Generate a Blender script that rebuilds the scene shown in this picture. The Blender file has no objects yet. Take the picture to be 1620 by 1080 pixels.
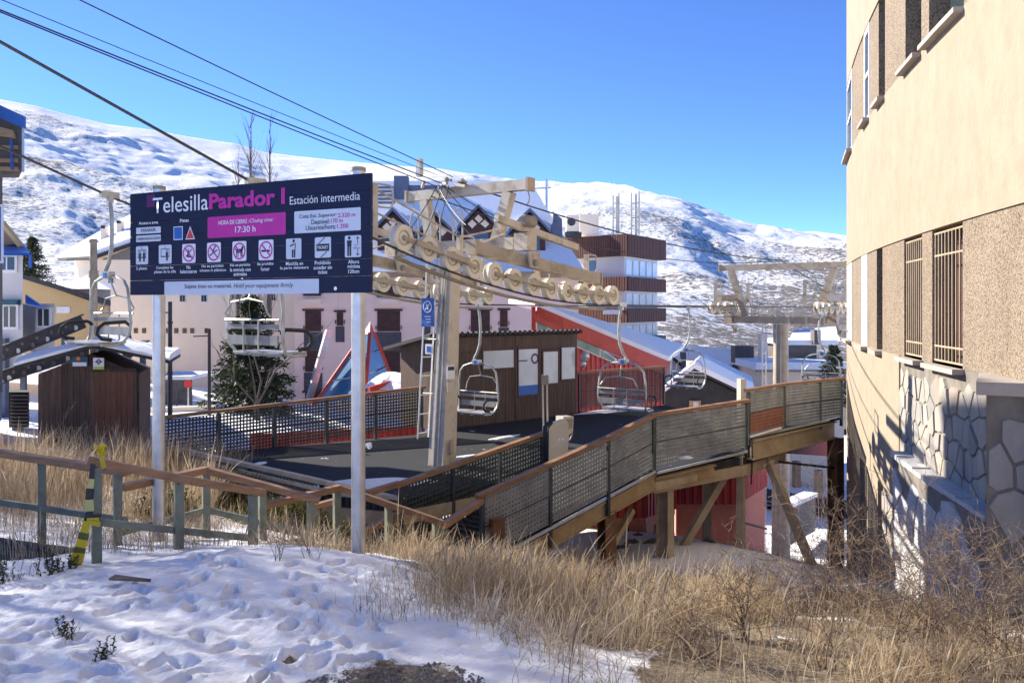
import bpy, math, random
import numpy as np
from mathutils import Vector, Matrix, noise as mnoise
R = math.radians
random.seed(7); np.random.seed(7)
scene = bpy.context.scene
col = scene.collection
# ------------------------------------------------------------------ camera
FPX = 1400.0; CX = 810.0; HY = 488.0
cam_d = bpy.data.cameras.new('camera'); cam = bpy.data.objects.new('camera', cam_d); col.objects.link(cam)
cam_d.sensor_width = 36.0; cam_d.lens = FPX/1620*36.0; cam_d.shift_y = -(540-HY)/1620.0
cam_d.clip_start = 0.1; cam_d.clip_end = 9000
cam.location = (0, 0, 0); cam.rotation_euler = (R(90), 0, 0)
scene.camera = cam
# ------------------------------------------------------------------ world, sun, exposure
SUN_EL = 28.0; SH = Vector((-0.86, 0.51, 0)).normalized()
S = Vector((SH.x*math.cos(R(SUN_EL)), SH.y*math.cos(R(SUN_EL)), math.sin(R(SUN_EL))))
world = bpy.data.worlds.new('World'); scene.world = world; world.use_nodes = True
wn = world.node_tree; wn.nodes.clear()
sky = wn.nodes.new('ShaderNodeTexSky'); sky.sky_type = 'NISHITA'; sky.sun_disc = False
sky.sun_elevation = R(SUN_EL); sky.sun_rotation = math.atan2(SH.x, SH.y)
sky.altitude = 2300; sky.air_density = 0.38; sky.dust_density = 0.0; sky.ozone_density = 6.0
bg = wn.nodes.new('ShaderNodeBackground'); bg.inputs['Strength'].default_value = 0.100
wo = wn.nodes.new('ShaderNodeOutputWorld')
hs = wn.nodes.new('ShaderNodeHueSaturation'); hs.inputs['Saturation'].default_value = 1.03; hs.inputs['Hue'].default_value = 0.504
wn.links.new(sky.outputs[0], hs.inputs['Color']); wn.links.new(hs.outputs[0], bg.inputs['Color']); wn.links.new(bg.outputs[0], wo.inputs['Surface'])
sun_d = bpy.data.lights.new('sun', 'SUN'); sun_d.energy = 2.5; sun_d.angle = R(0.5); sun_d.color = (1.0, 0.93, 0.82)
sun = bpy.data.objects.new('sun', sun_d); col.objects.link(sun)
sun.rotation_euler = S.to_track_quat('Z', 'Y').to_euler()
scene.view_settings.view_transform = 'Standard'; scene.view_settings.look = 'None'
scene.view_settings.exposure = 2.25; scene.view_settings.gamma = 1.0
# ------------------------------------------------------------------ helpers
def at(px, py, Y):
    return Vector(((px-CX)/FPX*Y, Y, (HY-py)/FPX*Y))
def lerp(a, b, t): return a+(b-a)*t
class MB:
    def __init__(s): s.v = []; s.f = []
    def add(s, vs, fs):
        n = len(s.v); s.v += [tuple(v) for v in vs]; s.f += [tuple(i+n for i in f) for f in fs]; return s
    HEX = [(0,3,2,1),(4,5,6,7),(0,1,5,4),(1,2,6,5),(2,3,7,6),(3,0,4,7)]
    def hexa(s, p): return s.add(p, s.HEX)          # 4 bottom ccw, 4 top ccw
    def box(s, c, sz, rz=0):
        x, y, z = sz[0]/2, sz[1]/2, sz[2]/2; ca, sa = math.cos(rz), math.sin(rz); P = []
        for dz in (-z, z):
            for dx, dy in ((-x,-y),(x,-y),(x,y),(-x,y)):
                P.append((c[0]+dx*ca-dy*sa, c[1]+dx*sa+dy*ca, c[2]+dz))
        return s.hexa(P)
    def bar(s, a, b, w, h, up=(0,0,1), w2=None, h2=None):
        a = Vector(a); b = Vector(b); d = (b-a).normalized(); u = Vector(up)
        if abs(d.dot(u)) > 0.999: u = Vector((0,1,0))
        sd = d.cross(u).normalized(); u = sd.cross(d).normalized(); w2 = w2 or w; h2 = h2 or h; P = []
        for q, ww, hh in ((a, w, h), (b, w2, h2)):
            P += [q-sd*ww/2-u*hh/2, q+sd*ww/2-u*hh/2, q+sd*ww/2+u*hh/2, q-sd*ww/2+u*hh/2]
        return s.hexa(P)
    def tube(s, pts, r, n=6, cap=True):
        pts = [Vector(p) for p in pts]; rs = r if isinstance(r, (list, tuple)) else [r]*len(pts)
        rings = []; prev = None
        for i, p in enumerate(pts):
            d = (pts[min(i+1, len(pts)-1)]-pts[max(i-1, 0)])
            d = d.normalized() if d.length > 1e-9 else Vector((0,0,1))
            if prev is None:
                u = Vector((0,0,1)) if abs(d.z) < .9 else Vector((1,0,0))
            else: u = prev
            a = d.cross(u)
            a = a.normalized() if a.length > 1e-6 else d.orthogonal().normalized()
            b = a.cross(d).normalized(); prev = b
            rings.append([p+(a*math.cos(2*math.pi*k/n)+b*math.sin(2*math.pi*k/n))*rs[i] for k in range(n)])
        V = [q for rg in rings for q in rg]; F = []
        for i in range(len(pts)-1):
            for k in range(n):
                k2 = (k+1) % n; F.append((i*n+k, i*n+k2, (i+1)*n+k2, (i+1)*n+k))
        if cap: F += [tuple(range(n))[::-1], tuple((len(pts)-1)*n+k for k in range(n))]
        return s.add(V, F)
    def lathe(s, prof, c=(0,0,0), axis='z', n=20):
        V = []; F = []
        for (r, h) in prof:
            for k in range(n):
                a = 2*math.pi*k/n; x, y = r*math.cos(a), r*math.sin(a)
                V.append((c[0]+x, c[1]+y, c[2]+h) if axis == 'z' else ((c[0]+x, c[1]+h, c[2]+y) if axis == 'y' else (c[0]+h, c[1]+x, c[2]+y)))
        m = len(prof)
        for i in range(m-1):
            for k in range(n):
                k2 = (k+1) % n; F.append((i*n+k, i*n+k2, (i+1)*n+k2, (i+1)*n+k))
        F.append(tuple(range(n))[::-1]); F.append(tuple((m-1)*n+k for k in range(n)))
        return s.add(V, F)
    def prism(s, poly, ext):                         # poly: 3-D points, extruded by vector ext
        n = len(poly); e = Vector(ext); P = [Vector(p) for p in poly]
        V = P+[p+e for p in P]; F = [tuple(range(n))[::-1], tuple(range(n, 2*n))]
        for k in range(n): k2 = (k+1) % n; F.append((k, k2, n+k2, n+k))
        return s.add(V, F)
    def build(s, name, m, parent=None, world=False, smooth=False, kind=None):
        V = s.v
        if world and parent is not None:
            r = parent
            while r.parent is not None: r = r.parent
            inv = (Matrix.Translation(r.location) @ r.rotation_euler.to_matrix().to_4x4()).inverted()
            V = [tuple(inv @ Vector(v)) for v in V]
        me = bpy.data.meshes.new(name); me.from_pydata(V, [], s.f); me.update()
        if smooth:
            me.polygons.foreach_set('use_smooth', [True]*len(me.polygons)); me.set_sharp_from_angle(angle=R(38))
        me.materials.append(m if not isinstance(m, str) else MT[m])
        return link(name, me, parent, kind)
def link(name, me, parent=None, kind=None):
    o = bpy.data.objects.new(name, me); col.objects.link(o)
    if parent is not None: o.parent = parent
    if kind: o['kind'] = kind
    return o
LABELS = {}
def tag(o, label=None, cat=None, group=None, kind=None):
    if label: o['label'] = label
    if cat: o['category'] = cat
    if group: o['group'] = group
    if kind: o['kind'] = kind
    return o
def thing(name, label, cat, loc=(0,0,0), rz=0, group=None):
    o = bpy.data.objects.new(name, None); o.empty_display_size = .2; col.objects.link(o)
    o.location = loc; o.rotation_euler = (0, 0, rz)
    return tag(o, label, cat, group)
def copy_tree(o, parent=None):
    c = o.copy(); col.objects.link(c); c.parent = parent
    for ch in o.children: copy_tree(ch, c)
    return c
# ------------------------------------------------------------------ materials
MT = {}
def nodes(name):
    m = bpy.data.materials.new(name); m.use_nodes = True; nt = m.node_tree
    b = nt.nodes['Principled BSDF']; MT[name] = m; return m, nt, b
def N(nt, t, **kw):
    n = nt.nodes.new(t)
    for k, v in kw.items():
        if k in n.inputs: n.inputs[k].default_value = v
        else: setattr(n, k, v)
    return n
def c4(c): return (c[0], c[1], c[2], 1)
def ramp(nt, fac, stops, interp='LINEAR'):
    r = nt.nodes.new('ShaderNodeValToRGB'); e = r.color_ramp.elements; r.color_ramp.interpolation = interp
    while len(e) < len(stops): e.new(.5)
    for i, (p, c) in enumerate(stops):
        e[i].position = p; e[i].color = c4(c) if not isinstance(c, (int, float)) else (c, c, c, 1)
    nt.links.new(fac, r.inputs[0]); return r
def coord(nt, stretch=(1,1,1), kind='Object'):
    tc = nt.nodes.new('ShaderNodeTexCoord'); mp = nt.nodes.new('ShaderNodeMapping')
    mp.inputs['Scale'].default_value = stretch; nt.links.new(tc.outputs[kind], mp.inputs[0]); return mp.outputs[0]
def noise(nt, vec, sc, det=6, rough=.6):
    n = N(nt, 'ShaderNodeTexNoise', Scale=sc, Detail=det, Roughness=rough); nt.links.new(vec, n.inputs['Vector']); return n.outputs[0]
def bump(nt, b, h, strength=.3, dist=.02):
    n = N(nt, 'ShaderNodeBump', Strength=strength, Distance=dist); nt.links.new(h, n.inputs['Height']); nt.links.new(n.outputs[0], b.inputs['Normal'])
def mix(nt, fac, a, bb):
    m = nt.nodes.new('ShaderNodeMix'); m.data_type = 'RGBA'
    for sk, v in ((m.inputs[0], fac), (m.inputs[6], a), (m.inputs[7], bb)):
        if isinstance(v, bpy.types.NodeSocket): nt.links.new(v, sk)
        elif isinstance(v, (int, float)): sk.default_value = v
        else: sk.default_value = c4(v)
    return m.outputs[2]
def mat(name, c, c2=None, rough=.75, metal=0, ns=3, stretch=(1,1,1), bmp=0, bs=40, dist=.01, lo=.35, hi=.65, spec=.4, rnd=0, dirt=None, ds=1.2, dl=(.5,.68)):
    m, nt, b = nodes(name); vec = coord(nt, stretch)
    b.inputs['Roughness'].default_value = rough; b.inputs['Metallic'].default_value = metal
    b.inputs['Specular IOR Level'].default_value = spec
    if c2 is None: c2 = tuple(x*.8 for x in c)
    r = ramp(nt, noise(nt, vec, ns), [(lo, c), (hi, c2)]); out = r.outputs[0]
    if dirt:
        d = ramp(nt, noise(nt, vec, ds, 8, .7), [(dl[0], 0), (dl[1], .75)]); out = mix(nt, d.outputs[0], out, dirt)
    if rnd:
        oi = nt.nodes.new('ShaderNodeObjectInfo'); h = N(nt, 'ShaderNodeHueSaturation'); mr = N(nt, 'ShaderNodeMapRange')
        mr.inputs[3].default_value = 1-rnd; mr.inputs[4].default_value = 1+rnd
        nt.links.new(oi.outputs['Random'], mr.inputs[0]); nt.links.new(mr.outputs[0], h.inputs['Value']); nt.links.new(out, h.inputs['Color']); out = h.outputs[0]
    nt.links.new(out, b.inputs['Base Color'])
    if bmp: bump(nt, b, noise(nt, vec, bs, 5, .6), bmp, dist)
    return m
mat('plaster_cream', (.33,.27,.193), (.306,.246,.172), .9, ns=1.8, stretch=(1.1,1.1,.75), bmp=.45, bs=14, dist=.03, dirt=(.262,.205,.138), ds=2.6, dl=(.46,.70))
mat('mortar', (.22,.195,.16), (.15,.13,.11), .95, bmp=.4, bs=30)
mat('concrete', (.42,.37,.31), (.32,.28,.24), .9, bmp=.3, bs=30)
mat('white_paint', (.80,.80,.80), (.70,.70,.70), .5)
mat('brown_rail', (.31,.17,.085), (.20,.105,.052), .55, ns=3, stretch=(1,1,6), bmp=.3, bs=25, rnd=.12)
mat('bleached_rail', (.66,.56,.42), (.50,.40,.28), .7, ns=5, bmp=.4, bs=25)
mat('shed_wood', (.115,.065,.042), (.055,.032,.021), .75, ns=3, stretch=(6,6,.6), bmp=.4, bs=20, rnd=.3, dirt=(.12,.075,.045), ds=1.0)
mat('shed_door', (.19,.075,.035), (.12,.048,.023), .7, ns=4, stretch=(6,6,.6), bmp=.4, bs=20, rnd=.2)
mat('hut_wood', (.13,.082,.056), (.075,.048,.033), .8, ns=2, stretch=(5,5,.5), bmp=.3, bs=20, dirt=(.13,.08,.05), ds=1.5)
mat('green_post', (.19,.21,.155), (.125,.14,.105), .55, ns=6, bmp=.15, bs=40, dirt=(.12,.10,.07))
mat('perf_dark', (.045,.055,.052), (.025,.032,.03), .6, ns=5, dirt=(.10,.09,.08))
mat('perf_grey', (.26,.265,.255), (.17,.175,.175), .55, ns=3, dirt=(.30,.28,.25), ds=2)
mat('perf_brown', (.085,.05,.045), (.05,.032,.03), .6, ns=3)
mat('perf_rust', (.26,.10,.055), (.19,.07,.04), .6, ns=5)
mat('steel_post', (.055,.065,.065), (.035,.04,.04), .5, ns=5)
mat('galvanised', (.62,.61,.59), (.50,.50,.49), .38, .85, ns=6, spec=.5)
mat('chair_tube', (.50,.51,.47), (.36,.36,.33), .42, .55, ns=7)
mat('seat_panel', (.52,.52,.51), (.40,.40,.39), .42, .35, ns=5)
mat('seat_grey', (.30,.30,.29), (.22,.22,.21), .5, .2, ns=5)
mat('black_pad', (.02,.018,.016), (.03,.025,.022), .5)
mat('tower_paint', (.62,.54,.42), (.54,.46,.35), .6, ns=2, bmp=.1, bs=30, dirt=(.27,.20,.13), ds=2.8)
mat('tower_grey', (.36,.31,.23), (.26,.22,.16), .6, ns=4)
mat('tower_tan', (.46,.39,.29), (.37,.31,.23), .6, ns=3, dirt=(.24,.19,.14), ds=1.5)
mat('tyre_cream', (.80,.73,.58), (.68,.61,.47), .7, ns=6)
mat('wheel_hub', (.50,.40,.27), (.40,.31,.20), .6, ns=6)
mat('cable', (.05,.05,.05), (.03,.03,.03), .5, .3)
mat('rope', (.13,.12,.10), (.08,.075,.065), .5, .5, ns=40)
mat('beam_ochre', (.42,.30,.15), (.31,.21,.10), .55, ns=3, dirt=(.22,.15,.08), bmp=.1)
mat('beam_tan', (.47,.37,.24), (.38,.29,.18), .6, ns=2, dirt=(.28,.20,.12))
mat('post_rust', (.24,.115,.045), (.13,.06,.028), .7, ns=3, bmp=.3, bs=20)
mat('red_sheet', (.52,.07,.06), (.42,.05,.045), .45, ns=1.5, rnd=.05)
mat('red_frame', (.50,.07,.045), (.42,.05,.035), .45)
mat('terracotta', (.58,.22,.15), (.52,.19,.13), .9, ns=1, bmp=.2, bs=20)
mat('pink_plaster', (.90,.68,.55), (.84,.62,.49), .95, ns=.6, bmp=.1, bs=10)
mat('cream_wall', (.88,.73,.56), (.82,.67,.50), .95, ns=.5)
mat('pale_wall', (.62,.60,.58), (.55,.53,.52), .9, ns=.6)
mat('mustard', (.66,.47,.23), (.60,.42,.20), .95, ns=.6)
mat('grey_wall', (.20,.185,.17), (.16,.15,.14), .9, ns=1)
mat('slate', (.11,.11,.12), (.055,.055,.06), .8, ns=6, stretch=(1,1,3), bmp=.4, bs=8, dist=.05)
mat('shutter_brown', (.085,.035,.026), (.05,.022,.018), .6)
mat('brown_board', (.125,.043,.026), (.07,.026,.018), .7, ns=2, stretch=(4,4,.4), dirt=(.16,.075,.05), ds=1)
mat('grey_board', (.13,.11,.10), (.095,.08,.075), .7, ns=2)
mat('roof_dark', (.055,.045,.04), (.03,.026,.024), .8, ns=5, bmp=.4, bs=12)
mat('slate_blue', (.13,.15,.21), (.09,.11,.16), .5, ns=2)
mat('blue_metal', (.035,.13,.44), (.025,.09,.33), .4, ns=2)
mat('teal', (.02,.10,.14), (.015,.07,.10), .5)
mat('tan_wood', (.40,.27,.15), (.30,.20,.11), .7, ns=2, stretch=(1,1,6))
mat('dark_steel', (.06,.055,.06), (.035,.033,.036), .5, ns=4)
mat('hole_light', (.55,.55,.55), (.4,.4,.4), .5)
mat('navy', (.010,.016,.050), (.007,.012,.040), .5, ns=1.2, spec=.22)
mat('print_white', (.80,.80,.82), (.74,.74,.77), .4)
mat('print_grey', (.62,.66,.72), (.56,.60,.67), .4)
mat('print_magenta', (.56,.02,.30), (.50,.018,.27), .4)
mat('print_plum', (.12,.015,.11), (.09,.012,.09), .4)
mat('print_blue', (.02,.12,.45), (.02,.11,.40), .4)
mat('print_red', (.65,.05,.05), (.6,.04,.04), .4)
mat('print_dark', (.02,.02,.04), (.015,.015,.03), .4)
mat('print_green', (.45,.60,.05), (.4,.55,.05), .5)
mat('print_orange', (.75,.22,.05), (.7,.2,.05), .5)
mat('tape_yellow', (.68,.50,.015), (.55,.38,.01), .4, ns=6)
mat('tape_pale', (.50,.47,.16), (.42,.40,.14), .4, ns=6)
mat('tape_black', (.016,.016,.018), (.03,.03,.03), .4)
mat('tape_olive', (.13,.14,.03), (.09,.10,.025), .4)
mat('beige_plastic', (.60,.54,.43), (.52,.46,.36), .45, ns=3)
mat('bark', (.22,.17,.13), (.12,.09,.07), .9, ns=8, bmp=.4, bs=20)
mat('bark_pale', (.42,.37,.30), (.27,.23,.18), .9, ns=6)
mat('bark_grey', (.15,.13,.105), (.09,.078,.063), .9, ns=6)
mat('twig', (.25,.18,.12), (.15,.105,.07), .9, ns=5)
mat('asphalt', (.06,.06,.062), (.045,.045,.047), .85, ns=8, bmp=.3, bs=60)
mat('rock', (.20,.18,.16), (.11,.10,.09), .9, ns=3, bmp=.5, bs=6, dist=.04)
mat('banner_red', (.33,.016,.014), (.25,.012,.012), .6)
mat('aluminium', (.72,.72,.70), (.6,.6,.59), .35, .6)
mat('rubber_strip', (.02,.02,.022), (.035,.035,.037), .7)
# flat / special ones
m, nt, b = nodes('glass_dark'); b.inputs['Base Color'].default_value = (.03,.045,.05,1); b.inputs['Roughness'].default_value = .06; b.inputs['Specular IOR Level'].default_value = .8
m, nt, b = nodes('glass_pale'); vec = coord(nt); r = ramp(nt, noise(nt, vec, .8, 3), [(.4,(.50,.52,.52)),(.6,(.62,.63,.62))]); nt.links.new(r.outputs[0], b.inputs['Base Color']); b.inputs['Roughness'].default_value = .12
m, nt, b = nodes('glass_blue'); vec = coord(nt); r = ramp(nt, noise(nt, vec, .9, 2), [(.35,(.05,.15,.27)),(.65,(.12,.26,.40))]); nt.links.new(r.outputs[0], b.inputs['Base Color']); b.inputs['Roughness'].default_value = .12; b.inputs['Specular IOR Level'].default_value = .8
m, nt, b = nodes('glass_green'); vec = coord(nt); r = ramp(nt, noise(nt, vec, 1.2, 3), [(.4,(.10,.20,.17)),(.6,(.25,.34,.30))]); nt.links.new(r.outputs[0], b.inputs['Base Color']); b.inputs['Roughness'].default_value = .1
# snow
m, nt, b = nodes('snow'); vec = coord(nt); n1 = noise(nt, vec, 3, 8, .6)
r = ramp(nt, n1, [(.3,(.80,.81,.83)),(.7,(.86,.86,.87))]); nt.links.new(r.outputs[0], b.inputs['Base Color'])
b.inputs['Roughness'].default_value = .65; b.inputs['Specular IOR Level'].default_value = .2
bump(nt, b, noise(nt, vec, 7, 8, .65), .45, .06)
# pebble-dash
m, nt, b = nodes('pebbledash'); vec = coord(nt); vo = N(nt, 'ShaderNodeTexVoronoi', Scale=52.0); nt.links.new(vec, vo.inputs['Vector'])
sp = nt.nodes.new('ShaderNodeSeparateColor'); nt.links.new(vo.outputs['Color'], sp.inputs[0])
big_ = ramp(nt, noise(nt, coord(nt, (1.5,1.5,.5)), 1.6, 6, .65), [(.3, .80), (.62, 1.0)])
r = ramp(nt, sp.outputs[0], [(.0,(.10,.068,.045)),(.25,(.19,.138,.092)),(.6,(.265,.205,.138)),(1,(.33,.262,.185))]); mx = nt.nodes.new('ShaderNodeMix'); mx.data_type = 'RGBA'; mx.blend_type = 'MULTIPLY'; mx.inputs[0].default_value = 1; nt.links.new(r.outputs[0], mx.inputs[6]); nt.links.new(big_.outputs[0], mx.inputs[7]); nt.links.new(mx.outputs[2], b.inputs['Base Color'])
b.inputs['Roughness'].default_value = .9; bump(nt, b, vo.outputs['Distance'], .8, -.012)
# stone cladding, one colour per stone
def stone(name, stops, sc=5, bd=.02):
    m, nt, b = nodes(name); oi = nt.nodes.new('ShaderNodeObjectInfo')
    r = ramp(nt, oi.outputs['Random'], stops); vec = coord(nt, (1,1,.45)); n1 = noise(nt, vec, sc, 8, .65)
    k = ramp(nt, n1, [(.3, .72), (.7, 1.0)]); mx = nt.nodes.new('ShaderNodeMix'); mx.data_type = 'RGBA'; mx.blend_type = 'MULTIPLY'; mx.inputs[0].default_value = 1
    nt.links.new(r.outputs[0], mx.inputs[6]); nt.links.new(k.outputs[0], mx.inputs[7]); nt.links.new(mx.outputs[2], b.inputs['Base Color'])
    b.inputs['Roughness'].default_value = .85; bump(nt, b, n1, .6, bd)
stone('stone_clad', [(0,(.24,.22,.20)),(.25,(.40,.36,.30)),(.5,(.29,.275,.26)),(.75,(.44,.385,.29)),(.9,(.33,.30,.27)),(1,(.36,.25,.16))])
stone('stone_pale', [(0,(.48,.47,.46)),(.4,(.56,.54,.52)),(.75,(.50,.49,.48)),(1,(.60,.57,.53))], 4)
stone('stone_flat', [(0,(.24,.225,.21)),(1,(.36,.33,.30))], 4)
# rubber mesh mat
m, nt, b = nodes('rubber_mat'); vec = coord(nt); b.inputs['Roughness'].default_value = .8
ch = N(nt, 'ShaderNodeTexBrick', Scale=1.0); ch.inputs['Brick Width'].default_value = .09; ch.inputs['Row Height'].default_value = .05; ch.inputs['Mortar Size'].default_value = .012
ch.inputs['Color1'].default_value = (.016,.017,.02,1); ch.inputs['Color2'].default_value = (.024,.025,.028,1); ch.inputs['Mortar'].default_value = (.05,.05,.05,1); b.inputs['Specular IOR Level'].default_value = .15
nt.links.new(vec, ch.inputs['Vector'])
n1 = ramp(nt, noise(nt, vec, 1.3, 8, .7), [(.66, 0), (.70, 1)])
o = mix(nt, n1.outputs[0], ch.outputs[0], (.8,.8,.82)); nt.links.new(o, b.inputs['Base Color']); bump(nt, b, ch.outputs['Fac'], .5, .02)
# ground: bare soil, litter and snow by the 'snow' attribute
m, nt, b = nodes('ground'); vec = coord(nt)
a = nt.nodes.new('ShaderNodeAttribute'); a.attribute_name = 'snow'
n1 = noise(nt, vec, 1.1, 9, .62); n2 = noise(nt, vec, 22, 9, .75)
soil = ramp(nt, n2, [(.3,(.07,.055,.04)),(.48,(.19,.15,.10)),(.62,(.34,.27,.19))])
sn = ramp(nt, noise(nt, vec, 2.5, 6), [(.3,(.87,.87,.88)),(.7,(.92,.92,.92))])
ad = nt.nodes.new('ShaderNodeMath'); ad.operation = 'ADD'; nt.links.new(a.outputs['Fac'], ad.inputs[0]); nt.links.new(n1, ad.inputs[1])
ad2 = nt.nodes.new('ShaderNodeMath'); ad2.operation = 'MULTIPLY_ADD'; nt.links.new(n2, ad2.inputs[0]); ad2.inputs[1].default_value = .35; nt.links.new(ad.outputs[0], ad2.inputs[2])
fm = ramp(nt, ad2.outputs[0], [(1.10/2, 0), (1.17/2, 1)]); dv = nt.nodes.new('ShaderNodeMath'); dv.operation = 'MULTIPLY'; dv.inputs[1].default_value = .5
nt.links.new(ad2.outputs[0], dv.inputs[0]); nt.links.new(dv.outputs[0], fm.inputs[0])
o = mix(nt, fm.outputs[0], soil.outputs[0], sn.outputs[0]); nt.links.new(o, b.inputs['Base Color']); b.inputs['Roughness'].default_value = .75; b.inputs['Specular IOR Level'].default_value = .2
bump(nt, b, noise(nt, vec, 18, 8, .68), .75, .035)
# mountain: snow broken by low dark scrub and scree
m, nt, b = nodes('mountain'); vec = coord(nt, (1,1,1.6)); a = nt.nodes.new('ShaderNodeAttribute'); a.attribute_name = 'scrub'
n1 = noise(nt, vec, .33, 6, .75); n2 = noise(nt, vec, .012, 5, .6); n3 = noise(nt, coord(nt, (.35,1,1)), .05, 6, .65)
def madd(x, k, y):
    q = nt.nodes.new('ShaderNodeMath'); q.operation = 'MULTIPLY_ADD'; nt.links.new(x, q.inputs[0]); q.inputs[1].default_value = k
    if isinstance(y, (int, float)): q.inputs[2].default_value = y
    else: nt.links.new(y, q.inputs[2])
    return q.outputs[0]
t = madd(n1, 2.4, madd(n2, .55, madd(n3, .45, madd(a.outputs['Fac'], .62, -1.55))))
fm = ramp(nt, t, [(.585, 0), (.79, 1)])
o = mix(nt, fm.outputs[0], (.84,.84,.85), (.20,.18,.165)); nt.links.new(o, b.inputs['Base Color']); b.inputs['Roughness'].default_value = .8; b.inputs['Specular IOR Level'].default_value = .1
bump(nt, b, n1, .6, 4.0)
# vegetation by a per-blade 'tone'
def veg(name, stops, rough=.7, trans=.25):
    m, nt, b = nodes(name); a = nt.nodes.new('ShaderNodeAttribute'); a.attribute_name = 'tone'
    r = ramp(nt, a.outputs['Fac'], stops); nt.links.new(r.outputs[0], b.inputs['Base Color']); b.inputs['Roughness'].default_value = rough; b.inputs['Specular IOR Level'].default_value = .15
    tr = nt.nodes.new('ShaderNodeBsdfTranslucent'); ms = nt.nodes.new('ShaderNodeMixShader'); ms.inputs[0].default_value = trans
    nt.links.new(r.outputs[0], tr.inputs[0]); nt.links.new(b.outputs[0], ms.inputs[1]); nt.links.new(tr.outputs[0], ms.inputs[2])
    nt.links.new(ms.outputs[0], nt.nodes['Material Output'].inputs['Surface'])
veg('straw', [(0,(.19,.135,.08)),(.3,(.42,.31,.185)),(.65,(.58,.46,.30)),(1,(.71,.61,.44))], .7, .35)
veg('straw_grey', [(0,(.17,.13,.09)),(.4,(.38,.29,.19)),(1,(.58,.47,.33))])
veg('straw_pale', [(0,(.20,.14,.09)),(.4,(.40,.30,.19)),(1,(.60,.49,.34))])
veg('needles', [(0,(.018,.032,.016)),(.5,(.035,.058,.025)),(1,(.075,.095,.035))], .6, .1)
veg('juniper', [(0,(.05,.06,.02)),(.5,(.12,.12,.04)),(1,(.24,.20,.08))], .7, .1)
veg('berry', [(0,(.16,.05,.04)),(.5,(.30,.12,.09)),(1,(.42,.24,.16))], .7, .1)
veg('green_sprig', [(0,(.035,.05,.03)),(1,(.10,.13,.07))], .7, .1)
# ------------------------------------------------------------------ terrain
def hash2(ix, iy, seed):
    h = (ix.astype(np.int64)*374761393 + iy.astype(np.int64)*668265263 + seed*69069) & 0x7fffffff
    h = ((h ^ (h >> 13))*1274126177) & 0x7fffffff
    return ((h ^ (h >> 16)) & 0xffff)/65535.0
def vnoise(x, y, seed=0):
    ix = np.floor(x); iy = np.floor(y); fx = x-ix; fy = y-iy; fx = fx*fx*(3-2*fx); fy = fy*fy*(3-2*fy)
    a = hash2(ix, iy, seed); b = hash2(ix+1, iy, seed); c = hash2(ix, iy+1, seed); d = hash2(ix+1, iy+1, seed)
    return (a*(1-fx)+b*fx)*(1-fy)+(c*(1-fx)+d*fx)*fy
def fbm(x, y, oct=5, seed=0, gain=.5):
    s = 0; a = 1; t = 0
    for k in range(oct):
        s = s+a*(vnoise(x, y, seed+k*17)-.5); t += a; a *= gain; x = x*2.03+11.3; y = y*2.03+5.7
    return s/t
CP = np.array([(-9,3,-2.35),(-6,4,-2.4),(0,4,-2.35),(5,3,-2.3),(-6,7,-2.55),(-3,7,-2.48),(0,6,-2.45),(-1,7.6,-2.5),(-3,9.1,-2.50),(-1.7,9.2,-2.55),
 (-4.35,9.3,-2.68),(-5.6,9.3,-2.72),(-8,11,-2.95),(-5.5,11,-2.95),(-8,13.5,-3.1),(-4,11.5,-3.0),(-2.5,11,-3.0),(-10,16,-3.3),(-12,22,-3.6),(-9,20,-3.65),(-8,26,-4.0),
 (-6,15,-3.4),(-4,14.2,-3.5),(-2.6,14.3,-3.9),(-2,15.6,-4.4),(-1,12.5,-3.5),(0,15,-4.8),(0,11,-3.4),(1,9,-3.0),(2,7,-2.75),(4,7,-2.8),(4,9,-3.3),(2,12,-3.95),
 (2.5,15,-4.8),(2.2,17.5,-5.35),(4.5,12,-4.1),(5.5,15,-4.9),(3,20,-5.4),(5,20,-5.45),(7.5,20,-6.0),(4,24,-6.1),(8,26,-7.5),(3,28,-6.95),(10,33,-9.5),(6,30,-8.0),
 (0,24,-6.0),(1.5,21.5,-5.9),(-3,20,-4.4),(12,40,-10),(15,46,-10.4),(18,52,-11),(0,42,-9),(-15,35,-4.2),(-8,36,-4.3),(0,60,-8.5),(20,70,-12),(-30,60,-4.5),(-30,30,-3),(-20,15,-2.6),
 (20,20,-5),(15,8,-2.6),(40,50,-10),(40,130,-18),(-40,130,-16),(0,140,-17),(-8,-6,-2),(8,-6,-2)], float)
def _phi(r2): return np.where(r2 > 1e-9, r2*np.log(np.maximum(r2, 1e-9))*.5, 0)
_n = len(CP); _A = np.zeros((_n+3, _n+3)); _d = CP[:, None, :2]-CP[None, :, :2]
_A[:_n, :_n] = _phi((_d**2).sum(-1))+np.eye(_n)*.4; _A[:_n, _n] = 1; _A[:_n, _n+1:] = CP[:, :2]; _A[_n, :_n] = 1; _A[_n+1:, :_n] = CP[:, :2].T
_w = np.linalg.solve(_A, np.concatenate([CP[:, 2], [0,0,0]]))
def gbase(x, y):
    x = np.asarray(x, float); y = np.asarray(y, float); z = _w[_n]+_w[_n+1]*x+_w[_n+2]*y
    for k in range(_n): z = z+_w[k]*_phi((x-CP[k,0])**2+(y-CP[k,1])**2)
    return z
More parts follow.
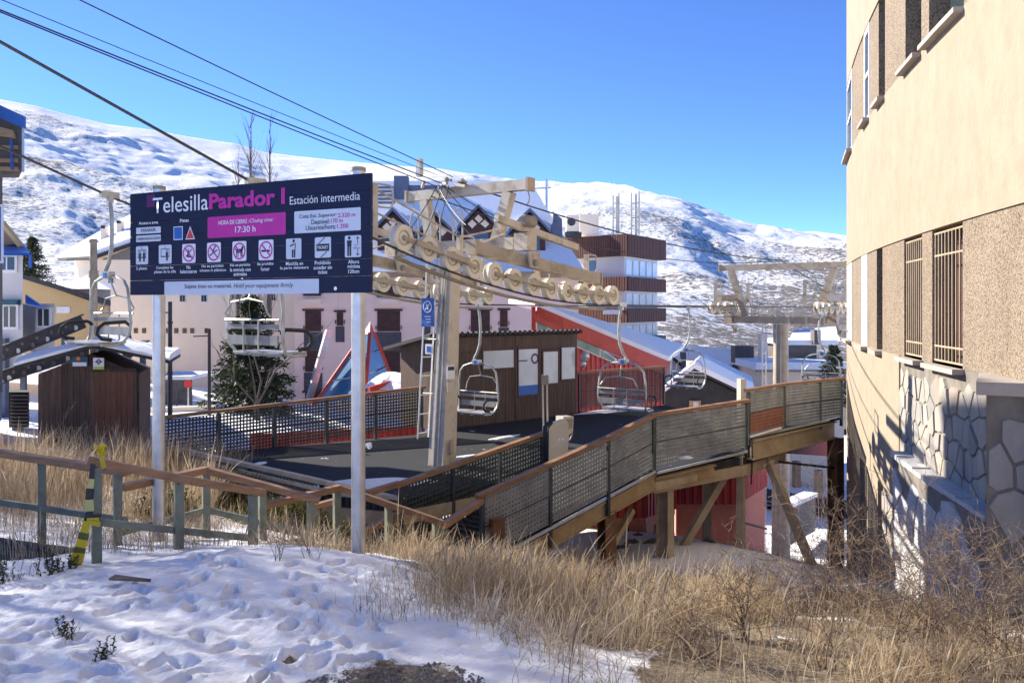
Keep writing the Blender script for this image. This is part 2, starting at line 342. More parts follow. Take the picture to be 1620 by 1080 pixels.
SP = np.array([(-6,4,1.0),(-3,5,1.05),(0,3,.9),(-6,8,1.0),(-3,8,1.1),(-1.6,7.5,1.0),(-1.6,9,.85),(-1,6.6,.75),(.3,6.1,.72),(-.7,5.6,.35),(.9,7.5,.2),(1.6,6.2,.25),(0,8.5,.3),(-.9,9.2,.45),(-.3,10,.2),(-3,10.6,.62),(-5,11,.62),(-8,11.5,.65),(-3,12.5,.6),(-5,14,.6),
 (-8,14,.55),(-10,17,.45),(-12,21,.8),(-8,19,.75),(-2,12,.35),(0,13,.28),(2,10,.3),(4,8,.2),(3,14,.35),(5,13,.4),(5.2,9,.45),(1,17,.4),(3,18,.62),(5,18,.62),(3,20.5,.9),(1,23,.85),(5,23,.85),(8,24,.8),(9,30,.75),(4,28,.9),(14,45,.7),(0,40,.9),(-12,35,1.0),(-20,30,.9),(20,60,.8),(-30,80,.9),(30,100,.9)], float)
def snowmask(x, y):
    num = 0; den = 0
    for (a, b_, v) in SP:
        w = 1/(((x-a)**2+(y-b_)**2)**1.5+.03); num = num+w*v; den = den+w
    return num/den
# foot marks in the near snow
rng = np.random.default_rng(3); PR = []
for path in (((-5.2,4.9),(-3.6,6.9),(-2.6,8.9)), ((-2.6,4.6),(-2.2,6.6),(-3.0,8.8)), ((-5.6,8.2),(-3.4,7.6),(-1.7,7.0)), ((-4.6,6.2),(-2.4,6.0),(-.8,6.3)), ((-1.6,5.0),(-1.4,6.2),(-1.9,8.3))):
    P = np.array(path)
    for k in np.arange(0, 2, .15):
        i = min(int(k), 1); p = P[i]+(P[i+1]-P[i])*(k-i); d = P[i+1]-P[i]; d = d/np.hypot(*d)
        sd = .13 if int(k/.15) % 2 else -.13
        PR.append((p[0]-d[1]*sd+rng.normal(0,.05), p[1]+d[0]*sd+rng.normal(0,.05), math.atan2(d[1], d[0])+rng.normal(0,.25), rng.uniform(.045,.085), rng.uniform(.8,1.1)))
for k in range(120): PR.append((rng.uniform(-5.6,-.9), rng.uniform(4.8,9.0), rng.uniform(0,6.28), rng.uniform(.02,.065), rng.uniform(.5,1.0)))
for k in range(260): PR.append((rng.uniform(-5.8,-.3), rng.uniform(4.8,9.2), rng.uniform(0,6.28), rng.uniform(-.018,.022), rng.uniform(.35,.8)))
def gheight(x, y, detail=True):
    z = gbase(x, y)
    if detail:
        near = np.exp(-np.maximum(0, y-12)/14.0)
        z = z+near*(fbm(x*1.1, y*1.1, 4, 5)*.10+fbm(x*4.5, y*4.5, 3, 9)*.035+fbm(x*11, y*11, 2, 13)*.022)+fbm(x*.2, y*.2, 3, 21)*.35*(1-near)
    return z
def ground_z(x, y): return float(gheight(np.array([x], float), np.array([y], float))[0])
xs = np.concatenate([-np.geomspace(6.6, 160, 40)[::-1], np.arange(-6.5, 2.2, .032), np.arange(2.2, 9, .18), np.geomspace(9, 160, 36)])
ys = np.concatenate([np.linspace(-30, 3.6, 12), np.arange(3.8, 10.4, .032), np.arange(10.4, 20, .16), np.geomspace(20, 170, 60)])
GX, GY = np.meshgrid(xs, ys); GZ = gheight(GX.ravel(), GY.ravel()).reshape(GX.shape); SM = snowmask(GX, GY)
for (px_, py_, an, dp, sc) in PR:
    sel = (np.abs(GX-px_) < .5) & (np.abs(GY-py_) < .5)
    dx = GX[sel]-px_; dy = GY[sel]-py_; a_ = (dx*math.cos(an)+dy*math.sin(an))/(.135*sc); b_ = (-dx*math.sin(an)+dy*math.cos(an))/(.062*sc)
    r2 = a_*a_+b_*b_; SM[sel] -= (1.1 if dp > .066 else 0)*np.exp(-r2*2.0)*(abs(an*10) % 1 > .45); GZ[sel] += -dp*np.exp(-(r2**4)*.7)+dp*.34*np.exp(-((np.sqrt(r2)-1.55)/.35)**2)
def grid_mesh(name, X, Y, Z, m, attr=None, aname='snow'):
    ny, nx = X.shape; me = bpy.data.meshes.new(name)
    idx = np.arange(nx*ny).reshape(ny, nx); f = np.stack([idx[:-1,:-1], idx[:-1,1:], idx[1:,1:], idx[1:,:-1]], -1).reshape(-1, 4)
    me.vertices.add(nx*ny); me.vertices.foreach_set('co', np.stack([X, Y, Z], -1).ravel())
    me.loops.add(len(f)*4); me.loops.foreach_set('vertex_index', f.ravel().astype(np.int32))
    me.polygons.add(len(f)); me.polygons.foreach_set('loop_start', np.arange(0, len(f)*4, 4, dtype=np.int32)); me.polygons.foreach_set('use_smooth', np.ones(len(f), bool))
    me.update(calc_edges=True)
    if attr is not None:
        at_ = me.attributes.new(aname, 'FLOAT', 'POINT'); at_.data.foreach_set('value', attr.ravel().astype(np.float32))
    me.materials.append(MT[m]); return link(name, me)
tag(grid_mesh('ground', GX, GY, GZ, 'ground', SM), kind='structure')
# ------------------------------------------------------------------ snowy mountain
RID = np.array([(-900,60),(-500,95),(-200,130),(0,157),(60,168),(100,179),(170,196),(240,205),(300,216),(370,226),(420,240),(470,246),(560,255),(640,263),(700,268),(760,279),(800,284),(870,289),(930,296),(1000,305),(1080,319),(1150,343),(1200,356),(1250,366),(1335,382),(1500,400),(1900,430),(2600,450)], float)
pk = np.linspace(-900, 2300, 760); kk = (pk-CX)/FPX; rp = np.interp(pk, RID[:,0], RID[:,1])
Yr = 1250+120*np.sin(pk/260.0)
tt = np.concatenate([np.linspace(0, 1, 300)**1.25, np.linspace(1.03, 1.7, 12)])
T, K = np.meshgrid(tt, kk, indexing='ij'); YR = np.broadcast_to(Yr, T.shape); RP = np.broadcast_to(rp, T.shape)
MY = 125+(YR-125)*T; MX = K*MY; zr = (HY-RP)/FPX*YR; zb = -17.0
MZ = np.where(T <= 1, zb+(zr-zb)*np.clip(T, 0, 1)**1.22, zr-(T-1)*YR*.35)
env = np.clip(T*5, 0, 1)*np.clip((1-T)*6, 0.06, 1)
big = fbm(MX/330+3, MY/420, 3, 41); rid = 1-np.abs(fbm(MX/170+.35*MY/170, MY/330, 4, 51))*5.0
MZ = MZ+env*(big*48+np.clip(rid, -1, 1)*10+fbm(MX/60, MY/80, 5, 61, .55)*12+fbm(MX/16+MY/40, MY/16, 4, 71, .6)*4.2)
far = (T > .55) & (K > .28); 
SC = .62+fbm(MX/120, MY/160, 4, 81)*1.6-np.clip(T-.42, 0, 1)*1.1+np.clip(-K-.2, 0, .3)*.3+np.clip(.3-T, 0, 1)*.4-np.clip((K+.15)*.35, 0, .3)*np.clip(T*2-.6, 0, 1)+np.clip(1.7*(K-.10), 0, .55)*np.clip(1.25-T*1.5, 0, 1)
mo = grid_mesh('mountain', MX, MY, MZ, 'mountain', np.clip(SC, -.4, 1.3), 'scrub'); tag(mo, kind='structure')
# second, farther ridge showing low behind the right-hand house
pk2 = np.linspace(900, 2300, 120); kk2 = (pk2-CX)/FPX; T2, K2 = np.meshgrid(np.linspace(0, 1.3, 40), kk2, indexing='ij')
rp2 = np.interp(pk2, [900,1180,1240,1290,1335,1420,1600,2300], [420,385,368,366,372,385,395,420]); R2 = np.broadcast_to(rp2, T2.shape)
M2Y = 1750+900*T2; M2X = K2*M2Y; z2 = (HY-R2)/FPX*2650; M2Z = np.where(T2 <= 1, 40+(z2-40)*np.clip(T2,0,1), z2-(T2-1)*700)+fbm(M2X/160, M2Y/160, 4, 91)*30*np.clip((1-T2)*3, .1, 1)
tag(grid_mesh('far_hill', M2X, M2Y, M2Z, 'mountain', np.full(T2.shape, .05), 'scrub'), kind='structure')
# ------------------------------------------------------------------ road below the walkway
def sheet(name, pts, w, m, lift):
    mb = MB(); V = []
    for i, p in enumerate(pts):
        p = Vector((p[0], p[1])); d = (Vector(pts[min(i+1, len(pts)-1)][:2])-Vector(pts[max(i-1, 0)][:2])).normalized(); n = Vector((-d.y, d.x))
        for k in range(5):
            q = p+n*(k/4-.5)*w; V.append((q.x, q.y, ground_z(p.x, p.y)+lift+.02*math.sin(k)))
    F = [(i*5+k, i*5+k+1, i*5+k+6, i*5+k+5) for i in range(len(pts)-1) for k in range(4)]
    mb.add(V, F); return mb.build(name, m)
rp_ = [lerp(Vector((12.6,50.5)), Vector((20.5,41)), k/10)+Vector((0, -.9*math.sin(k/10*math.pi))) for k in range(11)]
tag(sheet('road', rp_, 4.2, 'asphalt', .30), kind='structure')
# ------------------------------------------------------------------ cream curved apartment house on the right
_fy = np.array([23.4,20.3,17.6,14.3,11.9,10.4]); _fx = np.array([8.86,8.05,7.32,6.45,5.99,5.9]); FC = np.polyfit(_fy, _fx, 2)
def fX(y): return FC[0]*y*y+FC[1]*y+FC[2]
def fN(y):
    s = 2*FC[0]*y+FC[1]; n = Vector((-1, s, 0)); return n.normalized()
def fP(y, z, off=0):
    n = fN(y); return Vector((fX(y), y, z))+n*off
def fY(px):
    k = (px-CX)/FPX; lo, hi = 4.0, 24.5
    for _ in range(50):
        m_ = (lo+hi)/2
        if fX(m_)/m_ > k: lo = m_
        else: hi = m_
    return (lo+hi)/2
YE = fY(1334.5)
def fstrip(mb, y0, y1, z0, z1, off, thick, step=.7):
    n = max(1, int(abs(y1-y0)/step)); V = []
    for i in range(n+1):
        y = lerp(y0, y1, i/n)
        V += [fP(y, z0, off), fP(y, z1, off), fP(y, z1, off-thick), fP(y, z0, off-thick)]
    F = [(0,1,2,3), tuple(4*n+k for k in (3,2,1,0))]
    for i in range(n):
        for k in range(4): k2 = (k+1) % 4; F.append((4*i+k, 4*(i+1)+k, 4*(i+1)+k2, 4*i+k2))
    mb.add(V, F); return mb
house = thing('apartment_house', 'tall curved cream plastered house with pebble-dash window bands and stone base', 'house', (9, 14, -5))
def hp(name, m, mb, par=None): return mb.build(name, m, par or house, world=True)
YN = 1.5; Ys = fY(1422); ZT, ZU, ZM, ZL, ZB = 6.1, 4.06, 1.19, -.82, -3.4
mb = MB()
fstrip(mb, YN, YE, ZT, 13, 0, .45); fstrip(mb, YN, YE, ZM, ZU, 0, .45); fstrip(mb, Ys, YE, ZB, ZL, 0, .45)
hp('plaster_wall', 'plaster_cream', mb)
mb = MB(); fstrip(mb, YN, YE-.05, -9, 13, -.46, .2); hp('inner_wall', 'shutter_brown', mb)
mb = MB(); e0 = fP(YE, 0, 0); mb.hexa([e0+Vector(q) for q in ((.003,-.5,-9),(14,-.5,-9),(14,.003,-9),(.003,.003,-9),(.003,-.5,13),(14,-.5,13),(14,.003,13),(.003,.003,13))]); hp('end_wall', 'plaster_cream', mb)
def band(z0, z1, ops, off=-.025):
    prev = YE
    for (pa, pb, kind) in ops+[(None, None, None)]:
        ya = fY(pa) if pa else YN
        if prev-ya > .02: mb = MB(); fstrip(mb, ya, prev, z0, z1, off, .40); hp('pebbledash_panel', 'pebbledash', mb)
        if pa is None: break
        yb = fY(pb); prev = yb
        w = bpy.data.objects.new('window', None)
        mb = MB(); d = -.05 if kind in ('shutter', 'window') else -.33
        fstrip(mb, yb, ya, z0+.02, z1-.02, d, .05)
        wobj = hp('window', {'shutter':'white_paint','window':'glass_dark','recess':'shutter_brown','grille':'shutter_brown'}[kind], mb)
        if kind == 'shutter':
            mb = MB(); n = 26
            for i in range(n): z = lerp(z0+.08, z1-.08, (i+.5)/n); fstrip(mb, yb+.12, ya-.12, z-.03, z+.012, d+.022, .02)
            hp('louvre', 'white_paint', mb, wobj)
        if kind in ('shutter', 'window'):
            mb = MB(); fstrip(mb, ya-.12, ya, z0+.01, z1-.01, d+.04, .08); fstrip(mb, yb, yb+.12, z0+.01, z1-.01, d+.04, .08); fstrip(mb, yb+.121, ya-.121, z1-.13, z1-.01, d+.035, .07); fstrip(mb, yb+.121, ya-.121, z0+.01, z0+.1, d+.035, .07)
            if kind == 'window': fstrip(mb, yb+.122, ya-.122, lerp(z0,z1,.5)-.04, lerp(z0,z1,.5)+.04, d+.033, .06)
            hp('window_frame', 'white_paint', mb, wobj)
        if kind == 'recess':
            mb = MB(); fstrip(mb, yb+.1, lerp(yb, ya, .5)-.03, z0+.1, z1-.1, d+.03, .02); fstrip(mb, lerp(yb, ya, .5)+.03, ya-.1, z0+.1, z1-.1, d+.03, .02); hp('pane', 'glass_dark', mb, wobj)
        if kind == 'grille':
            mb = MB(); n = 8
            for i in range(n+1): y = lerp(yb+.06, ya-.06, i/n); mb.tube([fP(y, z0+.04, -.06), fP(y, z1-.06, -.06)], .013, 6)
            for z in (z0+.05, lerp(z0,z1,.13), lerp(z0,z1,.80), z1-.07): mb.tube([fP(lerp(yb+.03, ya-.03, k/4), z, -.06) for k in range(5)], .016, 6)
            hp('grille', 'tan_wood' if False else 'beam_tan', mb)
        mb = MB(); fstrip(mb, yb-.06, ya+.06, z0-.075, z0-.003, .13, .42); hp('sill', 'concrete', mb)
band(ZL, ZM, [(1337,1346.5,'shutter'),(1362,1371,'shutter'),(1385,1394,'recess'),(1428,1456,'grille'),(1472,1520,'grille')])
band(ZU, ZT, [(1338,1347,'window'),(1366,1374,'window'),(1388,1398,'recess'),(1430,1455,'recess'),(1467,1522,'recess'),(1600,1680,'recess')])
# lower storey: plaster piers, tall dark windows, stone infill
yl = [fY(p) for p in (1358,1366,1386,1394)]
mb = MB(); fstrip(mb, yl[0], YE, -9, ZB-.002, -.03, .42); fstrip(mb, yl[2], yl[1], -9, ZB-.002, -.03, .42); hp('plaster_pier', 'plaster_cream', mb)
for a_, b_ in ((yl[1], yl[0]), (yl[3], yl[2])):
    mb = MB(); fstrip(mb, a_, b_, -5.9, ZB-.01, -.3, .05); w = hp('window', 'shutter_brown', mb)
    mb = MB(); fstrip(mb, a_-.06, b_+.06, -6.0, -5.91, .12, .42); hp('sill', 'concrete', mb)
    mb = MB(); fstrip(mb, a_, b_, -9, -6.02, -.03, .42); hp('plaster_pier', 'plaster_cream', mb)
mb = MB(); fstrip(mb, YN, Ys-.003, -9, ZL-.003, -.03, .40); fstrip(mb, Ys, yl[3], -9, ZB-.004, -.035, .40); hp('mortar_bed', 'mortar', mb)
def voronoi(y0, y1, z0, z1, sy, sz, seed, gap=.008, accept=None):
    rg = random.Random(seed); ny = max(1, round((y1-y0)/sy)); nz = max(1, round((z1-z0)/sz)); pts = {}
    for i in range(-1, ny+1):
        for j in range(-1, nz+1):
            pts[i,j] = (y0+(i+.5+rg.uniform(-.38,.38)+(.25 if j%2 else -.25))*sy, z0+(j+.5+rg.uniform(-.38,.38))*sz)
    out = []
    for i in range(ny):
        for j in range(nz):
            p = pts[i,j]; poly = [(y0,z0),(y1,z0),(y1,z1),(y0,z1)]
            for di in range(-2, 3):
                for dj in range(-2, 3):
                    q = pts.get((i+di, j+dj))
                    if q is None or (di == 0 and dj == 0): continue
                    mx, mz = (p[0]+q[0])/2, (p[1]+q[1])/2; nx, nz_ = q[0]-p[0], q[1]-p[1]; L = math.hypot(nx, nz_); nx /= L; nz_ /= L; mx -= nx*gap; mz -= nz_*gap; new = []
                    for k in range(len(poly)):
                        a_, b_ = poly[k], poly[(k+1) % len(poly)]
                        da = (a_[0]-mx)*nx+(a_[1]-mz)*nz_; db = (b_[0]-mx)*nx+(b_[1]-mz)*nz_
                        if da <= 0: new.append(a_)
                        if (da < 0 < db) or (db < 0 < da): t = da/(da-db); new.append((a_[0]+(b_[0]-a_[0])*t, a_[1]+(b_[1]-a_[1])*t))
                    poly = new
                    if len(poly) < 3: break
                if len(poly) < 3: break
            if len(poly) >= 3 and (accept is None or accept(p)): out.append(poly)
    return out
def clad(polys, fn, m, parent, base=0, hmin=.018, hmax=.055, seed=1):
    rg = random.Random(seed)
    for poly in polys:
        h = rg.uniform(hmin, hmax); n = len(poly); cy = sum(p[0] for p in poly)/n; cz = sum(p[1] for p in poly)/n
        c = fn(cy, cz, base+h*1.08)
        V = [fn(a_, z_, base-.01) for a_, z_ in poly]+[fn(lerp(a_, cy, .07), lerp(z_, cz, .07), base+h*rg.uniform(.85,1)) for a_, z_ in poly]+[c]
        F = [(k, (k+1) % n, n+(k+1) % n, n+k) for k in range(n)]+[(n+k, n+(k+1) % n, 2*n) for k in range(n)]
        mb = MB(); mb.add(V, F); mb.build('stone', m, parent, world=True)
clad(voronoi(9.0, Ys-.01, -3.6, ZL-.10, .24, .36, 5), lambda a_, z_, o_: fP(a_, z_, -.03+o_), 'stone_clad', house, seed=2)
clad(voronoi(Ys-.6, yl[3]-.02, -6.6, ZB-.02, .26, .38, 6), lambda a_, z_, o_: fP(a_, z_, -.035+o_), 'stone_clad', house, seed=3)
# stone plinth ledge and the stone block with a concrete cap in front of the facade
yp1 = fY(1434)
plinth = thing('stone_plinth', 'low pale stone plinth with slab coping along the foot of cream house', 'wall', (6, 12, -5))
mb = MB(); fstrip(mb, 10.3, yp1, -7, -2.5, .22, .2); mb.build('core', 'mortar', plinth, world=True)
for i in range(9):
    y = lerp(10.32, yp1-.02, i/9); y2 = lerp(10.32, yp1-.02, (i+1)/9)-.02; mb = MB(); fstrip(mb, y, y2, -2.498+.02*random.random(), -2.43+.03*random.random(), .27, .27); mb.build('coping_slab', 'stone_pale', plinth, world=True)
clad(voronoi(10.32, yp1-.01, -6.2, -2.52, .5, .85, 8, .010), lambda a_, z_, o_: fP(a_, z_, .22+o_), 'stone_pale', plinth, hmin=.012, hmax=.03, seed=4)
mb = MB(); mb.tube([fP(yp1+.14, -6.5, .06), fP(yp1+.14, -2.46, .06)], .055, 8); hp('drain_pipe', 'shutter_brown', mb)
block = thing('stone_buttress', 'big flat-stoned buttress with concrete cap against cream house', 'wall', (6, 8, -5))
B0 = Vector((5.36, 10.0, 0)); B1 = Vector((8.6, 8.2, 0)); bd = (B1-B0).normalized(); bn = Vector((bd.y, -bd.x, 0))
def bP(s, z, o=0): return B0+bd*s+Vector((0, 0, z))+bn*o
mb = MB(); mb.hexa([bP(0,-6), bP(4.6,-6), bP(4.6,-6,-1.6), bP(0,-6,-1.6), bP(0,-.97), bP(4.6,-.97), bP(4.6,-.97,-1.6), bP(0,-.97,-1.6)]); mb.build('core', 'mortar', block, world=True)
mb = MB(); mb.hexa([bP(-.1,-.968,.12), bP(4.7,-.968,.12), bP(4.7,-.968,-1.2), bP(-.1,-.968,-1.2), bP(-.1,-.82,.12), bP(4.7,-.82,.12), bP(4.7,-.80,-1.2), bP(-.1,-.80,-1.2)]); mb.build('cap', 'concrete', block, world=True)
clad(voronoi(.02, 4.6, -5.5, -.99, .40, .55, 9, .007), bP, 'stone_flat', block, hmin=.02, hmax=.04, seed=5)
# ------------------------------------------------------------------ house at the left edge; unseen slab added to shade the stone base
lh = thing('blue_trimmed_house', 'tall house with blue metal eaves and slatted gable at the village edge', 'house', (-15.6, 22.8, -3))
def lp(name, m, mb): return mb.build(name, m, lh, world=True)
mb = MB(); mb.hexa([(-16.0,22.4,-4),(-14.9,22.4,-4),(-14.9,25.3,-4),(-16.0,25.3,-4),(-16.0,22.4,11.6),(-14.9,22.4,11.6),(-14.9,25.3,11.6),(-16.0,25.3,11.6)]); lp('wall', 'pale_wall', mb)  # unseen thin wall, added and sized to cast shade on the stone base
mb = MB(); mb.prism([(-16.15,22.3,11.61),(-14.75,22.3,11.61),(-15.45,22.3,12.1)], (0,3.1,0)); lp('roof', 'blue_metal', mb)  # cap of the added unseen wall
Yb = 24.6
def q(px, py, dy=0): return at(px, py, Yb+dy)
mb = MB(); mb.prism([q(-60,150), q(36,191), q(36,268), q(-60,268)], (-1.0,1.6,0)); lp('gable_box', 'grey_board', mb)
mb = MB(); mb.prism([q(-62,138,-.12), q(38,184,-.12), q(38,203,-.12), q(20,196,-.12), q(-62,160,-.12)], (0,.1,0)); lp('blue_eave', 'blue_metal', mb)
mb = MB(); mb.prism([q(-60,185,-.10), q(20,206,-.10), q(24,219,-.10), q(-60,206,-.10)], (0,.09,0)); lp('soffit', 'tan_wood', mb)
for y_ in (230, 251, 264):
    mb = MB(); mb.prism([q(-60,y_-1,-.09), q(27,y_,-.09), q(27,y_+6,-.09), q(-60,y_+5,-.09)], (0,.085,0)); lp('slat', 'tan_wood', mb)
mb = MB(); mb.prism([q(15,219,-.2), q(18,219,-.2), q(20,268,-.2), q(17,268,-.2)], (0,.06,0)); lp('stay', 'blue_metal', mb)
mb = MB(); mb.prism([q(-60,268.5), q(4,268.5), q(4,620), q(-60,620)], (-.8,1.2,0)); lp('pier', 'grey_wall', mb)
mb = MB(); mb.prism([q(34.5,190,-.06), q(37,190,-.06), q(37,272,-.06), q(34.5,272,-.06)], (0,.055,0)); lp('corner_trim', 'galvanised', mb)
# ------------------------------------------------------------------ perforated panels, fences
def perf(mb, A, B, h0, h1, drop0, drop1, pitch=.075, bar=.030, th=.008):
    """panel between posts A,B (top points); from h0 below top to h1 below top"""
    A = Vector(A); B = Vector(B); d = B-A; L = math.hypot(d.x, d.y); nrm = Vector((d.y, -d.x, 0)).normalized()
    nu = max(2, int(L/pitch)); nv = max(2, int((h1-h0)/pitch))
    def P(u, v): return A+d*u+Vector((0,0,-(h0+(h1-h0)*v)))
    for j in range(nv+1):
        v0 = j/nv-bar/2/(h1-h0); v1 = j/nv+bar/2/(h1-h0); v0 = max(v0, 0); v1 = min(v1, 1); t = nrm*th
        mb.hexa([P(0,v1)-t, P(1,v1)-t, P(1,v1)+t, P(0,v1)+t, P(0,v0)-t, P(1,v0)-t, P(1,v0)+t, P(0,v0)+t])
    for i in range(nu+1):
        u0 = max(0, i/nu-bar/2/L); u1 = min(1, i/nu+bar/2/L); t = nrm*(th*.7)
        mb.hexa([P(u0,1)-t, P(u1,1)-t, P(u1,1)+t, P(u0,1)+t, P(u0,0)-t, P(u1,0)-t, P(u1,0)+t, P(u0,0)+t])
def perf_fence(name, label, pts, H, pm, rail='brown_rail', ext=.3, split=.5, railw=.13, lowmat=None, pitch=.075, posts=True, group=None, bar=.030):
    pts = [Vector(p) for p in pts]; r = thing(name, label, 'fence', (pts[0].x, pts[0].y, pts[0].z-H-ext), 0, group)
    for i, p in enumerate(pts):
        mb = MB(); mb.box((p.x, p.y, p.z-.02-(H+ext)/2), (.07,.07,H+ext), .78); mb.build('post', 'steel_post', r, world=True)
    for i in range(len(pts)-1):
        a_, b_ = pts[i], pts[i+1]; d = (b_-a_); dn = d.normalized()
        if rail: mb = MB(); mb.bar(a_-dn*(.12 if i == 0 else .0), b_+dn*(.0 if i < len(pts)-2 else .10), railw, .075); mb.build('handrail', rail, r, world=True)
        ins = dn*.045; a2 = a_+ins-Vector((0,0,.06)); b2 = b_-ins-Vector((0,0,.06)); hm = (H-.06)*split
        mb = MB(); perf(mb, a2, b2, 0, hm-.012, 0, 0, pitch, bar); mb.build('upper_panel', pm, r, world=True)
        mb = MB(); perf(mb, a2, b2, hm+.012, H-.06, 0, 0, pitch, bar); mb.build('lower_panel', lowmat[i] if lowmat else pm, r, world=True)
        mb = MB(); mb.bar(a2-Vector((0,0,hm)), b2-Vector((0,0,hm)), .03, .02); mb.build('mid_rail', 'steel_post', r, world=True)
    return r
def sub(a, b, n): a = Vector(a); b = Vector(b); return [lerp(a, b, i/n) for i in range(n+1)]
OUT = [at(763,782,15.0), at(870,734,16.1), at(962,692,17.2), at(1033,657,18.4)]
perf_fence('perforated_fence', 'grey perforated ramp fence with brown handrail above the ochre beam', OUT, 1.08, 'perf_grey', ext=.42, bar=.050)
perf_fence('perforated_fence', 'grey perforated landing fence bay between ramp and raised walkway', [at(1034.5,656,18.43), at(1180,634,20.5)], 1.08, 'perf_grey', ext=.2, bar=.050)
perf_fence('perforated_fence', 'perforated walkway fence with one rust-red lower panel beside cream house', [at(1184,617,20.6), at(1240,608,22.3), at(1297,602,23.6), at(1331,599,24.3)], 1.02, 'perf_grey', ext=.25, lowmat=['perf_rust','perf_grey','perf_grey'], bar=.046)
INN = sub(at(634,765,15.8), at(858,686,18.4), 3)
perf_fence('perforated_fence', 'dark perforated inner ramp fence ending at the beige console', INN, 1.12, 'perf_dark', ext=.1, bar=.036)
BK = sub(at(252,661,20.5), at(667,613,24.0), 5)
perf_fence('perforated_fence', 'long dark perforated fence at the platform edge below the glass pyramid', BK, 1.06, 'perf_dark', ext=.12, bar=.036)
perf_fence('perforated_fence', 'low perforated fence with bleached twin rails on the planted bank', sub(at(290,712,17.6), at(631,789,15.9), 3), .95, 'perf_grey', rail='bleached_rail', ext=.15)
mb = MB(); a_ = at(292,722,17.6); b_ = at(630,800,15.9); mb.bar(a_+Vector((0,-.12,0)), b_+Vector((0,-.12,0)), .06, .06); 
o = mb.build('loose_rail', 'bleached_rail'); tag(o, 'thin bleached second rail along the low fence on the bank', 'rail')
perf_fence('perforated_fence', 'brown perforated fence between operator hut and red metal shed', sub(at(916,589,29.2), at(1050,580,31.2), 2), 1.2, 'perf_brown', ext=.1, bar=.036)
# ------------------------------------------------------------------ platform, ramp, walkway
DZ = -3.43
plat = thing('lift_platform', 'black rubber matted loading platform of the chairlift', 'platform', (-1, 21, DZ-.3))
poly = [(-8.3,20.3),(-6.5,17.45),(-2.1,15.75),(.75,18.55),(2.0,19.6),(2.95,18.5),(5.4,20.55),(6.9,22.5),(7.2,26),(5.4,31.4),(2.3,29.4),(-2.3,25.2),(-2.5,24.15)]
mb = MB(); mb.prism([(x, y, DZ-.18) for x, y in poly], (0,0,.18)); mb.build('floor', 'rubber_mat', plat, world=True)
mb = MB()
for i in range(len(poly)):
    a_, b_ = poly[i], poly[(i+1) % len(poly)]; mb.bar((a_[0],a_[1],DZ-.31), (b_[0],b_[1],DZ-.31), .12, .24)
mb.build('edge_beam', 'beam_tan', plat, world=True)
for (x, y) in ((-7,19),(-4,17.3),(-1.5,16.8),(5.5,25),(4.8,29.5),(-4.5,22)):
    g = ground_z(x, y); mb = MB(); mb.box((x, y, (DZ-.43+g-.3)/2), (.22,.22,DZ-.43-g+.3)); mb.build('stilt', 'beam_tan', plat, world=True)
def snow_patch(name, label, c, rx, ry, h, rz=0, seed=1, base=None, sharp=2.0):
    rg = random.Random(seed); n, k = 26, 7; V = []; F = []
    ph = [rg.uniform(0,6.28) for _ in range(4)]
    for j in range(k+1):
        t = j/k
        for i in range(n):
            a = 2*math.pi*i/n; w = 1+.18*math.sin(2*a+ph[0])+.12*math.sin(3*a+ph[1])+.09*math.sin(5*a+ph[2])+.05*math.sin(9*a+ph[3])
            x, y = math.cos(a)*rx*w*t, math.sin(a)*ry*w*t; hh = h*(1-t**sharp)*(1+.08*math.sin(3*x+ph[1])*math.cos(4*y+ph[2]))
            V.append((x*math.cos(rz)-y*math.sin(rz), x*math.sin(rz)+y*math.cos(rz), hh-.01*t))
    for j in range(k):
        for i in range(n): i2 = (i+1) % n; F.append((j*n+i, j*n+i2, (j+1)*n+i2, (j+1)*n+i))
    mb = MB(); mb.add(V, F); o = mb.build(name, 'snow', None, smooth=True); o.location = c; tag(o, label, 'snow'); return o
snow_patch('snow_drift', 'sunlit snow drift left on the black platform mat', Vector((-2.75,17.2,DZ+.004)), 1.05, .62, .12, .35, 4)
for k_, (x_, y_, a_, b_, lb_) in enumerate(((-1.0,20.6,.45,.12,'thin snow scrap on the mat behind the tower foot'),(-.2,23.6,.6,.14,'long snow scrap on the mat in front of the hut wall'),(-5.6,19.6,.30,.10,'small snow scrap on the shaded end of the platform mat'),(1.3,24.6,.35,.09,'small snow scrap on the mat below the hut door window'),(-3.6,22.2,.5,.12,'snow scrap on the mat beneath the long dark fence'))): snow_patch('snow_scrap', lb_, Vector((x_, y_, DZ+.004)), a_, b_, .03, .6+.3*k_, 40+k_)
snow_patch('snow_drift', 'thin snow strip under the brown perforated fence by the hut', Vector((3.2,29.6,DZ+.004)), 1.5, .35, .05, .7, 5)
snow_patch('snow_drift', 'small snow clump lying on the walkway landing grating', at(1085,724,18.9), .14, .09, .05, .2, 8)
ramp_t = thing('access_ramp', 'sloping steel ramp with ochre side beam leading up to the platform', 'ramp', (0, 16, -5))
def off2(p, d): return Vector((p.x+d[0], p.y+d[1], p.z))
perp = (-.78, .62)
A0 = Vector((OUT[0].x, OUT[0].y, OUT[0].z-1.12)); A1 = Vector((OUT[3].x, OUT[3].y, OUT[3].z-1.12)); w_ = 1.75
mb = MB(); P = [A0, A1, off2(A1, (perp[0]*w_, perp[1]*w_)), off2(A0, (perp[0]*w_, perp[1]*w_))]
mb.hexa([p-Vector((0,0,.07)) for p in P]+P); mb.build('tread', 'rubber_mat', ramp_t, world=True)
dn = (A1-A0).normalized()
for i in range(26):
    p = lerp(A0, A1, (i+.5)/26); mb = MB(); mb.bar(p+Vector((.0,0,.012)), off2(p, (perp[0]*w_, perp[1]*w_))+Vector((0,0,.012)), .05, .02); mb.build('cleat', 'steel_post', ramp_t, world=True)
